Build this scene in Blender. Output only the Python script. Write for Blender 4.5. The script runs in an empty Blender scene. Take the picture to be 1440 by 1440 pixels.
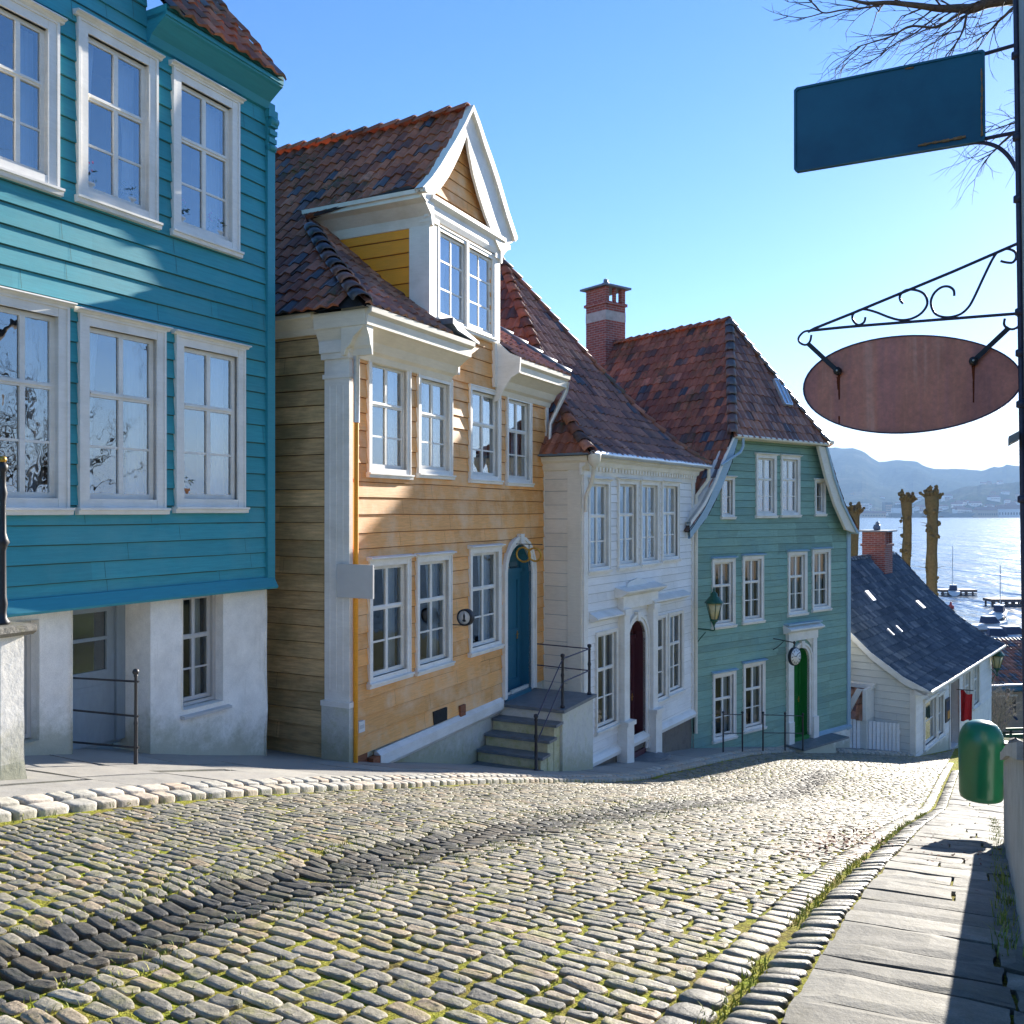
HAZE = 0.00013; SKYSAT = 1.22; SKYSTR = .078; SUNSTR = 5.0; EXPO = 1.75
import bpy, bmesh, math, random
from mathutils import Vector, Matrix, noise
random.seed(7)
R = math.radians
sin, cos, pi = math.sin, math.cos, math.pi
sc = bpy.context.scene
col = sc.collection
FPX = 1255.0
SUN_AZ, SUN_EL = 35.5, 17.0

# ---------------------------------------------------------------- materials
def new_mat(name):
    m = bpy.data.materials.new(name); m.use_nodes = True
    nt = m.node_tree
    return m, nt, nt.nodes, nt.links, nt.nodes['Principled BSDF']

def mixrgb(N, L, mode, fac, a, b):
    n = N.new('ShaderNodeMix'); n.data_type = 'RGBA'; n.blend_type = mode; n.clamp_factor = True
    for sock, v in ((n.inputs[0], fac), (n.inputs[6], a), (n.inputs[7], b)):
        if hasattr(v, 'node'): L.new(v, sock)
        elif isinstance(v, (tuple, list)): sock.default_value = (*v[:3], 1)
        else: sock.default_value = v
    return n.outputs[2]

def noise_n(N, L, scale, detail=4, rough=.6, stretch=None, coord=None, dist=0):
    n = N.new('ShaderNodeTexNoise'); n.inputs['Scale'].default_value = scale
    n.inputs['Detail'].default_value = detail; n.inputs['Roughness'].default_value = rough
    n.inputs['Distortion'].default_value = dist
    c = coord
    if c is None:
        g = N.new('ShaderNodeNewGeometry'); c = g.outputs['Position']
    if stretch:
        mp = N.new('ShaderNodeMapping'); mp.inputs['Scale'].default_value = stretch
        L.new(c, mp.inputs[0]); c = mp.outputs[0]
    L.new(c, n.inputs['Vector'])
    return n.outputs['Fac']

def ramp(N, L, fac, stops, interp='LINEAR'):
    r = N.new('ShaderNodeValToRGB'); r.color_ramp.interpolation = interp
    el = r.color_ramp.elements
    while len(el) < len(stops): el.new(.5)
    for e, (p, c) in zip(el, stops):
        e.position = p; e.color = (*c[:3], 1) if isinstance(c, (tuple, list)) else (c, c, c, 1)
    L.new(fac, r.inputs[0]); return r.outputs[0]

def attr_rnd(N):
    a = N.new('ShaderNodeAttribute'); a.attribute_name = 'rnd'; return a.outputs['Fac']

def bump(N, L, P, h, strength=.3, dist=.01):
    b = N.new('ShaderNodeBump'); b.inputs['Strength'].default_value = strength; b.inputs['Distance'].default_value = dist
    L.new(h, b.inputs['Height']); L.new(b.outputs[0], P.inputs['Normal'])

def paint(name, c, rough=.5, var=.12, dirt=None, dirtamt=.35, grain=(8, 8, 60), rndvar=.12, bstr=.25, dscale=1.2, spec=.4):
    m, nt, N, L, P = new_mat(name)
    n1 = noise_n(N, L, 1.0, 5, .65, grain)
    n2 = noise_n(N, L, dscale, 5, .6)
    lo = tuple(x * (1 - var) for x in c); hi = tuple(min(1, x * (1 + var)) for x in c)
    base = ramp(N, L, n1, [(.3, lo), (.7, hi)])
    rn = ramp(N, L, attr_rnd(N), [(0, 1 - rndvar), (1, 1 + rndvar * .4)])
    base = mixrgb(N, L, 'MULTIPLY', 1, base, rn)
    if dirt:
        f = ramp(N, L, n2, [(.45, 0), (.75, dirtamt)])
        base = mixrgb(N, L, 'MIX', f, base, dirt)
    L.new(base, P.inputs['Base Color']); P.inputs['Roughness'].default_value = rough
    P.inputs['Specular IOR Level'].default_value = spec
    bump(N, L, P, n1, bstr, .004)
    return m

def flat(name, c, rough=.5, metal=0, spec=.5, var=.1, scale=20, bstr=.1):
    m, nt, N, L, P = new_mat(name)
    n1 = noise_n(N, L, scale, 4, .6)
    base = ramp(N, L, n1, [(.3, tuple(x * (1 - var) for x in c)), (.7, tuple(min(1, x * (1 + var)) for x in c))])
    L.new(base, P.inputs['Base Color']); P.inputs['Roughness'].default_value = rough
    P.inputs['Metallic'].default_value = metal; P.inputs['Specular IOR Level'].default_value = spec
    bump(N, L, P, n1, bstr, .003)
    return m

def tile_mat(name, stops, moss=.3, rough=.55, spec=.4, mossc=(.05, .065, .015)):
    m, nt, N, L, P = new_mat(name)
    base = ramp(N, L, attr_rnd(N), stops, 'LINEAR')
    n1 = noise_n(N, L, 9, 5, .7)
    base = mixrgb(N, L, 'MULTIPLY', .8, base, ramp(N, L, n1, [(.25, .55), (.7, 1.15)]))
    base = mixrgb(N, L, 'MULTIPLY', 1, base, ramp(N, L, noise_n(N, L, .55, 5, .7), [(.32, .6), (.65, 1.12)]))
    n2 = noise_n(N, L, .9, 6, .75)
    n3 = noise_n(N, L, 14, 4, .7)
    f = mixrgb(N, L, 'MULTIPLY', 1, ramp(N, L, n2, [(.5, 0), (.64, 1)]), ramp(N, L, n3, [(.42, 0), (.55, moss * 2)]))
    base = mixrgb(N, L, 'MIX', f, base, mossc)
    f2 = ramp(N, L, noise_n(N, L, 30, 3, .7), [(.66, 0), (.74, .55)])
    base = mixrgb(N, L, 'MIX', f2, base, (.32, .30, .26))
    L.new(base, P.inputs['Base Color']); P.inputs['Roughness'].default_value = rough
    P.inputs['Specular IOR Level'].default_value = spec
    bump(N, L, P, n1, .4, .01)
    return m

def stone_mat(name, stops, rough=.5, spec=.5, moss=None, dark=.6, nscale=18, mamt=.6):
    m, nt, N, L, P = new_mat(name)
    base = ramp(N, L, attr_rnd(N), stops)
    n1 = noise_n(N, L, nscale, 6, .7)
    base = mixrgb(N, L, 'MULTIPLY', .9, base, ramp(N, L, n1, [(.28, dark), (.7, 1.18)]))
    n4 = noise_n(N, L, 140, 3, .7)
    base = mixrgb(N, L, 'MULTIPLY', .7, base, ramp(N, L, n4, [(.3, .75), (.7, 1.2)]))
    if moss:
        n2 = noise_n(N, L, 5, 5, .75)
        base = mixrgb(N, L, 'MIX', ramp(N, L, n2, [(.5, 0), (.72, mamt)]), base, moss)
    if 'plaster' in name:              # splash dirt and moss with a ragged upper edge near the foot of the wall
        gh = N.new('ShaderNodeAttribute'); gh.attribute_name = 'gh'
        nn = noise_n(N, L, 4.5, 6, .75)
        ma = N.new('ShaderNodeMath'); ma.operation = 'MULTIPLY_ADD'; L.new(nn, ma.inputs[0]); ma.inputs[1].default_value = -1.0; L.new(gh.outputs['Fac'], ma.inputs[2])
        ad = N.new('ShaderNodeMath'); ad.operation = 'ADD'; L.new(ma.outputs[0], ad.inputs[0]); ad.inputs[1].default_value = .35
        base = mixrgb(N, L, 'MIX', ramp(N, L, ad.outputs[0], [(0, .6), (.4, 0)]), base, (.27, .265, .13))
        n9 = noise_n(N, L, 1, 5, .7, (9, 9, .8))
        base = mixrgb(N, L, 'MIX', ramp(N, L, n9, [(.6, 0), (.75, .35)]), base, (.52, .50, .42))
    L.new(base, P.inputs['Base Color']); P.inputs['Specular IOR Level'].default_value = spec
    L.new(ramp(N, L, n1, [(.3, rough - .1), (.7, rough + .12)]), P.inputs['Roughness'])
    bump(N, L, P, n1, .8, .014)
    return m

M = {}
M['white'] = paint('white_paint', (.82, .79, .73), .45, .05, (.42, .38, .28), .35, (6, 6, 40), .05, .3, 2.5)
M['whitewood'] = paint('white_clapboard', (.82, .81, .79), .5, .06, (.50, .46, .38), .35, (3, 3, 40), .08)
M['cream'] = paint('cream_paint', (.78, .72, .60), .5, .06, (.40, .36, .26), .3, (6, 6, 40), .06)
M['teal'] = paint('teal_paint', (.035, .295, .35), .6, .12, (.12, .35, .37), .5, (3, 3, 50), .14)
M['tealdark'] = paint('teal_trim', (.03, .265, .33), .45, .08, None, 0, (3, 3, 50), .05)
M['ochre'] = paint('ochre_paint', (.80, .385, .115), .6, .16, (.80, .54, .31), .95, (4, 4, 70), .16, .5, 2.2)
M['ochreyel'] = paint('ochre_strong', (.90, .345, .015), .55, .08, (.45, .22, .04), .3, (4, 4, 60), .08)
M['weather'] = paint('weathered_ochre', (.62, .42, .20), .75, .3, (.19, .18, .08), .8, (3, 3, 30), .3, .6, 1.3)
M['green'] = paint('sage_clapboard', (.22, .37, .29), .65, .16, (.11, .30, .33), .5, (3, 3, 40), .22, .4, .8)
M['lightblue'] = paint('light_blue_trim', (.32, .46, .55), .5, .08, None, 0, (5, 5, 40), .05)
M['g_teal'] = flat('groove_shade_dirt_teal', (.035, .10, .085), .8)  # groove colours: shadow under the board laps painted in, with grime; also butt joints
M['g_ochre'] = flat('groove_shade_dirt_ochre', (.20, .085, .02), .8)
M['g_green'] = flat('groove_shade_dirt_green', (.05, .11, .10), .8)
M['g_white'] = flat('groove_shade_dirt_white', (.36, .37, .37), .8)
M['g_weather'] = flat('groove_shade_dirt_grey', (.07, .055, .03), .9)
M['pale'] = paint('pale_clapboard', (.66, .66, .60), .5, .05, (.45, .43, .35), .2, (3, 3, 40), .06)
M['bluedoor'] = paint('blue_door', (.025, .14, .21), .35, .1, None, 0, (20, 20, 6), .05)
M['greydoor'] = paint('grey_blue_door', (.27, .33, .38), .45, .08, (.2, .24, .25), .3, (20, 20, 6), .05)
M['reddoor'] = paint('wine_door', (.085, .025, .035), .35, .12, None, 0, (20, 20, 6), .05)
M['greendoor'] = paint('green_door', (.01, .17, .03), .35, .1, None, 0, (20, 20, 6), .05)
M['rustwood'] = paint('bare_reddish_wood', (.30, .10, .04), .7, .3, (.08, .04, .02), .5, (10, 10, 40), .2)
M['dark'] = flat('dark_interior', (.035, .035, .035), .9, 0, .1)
M['room'] = flat('room_wall', (.13, .13, .125), .9, 0, .1, .25, 1.5)
M['iron'] = flat('black_iron', (.018, .019, .024), .5, .0, .5, .3, 40, .3)
M['ironblue'] = flat('blued_iron', (.055, .05, .085), .5, .2, .5, .2, 40, .3)
M['gold'] = flat('gold_paint', (.55, .30, .05), .35, .6, .5)
M['lampgreen'] = flat('lamp_green', (.012, .085, .045), .35, .1, .5)
M['lampglass'] = flat('lamp_glass', (.62, .52, .27), .25, 0, .5, .08)
M['zinc'] = flat('gutter_metal', (.62, .62, .62), .3, .5, .5, .12, 12)
M['lead'] = flat('lead_flashing', (.13, .17, .21), .5, .2, .5)
M['slate'] = flat('slate_slab', (.14, .16, .175), .5, 0, .5, .2, 8, .3)
M['binc'] = flat('bin_green', (.004, .125, .055), .28, 0, .6, .1, 6, .1)
M['binlime'] = flat('bin_edge_light', (.05, .6, .05), .4)
M['red'] = flat('red_cloth', (.65, .012, .015), .7)
M['skin'] = flat('skin', (.5, .32, .24), .6)
M['jacket'] = flat('tan_jacket', (.30, .20, .08), .8)
M['jeans'] = flat('dark_blue_trousers', (.02, .035, .08), .8)
M['hair'] = flat('dark_hair', (.02, .015, .012), .7)
M['terracotta'] = flat('terracotta', (.5, .19, .08), .7)
M['potw'] = flat('white_pot', (.7, .68, .66), .4)
M['leafg'] = flat('pot_leaves', (.03, .09, .03), .6)
M['pinkf'] = flat('pink_flowers', (.6, .12, .25), .6)
M['leafr'] = flat('dry_leaves', (.16, .045, .02), .8, 0, .2, .4, 60)
M['paper'] = flat('white_face', (.75, .74, .7), .5, 0, .4, .03)
M['boardgrey'] = paint('grey_board', (.56, .55, .53), .5, .04, (.45, .44, .42), .3, (6, 6, 10), .02)
M['postgrey'] = paint('grey_timber', (.30, .31, .30), .7, .15, (.2, .2, .18), .4, (6, 6, 3), .1)
M['bark'] = stone_mat('bark', [(0, (.085, .06, .045)), (1, (.12, .09, .07))], .8, .2, None, .5, 14)
M['polbark'] = stone_mat('pollard_bark', [(0, (.17, .115, .05)), (1, (.24, .165, .07))], .85, .2, (.10, .10, .03), .4, 9)
M['hull'] = flat('white_hull', (.75, .76, .78), .25)
M['ship'] = flat('dark_hull', (.03, .06, .08), .5)
M['fort'] = flat('pier_timber', (.14, .09, .08), .8)
M['redb'] = flat('buoy_red', (.6, .04, .02), .4)
M['curtain'] = flat('white_curtain', (.52, .55, .62), .8, 0, .1, .04)
M['brickroof'] = flat('far_roof', (.22, .09, .07), .8)
M['farwall'] = flat('far_wall', (.68, .66, .62), .8)
M['farwall2'] = flat('far_wall_tan', (.42, .30, .2), .8)
M['tilemat'] = tile_mat('red_clay_tile', [(0, (.09, .065, .06)), (.12, (.17, .07, .05)), (.32, (.33, .105, .055)), (.65, (.41, .135, .065)), (.88, (.49, .165, .08)), (1, (.57, .23, .14))], .38)
M['tilewarm'] = tile_mat('sunlit_clay_tile', [(0, (.17, .08, .06)), (.4, (.33, .14, .085)), (.8, (.43, .19, .11)), (1, (.50, .25, .16))], .15, .42, .6)  # front hip tiles: grazing sun lightened into the colour
M['tiledark'] = tile_mat('dark_glazed_tile', [(0, (.04, .045, .06)), (.5, (.085, .08, .09)), (.85, (.15, .085, .07)), (1, (.25, .12, .08))], .1, .3, .7)
M['tileblack'] = tile_mat('blue_black_tile', [(0, (.05, .065, .085)), (.5, (.085, .11, .14)), (.8, (.12, .145, .17)), (1, (.22, .24, .25))], .05, .36, .6)
M['plaster'] = stone_mat('white_plaster', [(0, (.83, .80, .74)), (1, (.86, .83, .76))], .8, .2, None, .86, 3)
M['plasteryel'] = stone_mat('stained_plaster', [(0, (.62, .62, .56)), (1, (.66, .65, .58))], .8, .2, (.30, .32, .14), .75, 5)
M['wallgrey'] = stone_mat('grey_render', [(0, (.40, .40, .38)), (1, (.44, .43, .41))], .85, .2, (.26, .25, .2), .8, 6)
M['stonebase'] = stone_mat('plinth_stone', [(0, (.16, .14, .12)), (1, (.26, .22, .18))], .8, .3, (.08, .09, .04), .5, 5)
M['concwood'] = stone_mat('mossy_riser', [(0, (.56, .54, .33)), (1, (.62, .58, .38))], .8, .2, (.22, .24, .04), .6, 10, .9)
M['cobble'] = stone_mat('cobble_granite', [(0, (.17, .16, .14)), (.25, (.25, .235, .20)), (.5, (.31, .28, .22)), (.7, (.355, .32, .245)), (.86, (.37, .28, .19)), (1, (.46, .42, .34))], .58, .35, (.24, .23, .06), .5, 24, .75)
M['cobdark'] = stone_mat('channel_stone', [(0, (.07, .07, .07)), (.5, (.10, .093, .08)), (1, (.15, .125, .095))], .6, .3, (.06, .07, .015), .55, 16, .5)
M['kerb'] = stone_mat('kerb_stone', [(0, (.38, .37, .34)), (.5, (.47, .44, .37)), (.8, (.49, .39, .30)), (1, (.56, .52, .45))], .7, .25, (.3, .26, .16), .7, 14, .25)
M['slab'] = stone_mat('granite_slab', [(0, (.17, .165, .15)), (.5, (.235, .225, .20)), (1, (.31, .295, .26))], .75, .15, (.12, .11, .075), .5, 7, .6)
M['flag'] = stone_mat('flagstone', [(0, (.27, .26, .24)), (.5, (.33, .31, .28)), (1, (.38, .36, .32))], .65, .4, (.22, .20, .15), .8, 5, .3)
M['raised'] = stone_mat('raised_gutter_stone', [(0, (.15, .14, .12)), (1, (.27, .25, .20))], .55, .5, (.18, .17, .05), .5, 16, .6)

def soil_mat():
    m, nt, N, L, P = new_mat('mossy_soil')
    n1 = noise_n(N, L, 3.2, 6, .7); n2 = noise_n(N, L, 60, 4, .7)
    c = ramp(N, L, n1, [(.30, (.13, .10, .045)), (.43, (.30, .26, .06)), (.55, (.36, .36, .05)), (.68, (.24, .31, .03))])
    c = mixrgb(N, L, 'MULTIPLY', .9, c, ramp(N, L, n2, [(.3, .3), (.7, 1.6)]))
    L.new(c, P.inputs['Base Color']); P.inputs['Roughness'].default_value = .95; P.inputs['Specular IOR Level'].default_value = .1
    bump(N, L, P, n2, 1, .05); return m
M['soil'] = soil_mat()

def land_mat():
    m, nt, N, L, P = new_mat('grass_land')
    n1 = noise_n(N, L, .5, 6, .7); n2 = noise_n(N, L, 25, 4, .7)
    c = ramp(N, L, n1, [(.35, (.06, .055, .04)), (.5, (.07, .085, .03)), (.7, (.10, .125, .04))])
    c = mixrgb(N, L, 'MULTIPLY', .9, c, ramp(N, L, n2, [(.3, .5), (.7, 1.4)]))
    L.new(c, P.inputs['Base Color']); P.inputs['Roughness'].default_value = .95; P.inputs['Specular IOR Level'].default_value = .1
    bump(N, L, P, n2, 1, .05); return m
M['land'] = land_mat()

def grass_mat():
    m, nt, N, L, P = new_mat('grass_blade')
    c = ramp(N, L, attr_rnd(N), [(0, (.13, .19, .02)), (.5, (.26, .30, .03)), (1, (.38, .34, .07))])
    L.new(c, P.inputs['Base Color']); P.inputs['Roughness'].default_value = .7
    return m
M['grass'] = grass_mat()

def hill_mat():
    m, nt, N, L, P = new_mat('forest_hill')
    n1 = noise_n(N, L, .004, 8, .7); n2 = noise_n(N, L, .03, 4, .7)
    c = ramp(N, L, n1, [(.35, (.03, .045, .03)), (.55, (.055, .065, .04)), (.7, (.12, .11, .08))])
    c = mixrgb(N, L, 'MULTIPLY', .9, c, ramp(N, L, n2, [(.3, .5), (.7, 1.5)]))
    L.new(c, P.inputs['Base Color']); P.inputs['Roughness'].default_value = 1; P.inputs['Specular IOR Level'].default_value = 0
    return m
M['hill'] = hill_mat()

def water_mat():
    m, nt, N, L, P = new_mat('fjord_water')
    P.inputs['Base Color'].default_value = (.02, .055, .09, 1); P.inputs['Roughness'].default_value = .16
    P.inputs['IOR'].default_value = 1.33
    n1 = noise_n(N, L, .22, 3, .6, (1, .35, 1)); n2 = noise_n(N, L, .035, 3, .6, (1, .35, 1))
    a = N.new('ShaderNodeMath'); a.operation = 'MULTIPLY_ADD'; L.new(n2, a.inputs[0]); a.inputs[1].default_value = 4; L.new(n1, a.inputs[2])
    bump(N, L, P, a.outputs[0], .7, 1.6); return m
M['water'] = water_mat()

def glass_mat(name='window_glass', tint=(.86, .93, .95), base=.22, k=1.6):
    m, nt, N, L, P = new_mat(name)
    N.remove(P); out = N['Material Output']
    tr = N.new('ShaderNodeBsdfTransparent'); tr.inputs[0].default_value = (*tint, 1)
    gl = N.new('ShaderNodeBsdfGlossy'); gl.inputs['Roughness'].default_value = .01; gl.inputs[0].default_value = (.95, .98, 1, 1)
    fr = N.new('ShaderNodeFresnel'); fr.inputs[0].default_value = 1.5
    ma = N.new('ShaderNodeMath'); ma.operation = 'MULTIPLY_ADD'; ma.use_clamp = True
    L.new(fr.outputs[0], ma.inputs[0]); ma.inputs[1].default_value = k; ma.inputs[2].default_value = base
    mx = N.new('ShaderNodeMixShader'); L.new(ma.outputs[0], mx.inputs[0]); L.new(tr.outputs[0], mx.inputs[1]); L.new(gl.outputs[0], mx.inputs[2])
    n = noise_n(N, L, 3.5, 2, .5)
    b = N.new('ShaderNodeBump'); b.inputs['Strength'].default_value = .16; b.inputs['Distance'].default_value = .012
    L.new(n, b.inputs['Height']); L.new(b.outputs[0], gl.inputs['Normal'])
    L.new(mx.outputs[0], out.inputs[0]); return m
M['glass'] = glass_mat()
M['glassdark'] = glass_mat('dim_window_glass', (.80, .86, .86), .03, .8)

def brick_mat():
    m, nt, N, L, P = new_mat('red_brick')
    tc = N.new('ShaderNodeTexCoord')
    def br():
        b = N.new('ShaderNodeTexBrick'); b.inputs['Scale'].default_value = 1.0
        b.inputs['Brick Width'].default_value = .24; b.inputs['Row Height'].default_value = .075; b.inputs['Mortar Size'].default_value = .012
        b.inputs['Color1'].default_value = (.33, .08, .055, 1); b.inputs['Color2'].default_value = (.22, .055, .045, 1); b.inputs['Mortar'].default_value = (.30, .22, .2, 1)
        return b
    at = N.new('ShaderNodeAttribute'); at.attribute_name = 'wallco'
    b = br(); L.new(at.outputs['Vector'], b.inputs['Vector'])
    n = noise_n(N, L, 6, 5, .7)
    c = mixrgb(N, L, 'MULTIPLY', .8, b.outputs['Color'], ramp(N, L, n, [(.3, .6), (.7, 1.2)]))
    L.new(c, P.inputs['Base Color']); P.inputs['Roughness'].default_value = .85
    bump(N, L, P, b.outputs['Fac'], -.5, .01); return m
M['brick'] = brick_mat()

def rust_mat():
    m, nt, N, L, P = new_mat('rusty_copper_sheet')
    at = N.new('ShaderNodeTexCoord')
    # vertical rusty runs on the sheet: wide streaks along the height
    n1 = noise_n(N, L, 1, 4, .6, (9, 9, .35)); n2 = noise_n(N, L, 1, 5, .7, (5, 5, 4)); n3 = noise_n(N, L, 60, 4, .7)
    c = ramp(N, L, n1, [(.34, (.52, .22, .19)), (.48, (.68, .26, .20)), (.58, (.76, .29, .19)), (.72, (.85, .46, .35))])
    c = mixrgb(N, L, 'MULTIPLY', .8, c, ramp(N, L, n2, [(.3, .65), (.7, 1.2)]))
    c = mixrgb(N, L, 'MULTIPLY', .6, c, ramp(N, L, n3, [(.3, .8), (.7, 1.2)]))
    L.new(c, P.inputs['Base Color']); P.inputs['Roughness'].default_value = .6; P.inputs['Metallic'].default_value = .15
    bump(N, L, P, n3, .3, .003); return m
M['rust'] = rust_mat()
M['ruststreak'] = flat('rust_run', (.16, .035, .012), .8, 0, .2, .4, 30)

def bluesign_mat():
    m, nt, N, L, P = new_mat('worn_blue_enamel')
    n1 = noise_n(N, L, 4, 5, .6); n2 = noise_n(N, L, 90, 3, .6)
    c = ramp(N, L, n1, [(.3, (.004, .10, .18)), (.7, (.012, .155, .25))])
    c = mixrgb(N, L, 'MIX', ramp(N, L, n2, [(.76, 0), (.79, .8)]), c, (.35, .45, .5))
    L.new(c, P.inputs['Base Color']); P.inputs['Roughness'].default_value = .5
    bump(N, L, P, n1, .1, .003); return m
M['bluesign'] = bluesign_mat()
M['peel'] = flat('peeled_edge', (.35, .2, .09), .7, 0, .3, .4, 120)
MATID = {k: i for i, k in enumerate(M)}

# ---------------------------------------------------------------- mesh builder
class MB:
    def __init__(s): s.v = []; s.f = []; s.m = []; s.r = []; s.sm = []
    def add(s, vs, fs, mat, rnd=None, smooth=False):
        o = len(s.v); s.v.extend(vs)
        for f in fs:
            s.f.append(tuple(o + i for i in f)); s.m.append(mat); s.r.append(random.random() if rnd is None else rnd); s.sm.append(smooth)
    def quad(s, a, b, c, d, mat, rnd=.5, smooth=False): s.add([a, b, c, d], [(0, 1, 2, 3)], mat, rnd, smooth)
    def build(s, name, parent=None, root=None, wallco=False):
        me = bpy.data.meshes.new(name)
        org = Vector((0, 0, 0))
        if root is not None: org = Vector(root)
        me.from_pydata([tuple(Vector(p) - org) for p in s.v], [], s.f)
        used = []
        for k in s.m:
            if k not in used: used.append(k)
        for k in used: me.materials.append(M[k])
        ix = {k: i for i, k in enumerate(used)}
        me.polygons.foreach_set('material_index', [ix[k] for k in s.m])
        me.polygons.foreach_set('use_smooth', s.sm)
        at = me.attributes.new('rnd', 'FLOAT', 'FACE'); at.data.foreach_set('value', s.r)
        if any(k.startswith('plaster') for k in used):
            at = me.attributes.new('gh', 'FLOAT', 'POINT'); at.data.foreach_set('value', [p[2] - G(p[0], p[1]) - .05 for p in s.v])
        me.update()
        if wallco:
            at = me.attributes.new('wallco', 'FLOAT_VECTOR', 'CORNER')
            for p in me.polygons:
                n = p.normal
                ax = Vector((-n.y, n.x, 0))
                ax = ax.normalized() if ax.length > .3 else Vector((1, 0, 0))
                for li in p.loop_indices:
                    co = me.vertices[me.loops[li].vertex_index].co
                    at.data[li].vector = (co.dot(ax), co.z, 0) if abs(n.z) < .8 else (co.x, co.y, 0)
        o = bpy.data.objects.new(name, me); col.objects.link(o)
        if parent is not None: o.parent = parent
        if root is not None and parent is None: o.location = org
        return o

def tag(o, label=None, cat=None, group=None, kind=None):
    if label: o['label'] = label
    if cat: o['category'] = cat
    if group: o['group'] = group
    if kind: o['kind'] = kind
    return o

class Thing:
    def __init__(s, name, loc, label, cat, group=None):
        s.o = bpy.data.objects.new(name, None); s.o.empty_display_size = .2; col.objects.link(s.o)
        s.loc = Vector(loc); s.o.location = s.loc
        tag(s.o, label, cat, group)
    def part(s, mb, name, parent=None, wallco=False, label=None):
        o = mb.build(name, parent or s.o, s.loc, wallco)
        if label: o['label'] = label
        return o

def copy_tree(o, loc, label, rz=None, scale=None):
    def cp(x, par):
        c = x.copy(); col.objects.link(c)
        if par is not None: c.parent = par
        for ch in [k for k in x.children]: cp(ch, c)
        return c
    c = cp(o, None); c.location = loc
    if rz is not None: c.rotation_euler.z = rz
    if scale is not None: c.scale = (scale,) * 3 if not hasattr(scale, '__len__') else scale
    if label: c['label'] = label
    return c

class Frame:
    """plane frame: s along D, n along outward normal N, z up"""
    def __init__(s, O, D, N): s.O = Vector((O[0], O[1], 0)); s.D = Vector((D[0], D[1], 0)).normalized(); s.N = Vector((N[0], N[1], 0)).normalized()
    def pt(s, a, z, n=0):
        p = s.O + s.D * a + s.N * n; p.z = z; return p
    def px(s, x, y, n=0):
        """photo pixel -> (s, z) on the plane at offset n"""
        rx, rz = (x - 720) / FPX, (720 - y) / FPX
        O = s.O + s.N * n; r = Vector((rx, 1, 0)); Np = s.N
        t = O.dot(Np) / r.dot(Np)
        P = r * t
        return (P - O).dot(s.D), rz * t
    def off(s, n, a=0): return Frame((s.O + s.N * n + s.D * a)[:2], s.D[:2], s.N[:2])
    def box(s, mb, s0, s1, z0, z1, n0, n1, mat, rnd=.5):
        P = [s.pt(a, z, n) for n in (n0, n1) for z in (z0, z1) for a in (s0, s1)]
        mb.add(P, [(0, 1, 3, 2), (4, 6, 7, 5), (0, 4, 5, 1), (2, 3, 7, 6), (0, 2, 6, 4), (1, 5, 7, 3)], mat, rnd)
    def extr(s, mb, s0, s1, prof, mat, rnd=.5, z_s1=0):
        """extrude a closed (n,z) profile from s0 to s1 (z_s1: drop at the far end)"""
        k = len(prof)
        P = [s.pt(s0, z, n) for n, z in prof] + [s.pt(s1, z + z_s1, n) for n, z in prof]
        F = [(i, (i + 1) % k, k + (i + 1) % k, k + i) for i in range(k)] + [tuple(range(k))[::-1], tuple(range(k, 2 * k))]
        mb.add(P, F, mat, rnd)
    def poly(s, mb, pts, n0, n1, mat, rnd=.5):
        """slab of an outline [(s,z)...] between n0 and n1"""
        k = len(pts)
        P = [s.pt(a, z, n0) for a, z in pts] + [s.pt(a, z, n1) for a, z in pts]
        F = [(i, (i + 1) % k, k + (i + 1) % k, k + i) for i in range(k)] + [tuple(range(k))[::-1], tuple(range(k, 2 * k))]
        mb.add(P, F, mat, rnd)

def frame_dir(O, deg):
    a = R(deg); return Frame(O, (sin(a), cos(a)), (cos(a), -sin(a)))

def tube(mb, pts, r, mat, k=8, rnd=.5, cap=True, smooth=True):
    pts = [Vector(p) for p in pts]; n = len(pts)
    rs = r if hasattr(r, '__len__') else [r] * n
    vs = []; up = None
    for i, p in enumerate(pts):
        d = (pts[min(i + 1, n - 1)] - pts[max(i - 1, 0)])
        d = d.normalized() if d.length > 1e-6 else Vector((0, 0, 1))
        if up is None: up = Vector((0, 0, 1)) if abs(d.z) < .9 else Vector((1, 0, 0))
        a = d.cross(up)
        if a.length < .05: a = d.cross(Vector((1, .3, 0)))
        a.normalize(); b = a.cross(d).normalized(); up = b
        for j in range(k):
            t = 2 * pi * j / k; vs.append(p + (a * cos(t) + b * sin(t)) * rs[i])
    fs = [(i * k + j, i * k + (j + 1) % k, (i + 1) * k + (j + 1) % k, (i + 1) * k + j) for i in range(n - 1) for j in range(k)]
    mb.add(vs, fs, mat, rnd, smooth)
    if cap: mb.add(vs[:k], [tuple(range(k))], mat, rnd); mb.add(vs[-k:], [tuple(range(k))[::-1]], mat, rnd)

def lathe(mb, c, prof, mat, k=16, axis=Vector((0, 0, 1)), rnd=.5, sx=1.0, sy=1.0):
    c = Vector(c); ax = axis.normalized()
    a = ax.cross(Vector((0, 0, 1)) if abs(ax.z) < .9 else Vector((1, 0, 0))).normalized(); b = ax.cross(a)
    vs = [c + ax * h + (a * cos(2 * pi * j / k) * sx + b * sin(2 * pi * j / k) * sy) * r for r, h in prof for j in range(k)]
    n = len(prof)
    fs = [(i * k + j, i * k + (j + 1) % k, (i + 1) * k + (j + 1) % k, (i + 1) * k + j) for i in range(n - 1) for j in range(k)]
    fs += [tuple(range(k))[::-1], tuple(range((n - 1) * k, n * k))]
    mb.add(vs, fs, mat, rnd, True)

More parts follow.
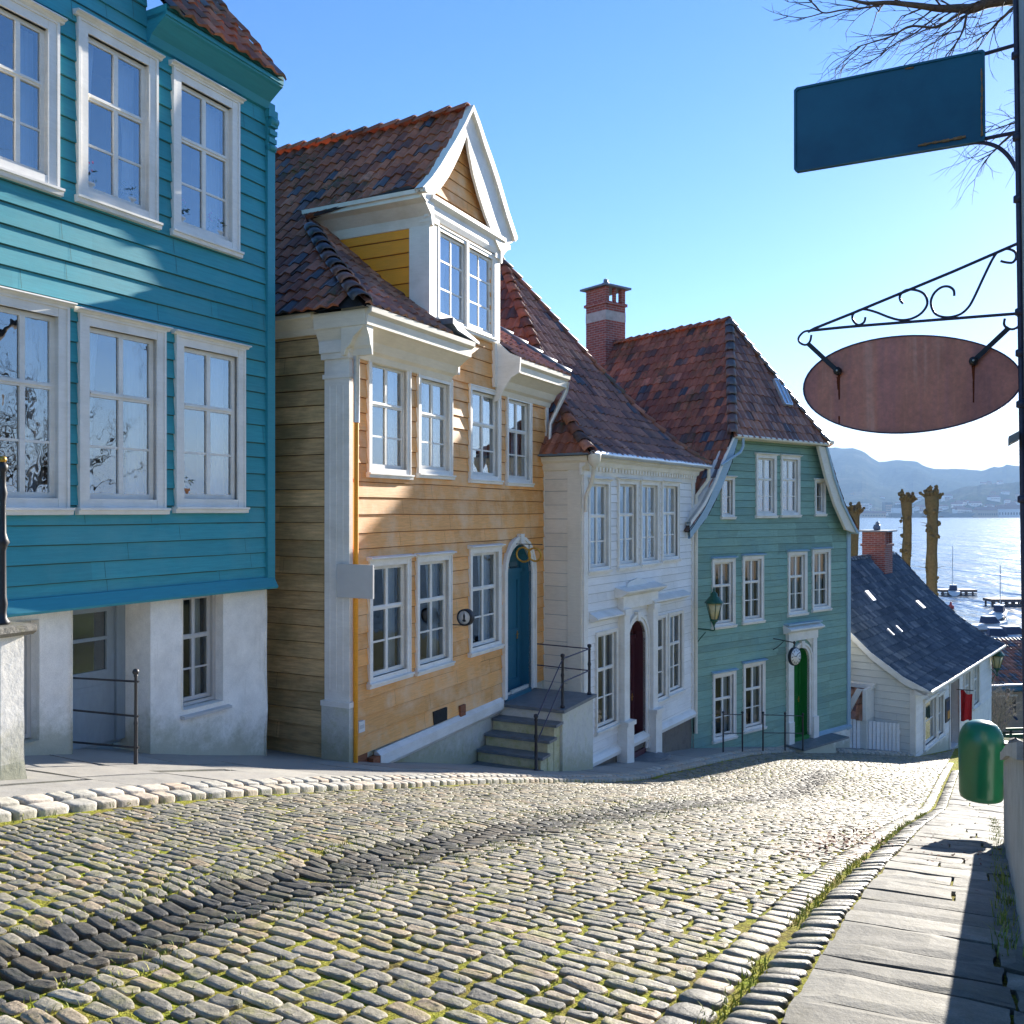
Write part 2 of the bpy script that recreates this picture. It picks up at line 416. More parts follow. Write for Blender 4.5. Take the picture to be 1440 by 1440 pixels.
def blob(mb, c, r, mat, k=6, rnd=.5, jit=.2):
    c = Vector(c); vs = []; rows = 4
    for i in range(rows + 1):
        t = pi * i / rows
        for j in range(k):
            q = r * (1 + random.uniform(-jit, jit)); p = 2 * pi * j / k
            vs.append(c + Vector((sin(t) * cos(p), sin(t) * sin(p), cos(t))) * q)
    fs = [(i * k + j, i * k + (j + 1) % k, (i + 1) * k + (j + 1) % k, (i + 1) * k + j) for i in range(rows) for j in range(k)]
    mb.add(vs, fs, mat, rnd, True)

def spline(pts, n=6):
    pts = [Vector(p) for p in pts]; out = []
    for i in range(len(pts) - 1):
        p0 = pts[max(i - 1, 0)]; p1 = pts[i]; p2 = pts[i + 1]; p3 = pts[min(i + 2, len(pts) - 1)]
        for j in range(n):
            t = j / n
            out.append(.5 * ((2 * p1) + (p2 - p0) * t + (2 * p0 - 5 * p1 + 4 * p2 - p3) * t * t + (3 * p1 - p0 - 3 * p2 + p3) * t ** 3))
    out.append(pts[-1]); return out

def interp(tab, x):
    if x <= tab[0][0]: return tab[0][1]
    for (a, b), (c, d) in zip(tab, tab[1:]):
        if x <= c: return b + (d - b) * (x - a) / (c - a)
    return tab[-1][1]

def nz(x, y=0, z=0): return noise.noise(Vector((x, y, z)))

# ---------------------------------------------------------------- ground
D28 = R(28); ud = (sin(D28), cos(D28)); vd = (cos(D28), -sin(D28))
GU = [(-30, 3.5), (-6, -.6), (0, -1.25), (2.9, -1.62), (4.45, -1.9), (6, -2.24), (8, -2.73), (10, -3.22), (14.1, -4.3), (16.3, -4.85), (21.3, -5.75), (27.7, -6.95), (29, -7.2), (35, -8.2), (45, -10), (60, -12.4), (80, -14.5), (95, -16.5), (140, -22)]
def gu(u):
    n = len(GU)
    if u <= GU[0][0]: return GU[0][1]
    for i in range(n - 1):
        if u <= GU[i + 1][0]:
            a, b = GU[i], GU[i + 1]; h = b[0] - a[0]; t = (u - a[0]) / h; t2 = t * t; t3 = t2 * t
            def m(k):
                if k <= 0: return (GU[1][1] - GU[0][1]) / (GU[1][0] - GU[0][0])
                if k >= n - 1: return 0
                return (GU[k + 1][1] - GU[k - 1][1]) / (GU[k + 1][0] - GU[k - 1][0])
            return (2 * t3 - 3 * t2 + 1) * a[1] + (t3 - 2 * t2 + t) * h * m(i) + (-2 * t3 + 3 * t2) * b[1] + (t3 - t2) * h * m(i + 1)
    return GU[-1][1]
def uv2xy(u, v): return (u * ud[0] + v * vd[0], u * ud[1] + v * vd[1])
def xy2uv(x, y): return (x * ud[0] + y * ud[1], x * vd[0] + y * vd[1])
def Gz(u, v):
    w = min(1, max(0, -v / 7.5)); tp = min(1, max(.25, (26 - u) / 12))
    z = gu(u) - .35 * w * tp
    return z
def G(x, y): return Gz(*xy2uv(x, y))
def Guv(u, v, h=0):
    x, y = uv2xy(u, v); return Vector((x, y, Gz(u, v) + h))
def dip(u, v):                     # shallow channel, set with darker stones, down the middle of the street
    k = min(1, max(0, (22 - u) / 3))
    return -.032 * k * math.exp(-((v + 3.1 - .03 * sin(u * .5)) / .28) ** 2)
def groundray(x, y):
    a, b = (x - 720) / FPX, (720 - y) / FPX; Y = 1.5
    while Y < 90:
        if b * Y <= G(a * Y, Y): return Vector((a * Y, Y, b * Y))
        Y += .02

CURB = [(-4, -5.5), (13, -5.55), (17, -5.6), (19.4, -5.35), (22.2, -5.07), (24.3, -4.6), (26.0, -3.9), (27.2, -2.9), (28.2, -1.9), (32, -1.2), (36, -.9)]
def curbv(u): return interp(CURB, u)

# the land under and around everything, down to the fjord bed
mb = MB()
us = [-30, -20, -12, -6, -2] + [i * 1.0 for i in range(0, 36)] + [38, 42, 46, 50, 54, 58, 62, 68, 74, 80, 88, 96, 110, 140, 200]
vs_ = [-160, -90, -50, -30, -20, -14, -10, -8.7, -7, -5.5, -4, -3.1, -2, -1, -.5, .3, 1, 2, 3, 5, 8, 12, 18, 26, 40, 70, 120, 200]
def landz(u, v):
    z = Gz(u, v) - .12
    if v > .6: z -= min(1.0, (v - .6) * .35) if u < 40 else 0
    if v < -9: z += min(14, (-9 - v) * .12)
    if v > 14: z += min(3, (v - 14) * .05)
    return z
for u in us:
    for v in vs_:
        x, y = uv2xy(u, v); mb.v.append(Vector((x, y, landz(u, v))))
nv = len(vs_)
for i in range(len(us) - 1):
    for j in range(nv - 1):
        mb.f.append((i * nv + j, i * nv + j + 1, (i + 1) * nv + j + 1, (i + 1) * nv + j)); mb.m.append('land'); mb.r.append(.5); mb.sm.append(True)
tag(mb.build('ground'), kind='structure')

# soil bed of the street
mb = MB()
U = [1.0 + i * .22 for i in range(155)]; K = 56
for u in U:
    v0, v1 = curbv(u) - .1, -.52
    for j in range(K):
        v = v0 + (v1 - v0) * j / (K - 1)
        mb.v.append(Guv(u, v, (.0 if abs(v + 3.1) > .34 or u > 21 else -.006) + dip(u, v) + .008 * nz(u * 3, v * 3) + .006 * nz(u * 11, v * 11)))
for i in range(len(U) - 1):
    for j in range(K - 1):
        mb.f.append((i * K + j, i * K + j + 1, (i + 1) * K + j + 1, (i + 1) * K + j)); mb.m.append('soil'); mb.r.append(.5); mb.sm.append(True)
soil = tag(mb.build('street_soil'), kind='structure')

def stone(mb, u, v, lu, lv, h, mat, k=12, rings=((1.0, -.03), (1.0, .45), (.93, .8), (.74, 1.0)), rot=0, sq=.55, rough=.006, tilt=None, base=None):
    """one sett: a rounded block lying on the street; lu, lv full sizes"""
    rnd = random.random(); tu, tv = tilt if tilt else (random.uniform(-.10, .10), random.uniform(-.05, .05))
    o = len(mb.v); cr, sr = cos(rot), sin(rot)
    sd = random.uniform(0, 100)
    skew = random.uniform(-.14, .14)
    for q, hh in rings:
        for j in range(k):
            t = 2 * pi * (j + .5) / k
            c, s_ = cos(t), sin(t)
            a = math.copysign(abs(c) ** sq, c); b = math.copysign(abs(s_) ** sq, s_)
            rr = 1 + .09 * nz(sd + c * 1.3, s_ * 1.3)
            du, dv = a * lu / 2 * q * rr, b * lv / 2 * (1 - (1 - q) * .6) * rr + 0
            du += skew * dv * .5
            duu, dvv = du * cr - dv * sr, du * sr + dv * cr
            z = h * hh + tu * du + tv * dv + rough * nz(sd + du * 25, dv * 25) * (1 if hh > .3 else 0)
            uu, vv = u + duu, v + dvv
            mb.v.append(Guv(uu, vv, z - .012 + (dip(uu, vv) if base is None else base)))
    n = len(rings)
    for i in range(n - 1):
        for j in range(k):
            mb.f.append((o + i * k + j, o + i * k + (j + 1) % k, o + (i + 1) * k + (j + 1) % k, o + (i + 1) * k + j)); mb.m.append(mat); mb.r.append(rnd); mb.sm.append(True)
    mb.f.append(tuple(range(o + (n - 1) * k, o + n * k))); mb.m.append(mat); mb.r.append(rnd); mb.sm.append(True)

mb = MB(); gaps = []
u = .6; row = 0
while u < 34:
    pitch = random.uniform(.070, .088) * (1 if u < 20 else 1.15)
    v = curbv(u) + random.uniform(0, .15)
    ph = random.uniform(0, 6)
    while v < -.98:
        wl = min(max(random.gauss(.168, .034), .10), .27)
        if v + wl > -.93: wl = -.93 - v
        if wl < .07: break
        vc = v + wl / 2
        # rows arch up slightly towards the middle of the street
        uu = u - .14 * (vc + 3) + .07 * nz(vc * .8, u * .35) + .014 * nz(vc * 4, row * 1.7)
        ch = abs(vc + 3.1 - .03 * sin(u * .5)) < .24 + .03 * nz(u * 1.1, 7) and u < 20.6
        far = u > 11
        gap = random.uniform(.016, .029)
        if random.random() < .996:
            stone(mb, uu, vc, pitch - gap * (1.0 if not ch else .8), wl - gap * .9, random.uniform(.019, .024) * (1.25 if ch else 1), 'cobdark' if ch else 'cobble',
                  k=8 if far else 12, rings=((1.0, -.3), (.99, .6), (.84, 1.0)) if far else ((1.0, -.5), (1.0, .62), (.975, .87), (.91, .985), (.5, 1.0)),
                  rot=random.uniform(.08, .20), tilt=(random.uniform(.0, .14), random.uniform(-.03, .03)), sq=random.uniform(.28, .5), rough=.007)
        if u < 12: gaps.append((uu + pitch * .5, vc + wl * .5 * random.choice((-1, 1)))); gaps.append((uu + pitch * .5, vc))
        v += wl
    u += pitch; row += 1
# right gutter: flat setts then upstanding rounded stones
u = 1.3
while u < 27:
    lu = random.uniform(.09, .15)
    stone(mb, u + lu / 2, -.86 + .01 * nz(u * 3), lu - .012, .15 + random.uniform(-.02, .02), .034, 'cobble', k=8 if u > 9 else 12, rot=.1, tilt=(0, .0), sq=.45, base=-.006)
    u += lu
tag(mb.build('cobbled_street'), kind='structure')
mb = MB(); u = 1.3
while u < 24:
    lu = random.uniform(.075, .12)
    stone(mb, u + lu / 2, -.665, lu - .012, .18, random.uniform(.034, .052), 'raised', k=8 if u > 9 else 12, rot=.38, tilt=(.12, .22), sq=.6, base=0)
    u += lu
tag(mb.build('gutter_stones'), kind='structure')

# left kerb, two rows of pale setts
mb = MB()
for rowi in range(2):
    u = 1.5
    while u < 29:
        slope = (curbv(u + .3) - curbv(u - .3)) / .6; ln = math.hypot(1, slope)
        lu = random.uniform(.15, .25) * (1 if u < 6 else .85)
        uc = u + lu / ln / 2; vv = curbv(uc) - .10 - rowi * .17
        stone(mb, uc, vv, lu - .010, .158, .075 + rowi * .035, 'kerb', k=16 if u < 14 else 8, rings=((1.0, -.3), (1.0, .75), (.965, .93), (.9, 1.0), (.5, 1.02)), rot=math.atan(slope) + random.uniform(-.03, .03), tilt=(random.uniform(-.04, .04), -.10), sq=.30, base=.0)
        u += lu / ln
tag(mb.build('kerb'), kind='structure')

# slabs
def slab(mb, quad, h, mat, th=.06, sub=5, rough=.010):
    """quad of (u,v) corners -> gently uneven slab with chipped edge"""
    rnd = random.random(); dz = random.uniform(-.006, .006); n = sub; o = len(mb.v); sd = random.uniform(0, 99)
    def P(a, b):
        (u0, v0), (u1, v1), (u2, v2), (u3, v3) = quad
        return (u0 * (1 - a) * (1 - b) + u1 * a * (1 - b) + u2 * a * b + u3 * (1 - a) * b, v0 * (1 - a) * (1 - b) + v1 * a * (1 - b) + v2 * a * b + v3 * (1 - a) * b)
    for i in range(n + 1):
        for j in range(n + 1):
            a, b = P(i / n, j / n); edge = i in (0, n) or j in (0, n)
            a += .012 * nz(a * 9, b * 9, sd) if edge else 0; b += .012 * nz(b * 9, a * 9, sd + 5) if edge else 0
            mb.v.append(Guv(a, b, h + dz + rough * nz(a * 6, b * 6, sd) - (.008 if edge else 0)))
    for i in range(n):
        for j in range(n):
            mb.f.append((o + i * (n + 1) + j, o + (i + 1) * (n + 1) + j, o + (i + 1) * (n + 1) + j + 1, o + i * (n + 1) + j + 1)); mb.m.append(mat); mb.r.append(rnd); mb.sm.append(False)
    ring = [i * (n + 1) for i in range(n + 1)] + [n * (n + 1) + j for j in range(1, n + 1)] + [i * (n + 1) + n for i in range(n - 1, -1, -1)] + [j for j in range(n - 1, 0, -1)]
    b0 = len(mb.v)
    for r_ in ring: mb.v.append(mb.v[o + r_] - Vector((0, 0, th)))
    k = len(ring)
    for i in range(k):
        mb.f.append((o + ring[i], o + ring[(i + 1) % k], b0 + (i + 1) % k, b0 + i)); mb.m.append(mat); mb.r.append(rnd); mb.sm.append(False)

mb = MB(); u = .9; k0 = .0
while u < 34:
    lu = random.uniform(.15, .40) * (1 if u < 9 else 1.3)
    sk = random.uniform(-.07, .07)
    g = .008
    u2 = u + lu
    if random.random() < .62:
        m_ = random.uniform(-.35, .1)
        slab(mb, [(u + g + k0, -.565), (u2 - g + sk, -.565), (u2 - g + sk * .5, m_ - g), (u + g + k0 * .5, m_ - g)], .055, 'slab')
        slab(mb, [(u + g + k0 * .5, m_ + g), (u2 - g + sk * .5, m_ + g), (u2 - g, .32), (u + g, .32)], .055, 'slab')
    else:
        slab(mb, [(u + g + k0, -.565), (u2 - g + sk, -.565), (u2 - g, .32), (u + g, .32)], .055, 'slab')
    k0 = sk; u = u2
tag(mb.build('right_pavement'), kind='structure')
mb = MB(); u = 1.0
while u < 36:
    lu = random.uniform(.7, 1.35); u2 = u + lu; g = .006
    v = -9.2; cv0, cv1 = curbv(u) - .36, curbv(u2) - .36
    ks = [0] + sorted(random.uniform(.15, .85) for _ in range(random.choice((2, 3)))) + [1]
    for a, b in zip(ks, ks[1:]):
        if b - a < .06: continue
        f0 = lambda t: -9.2 + (cv0 + 9.2) * t
        f1 = lambda t: -9.2 + (cv1 + 9.2) * t
        slab(mb, [(u + g, f0(a) + g), (u2 - g, f1(a) + g), (u2 - g, f1(b) - g), (u + g, f0(b) - g)], .105, 'flag', .12, 2, .005)
    u = u2
tag(mb.build('left_pavement'), kind='structure')
# bedding under both pavements
mb = MB()
for (va, vb, h) in ((-9.2, -7.5, .06), (-7.5, None, .06), (-.60, .33, .03)):
    for i in range(70):
        u0, u1 = .9 + i * .5, 1.4 + i * .5
        b0 = curbv(u0) - .2 if vb is None else vb; b1 = curbv(u1) - .2 if vb is None else vb
        mb.quad(Guv(u0, va, h), Guv(u1, va, h), Guv(u1, b1, h), Guv(u0, b0, h), 'soil', .5, True)
tag(mb.build('pavement_bed'), kind='structure')

# moss and grass in the joints
mb = MB()
def tuft(mb, p, n, h, mat='grass', spread=.02, w=.0035):
    for _ in range(n):
        a = random.uniform(0, 2 * pi); d = Vector((cos(a), sin(a), 0)); b = p + Vector((random.uniform(-spread, spread), random.uniform(-spread, spread), 0))
        s_ = Vector((-d.y, d.x, 0)) * w; hh = h * random.uniform(.5, 1.2); ln = random.uniform(.2, .9)
        mb.add([b - s_, b + s_, b + s_ * .6 + d * hh * ln * .4 + Vector((0, 0, hh * .65)), b - s_ * .6 + d * hh * ln * .4 + Vector((0, 0, hh * .65)), b + d * hh * ln + Vector((0, 0, hh))], [(0, 1, 2, 3), (3, 2, 4)], mat)
for (u, v) in gaps:
    m_ = nz(u * 1.1, v * 1.1, 3) + .9 * math.exp(-((abs(v + 3.1) - .3) / .12) ** 2)
    if m_ > .02 and random.random() < .35 + m_ * .7:
        tuft(mb, Guv(u, v, dip(u, v) - .005), random.randint(3, 8) if u < 7 else 3, .03 if abs(v + 3.1) < .5 else .018, spread=.028, w=.0028 if u < 7 else .006)
u = 1.5
while u < 14:
    if nz(u * .9, 40) > -.1: tuft(mb, Guv(u, -.77 + random.uniform(-.03, .03), 0), 5, .04, spread=.03)
    if random.random() < .5 and u > 4: tuft(mb, Guv(u, .11 - random.uniform(0, .05), .03), 6, .09 if u < 6.4 else .05, spread=.04, w=.003)
    if random.random() < .3: tuft(mb, Guv(u, -5.62 + random.uniform(-.2, 0.25), .02), 3, .03, spread=.03)
    u += .035
tag(mb.build('joint_grass'), 'yellow green grass and moss growing between the street stones', 'grass', kind='stuff')
# dry leaves caught in the right gutter
mb = MB()
for _ in range(420):
    u = random.gauss(7.6, .8); v = random.gauss(-.98, .13) if random.random() < .8 else random.uniform(-.95, .1)
    if u < 2: continue
    p = Guv(u, v, .05 + random.uniform(0, .02)); a = random.uniform(0, 6.3); s_ = random.uniform(.008, .02)
    d = Vector((cos(a), sin(a), random.uniform(-.4, .4))) * s_; e = Vector((-sin(a), cos(a), random.uniform(-.4, .4))) * s_ * .6
    mb.add([p - d, p + e, p + d, p - e], [(0, 1, 2, 3)], 'leafr')
tag(mb.build('dry_leaves'), 'drift of red brown dry leaves in the right gutter', 'leaves', kind='stuff')

# ---------------------------------------------------------------- building helpers
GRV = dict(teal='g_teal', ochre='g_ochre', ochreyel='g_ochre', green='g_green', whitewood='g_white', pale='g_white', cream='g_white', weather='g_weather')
def clap(mb, F, smin, smax, z0, z1, pitch, holes, mat, n0=0, lap=.022, seg=.8, wob=.006, lip='dark', joint=2.6):
    fm = smin if callable(smin) else (lambda z: smin); fx = smax if callable(smax) else (lambda z: smax)
    z = z0; r_ = 0; sd = random.uniform(0, 50)
    while z < z1 - 1e-4:
        zh = min(z + pitch * random.uniform(.9, 1.1), z1)
        if z1 - zh < pitch * .3: zh = z1
        cuts = sorted({z, zh} | {q for h in holes for q in (h[2], h[3]) if z + 1e-4 < q < zh - 1e-4})
        jts = []; jx = fm(z) + random.uniform(.5, joint)
        while jx < fx(z): jts.append(jx); jx += random.uniform(.8, joint)
        rn = {}
        for a, b in zip(cuts, cuts[1:]):
            iv = [(fm(a), fx(a), fm(b), fx(b))]
            for h in sorted(holes):
                if h[2] < b - 1e-4 and h[3] > a + 1e-4:
                    nv_ = []
                    for (p, q, p2, q2) in iv:
                        if h[1] <= p or h[0] >= q: nv_.append((p, q, p2, q2)); continue
                        if h[0] > p: nv_.append((p, h[0], p2, h[0]))
                        if h[1] < q: nv_.append((h[1], q, h[1], q2))
                    iv = nv_
            for (p, q, p2, q2) in iv:
                if q - p < 1e-3: continue
                k = max(1, int((q - p) / seg))
                xs = [i / k for i in range(k + 1)]
                for i in range(k):
                    aa, ab = p + (q - p) * xs[i], p + (q - p) * xs[i + 1]; ba, bb = p2 + (q2 - p2) * xs[i], p2 + (q2 - p2) * xs[i + 1]
                    def za(s): return a + (wob * 1.6 * nz(s * .7, r_ * 3.1, sd) if a == z else 0)
                    def zb(s): return b + (wob * 1.6 * nz(s * .7, (r_ + 1) * 3.1, sd) if b == zh else 0)
                    def nn(s, zz): return n0 + .003 + lap * (zh - zz) / (zh - z) + wob * nz(s * .9, r_ * 1.7, sd + 9)
                    ji = sum(1 for j_ in jts if j_ < (aa + ab) / 2)
                    rr = rn.setdefault(ji, random.random())
                    mb.quad(F.pt(aa, za(aa), nn(aa, a)), F.pt(ab, za(ab), nn(ab, a)), F.pt(bb, zb(bb), nn(bb, b)), F.pt(ba, zb(ba), nn(ba, b)), mat, rr)
                    if b == zh and b < z1 - .01:  # dark strip painting the shadow gap below the next board, grime coloured
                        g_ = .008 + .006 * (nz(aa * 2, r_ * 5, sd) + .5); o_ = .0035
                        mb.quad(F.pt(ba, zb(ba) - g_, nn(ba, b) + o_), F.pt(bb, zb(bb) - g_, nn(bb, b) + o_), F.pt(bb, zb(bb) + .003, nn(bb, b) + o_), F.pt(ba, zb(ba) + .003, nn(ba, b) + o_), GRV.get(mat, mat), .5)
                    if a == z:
                        mb.quad(F.pt(aa, za(aa), n0 - .01), F.pt(ab, za(ab), n0 - .01), F.pt(ab, za(ab), nn(ab, a)), F.pt(aa, za(aa), nn(aa, a)), mat, rr * .3)
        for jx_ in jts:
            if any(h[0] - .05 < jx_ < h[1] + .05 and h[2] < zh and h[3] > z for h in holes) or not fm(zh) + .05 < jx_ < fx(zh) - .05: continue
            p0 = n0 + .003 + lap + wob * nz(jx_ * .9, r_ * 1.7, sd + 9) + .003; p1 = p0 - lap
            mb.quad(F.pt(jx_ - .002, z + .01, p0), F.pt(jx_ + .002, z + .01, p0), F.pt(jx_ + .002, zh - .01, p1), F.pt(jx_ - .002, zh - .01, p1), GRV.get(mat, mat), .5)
        z = zh; r_ += 1

def panel(mb, F, s0, s1, z0, z1, holes, mat, n0=0, step=.35, amp=.012, zb=None):
    """plaster wall with openings and an uneven face; zb(s): lower edge"""
    S = sorted({s0, s1} | {q for h in holes for q in (h[0], h[1])}); Z = sorted({z0, z1} | {q for h in holes for q in (h[2], h[3])})
    def sub(A):
        o = []
        for a, b in zip(A, A[1:]):
            k = max(1, int((b - a) / step)); o += [a + (b - a) * i / k for i in range(k)]
        return o + [A[-1]]
    S, Z = sub(S), sub(Z); ed = {q for h in holes for q in h}
    o = len(mb.v); nZ = len(Z)
    for a in S:
        for z in Z:
            mb.v.append(F.pt(a, z, n0 + amp * nz(a * 1.8, z * 1.8) + amp * .5 * nz(a * 6, z * 6)))
    for i in range(len(S) - 1):
        for j in range(nZ - 1):
            cs, cz = (S[i] + S[i + 1]) / 2, (Z[j] + Z[j + 1]) / 2
            if any(h[0] < cs < h[1] and h[2] < cz < h[3] for h in holes): continue
            mb.f.append((o + i * nZ + j, o + (i + 1) * nZ + j, o + (i + 1) * nZ + j + 1, o + i * nZ + j + 1)); mb.m.append(mat); mb.r.append(.5); mb.sm.append(True)

def reveal(mb, F, s0, s1, z0, z1, n0, n1, mat):
    for (a, b) in (((s0, z0), (s0, z1)), ((s0, z1), (s1, z1)), ((s1, z1), (s1, z0)), ((s1, z0), (s0, z0))):
        mb.quad(F.pt(*a, n0), F.pt(*b, n0), F.pt(*b, n1), F.pt(*a, n1), mat)

def curtain(mb, F, s0, s1, z0, z1, n, side, cov=.55, flare=.25):
    k = 12; rows = 6; o = len(mb.v); w = (s1 - s0) * cov; sd = random.uniform(0, 50)
    for j in range(rows + 1):
        t = j / rows; z = z1 - (z1 - z0) * t; ww = w * (1 - flare * sin(t * pi * .75)) * (.95 + .1 * nz(t * 2, sd))
        for i in range(k + 1):
            q = i / k; a = s0 + ww * q if side < 0 else s1 - ww * q
            mb.v.append(F.pt(a, z, n + .022 * sin(q * 22 + sd + nz(t * 2, q * 3, sd)) * (.6 + .6 * t)))
    for j in range(rows):
        for i in range(k):
            mb.f.append((o + j * (k + 1) + i, o + j * (k + 1) + i + 1, o + (j + 1) * (k + 1) + i + 1, o + (j + 1) * (k + 1) + i)); mb.m.append('curtain'); mb.r.append(.5); mb.sm.append(True)

def window(T, F, s0, s1, z0, z1, cw=.10, trim='white', cap=True, sill=True, curt=None, lay='24', n0=0, sashn=-.03, capmat=None, depth=.7, cover=.045, label=None, glass='glass'):
    """outer casing rectangle; returns the wall opening it needs"""
    mb = MB(); i0, i1, j0, j1 = s0 + cw, s1 - cw, z0 + cw * .8, z1 - cw
    w, h = i1 - i0, j1 - j0; nf = n0 + cover
    jt = lambda: random.uniform(-.002, .002)
    F.box(mb, s0, i0, z0, z1, n0 - .02, nf + jt(), trim, .5); F.box(mb, i1, s1, z0, z1, n0 - .02, nf + jt(), trim, .5)
    F.box(mb, i0, i1, j1, z1, n0 - .02, nf - .003, trim, .5); F.box(mb, i0, i1, z0, j0, n0 - .02, nf - .004, trim, .5)
    # inner bead
    bw = cw * .22
    for (a, b, c, d) in ((s0 - .004, s0 + bw, z0 - .004, z1 + .004), (s1 - bw, s1 + .004, z0 - .004, z1 + .004)): F.box(mb, a, b, c, d, n0, nf + .012, trim, .5)
    F.box(mb, s0 + bw, s1 - bw, z1 - bw, z1 + .003, n0, nf + .012, trim, .5)
    reveal(mb, F, i0, i1, j0, j1, n0 + .02, n0 - .13, trim)
    # sash
    st = min(.05, w * .075); mu = min(.055, w * .085); gb = min(.026, w * .04)
    a, b = n0 + sashn - .035, n0 + sashn
    F.box(mb, i0, i0 + st, j0, j1, a, b, trim); F.box(mb, i1 - st, i1, j0, j1, a, b, trim)
    F.box(mb, i0 + st, i1 - st, j0, j0 + st * 1.2, a, b - .001, trim); F.box(mb, i0 + st, i1 - st, j1 - st, j1, a, b - .001, trim)
    c = (i0 + i1) / 2; tz = j0 + h * .615
    if lay in ('24',):
        F.box(mb, i0 + st, i1 - st, tz - mu * .6, tz + mu * .6, a, b + .006, trim); F.box(mb, i0 + st, i1 - st, tz - mu * .1, tz + mu * .25, a, b + .02, trim)
        for (p, q) in ((j0 + st * 1.2, tz - mu * .6), (tz + mu * .6, j1 - st)): F.box(mb, c - mu / 2, c + mu / 2, p, q, a, b + .004, trim)
        gz = j0 + (tz - j0) * .5
        F.box(mb, i0 + st, c - mu / 2, gz - gb / 2, gz + gb / 2, a + .005, b - .008, trim); F.box(mb, c + mu / 2, i1 - st, gz - gb / 2, gz + gb / 2, a + .005, b - .008, trim)
    elif lay == '6':                        # one sash of two by three panes
        F.box(mb, c - gb / 2, c + gb / 2, j0 + st * 1.2, j1 - st, a + .005, b - .006, trim)
        for t in (1 / 3, 2 / 3):
            gz = j0 + h * t; F.box(mb, i0 + st, c - gb / 2, gz - gb / 2, gz + gb / 2, a + .006, b - .008, trim); F.box(mb, c + gb / 2, i1 - st, gz - gb / 2, gz + gb / 2, a + .006, b - .008, trim)
    elif lay == '2':
        gz = j0 + h * .52; F.box(mb, i0 + st, i1 - st, gz - gb / 2, gz + gb / 2, a + .005, b - .008, trim)
    # room behind
    e = .03
    P0 = (i0 - e, i1 + e, j0 - e, j1 + e); n1, n2 = n0 - .13, n0 - depth
    mb.quad(F.pt(P0[0], P0[2], n2), F.pt(P0[1], P0[2], n2), F.pt(P0[1], P0[3], n2), F.pt(P0[0], P0[3], n2), 'room')
    reveal(mb, F, P0[0], P0[1], P0[2], P0[3], n1, n2, 'room')
    wo = T.part(mb, 'window', label=label)
    g = MB(); gn = n0 + sashn - .018
    g.quad(F.pt(i0 + st * .5, j0 + st * .5, gn), F.pt(i1 - st * .5, j0 + st * .5, gn), F.pt(i1 - st * .5, j1 - st * .5, gn), F.pt(i0 + st * .5, j1 - st * .5, gn), glass)
    T.part(g, 'pane', wo)
    if sill:
        m2 = MB(); F.extr(m2, s0 - .03, s1 + .03, [(n0, z0 - .075), (nf + .03, z0 - .07), (nf + .035, z0 - .03), (nf + .055, z0 - .025), (nf + .055, z0 - .002), (n0, z0 + .003)], trim)
        T.part(m2, 'sill', wo)
    if cap:
        m2 = MB(); F.extr(m2, s0 - .045, s1 + .045, [(n0, z1), (nf + .02, z1), (nf + .03, z1 + .02), (nf + .075, z1 + .028), (nf + .07, z1 + .042), (n0, z1 + .062)], capmat or trim)
        T.part(m2, 'head_board', wo)
    if curt:
        for (sd_, cv) in curt:
            m2 = MB(); curtain(m2, F, i0, i1, j0, j1, n0 - .19, sd_, cv); T.part(m2, 'curtain', wo)
    return (s0 + cw * .6, s1 - cw * .6, z0 + cw * .4, z1 - cw * .6)

def pxrect(F, x0, x1, ytl, ytr, ybl, ybr, n=0):
    a, z1 = F.px(x0, ytl, n); b, z2 = F.px(x1, ytr, n); _, z3 = F.px(x0, ybl, n); _, z4 = F.px(x1, ybr, n)
    return a, b, (z3 + z4) / 2, (z1 + z2) / 2

# ---- roofs
def tile_field(mb, surf, rows, amin, amax, a0, a1, mat, tw=.235, jit=.008, lift=.028, amp=.042, darkp=0):
    """surf(a,f) -> point; rows: list of f values; tiles overlap like pantiles"""
    ncol = int((a1 - a0) / tw) + 1; K = 6
    hs = [0, .55, 1.0, .75, .2, -.15, 0]
    for r_ in range(len(rows) - 1):
        f0, f1 = rows[r_], rows[r_ + 1]
        lo, hi = max(a0, min(amin(f0), amin(f1))), min(a1, max(amax(f0), amax(f1)))
        for c in range(ncol):
            p = a0 + c * tw; q = p + tw
            if q < lo or p > hi: continue
            cm = (p + q) / 2
            A = surf(cm, f0); B = surf(cm + .05, f0); C = surf(cm, f1)
            nrm = (B - A).cross(C - A)
            if nrm.length < 1e-9: continue
            nrm.normalize()
            if nrm.z < 0: nrm = -nrm
            rn = random.random(); j0 = random.uniform(-jit, jit); vs = []
            sg = random.uniform(-.02, .02) * (f1 - f0) 
            fe = f0 - (f1 - f0) * .12
            for (f, hgt) in ((fe, lift), (f1, .004)):
                for i in range(K + 1):
                    a = p + tw * i / K * 1.03
                    a = min(max(a, amin(max(f, 0))), amax(max(f, 0)))
                    vs.append(surf(a, f + (sg if f == fe else 0)) + nrm * (hgt + j0 + amp * hs[i]))
            for i in range(K + 1): vs.append(vs[i] - nrm * (lift * .9 + amp * .4 * hs[i]))
            fs = [(i, i + 1, K + 2 + i, K + 1 + i) for i in range(K)] + [(2 * K + 2 + i, 2 * K + 3 + i, i + 1, i) for i in range(K)]
            mb.add(vs, fs, 'tiledark' if random.random() < darkp else mat, rn, False)

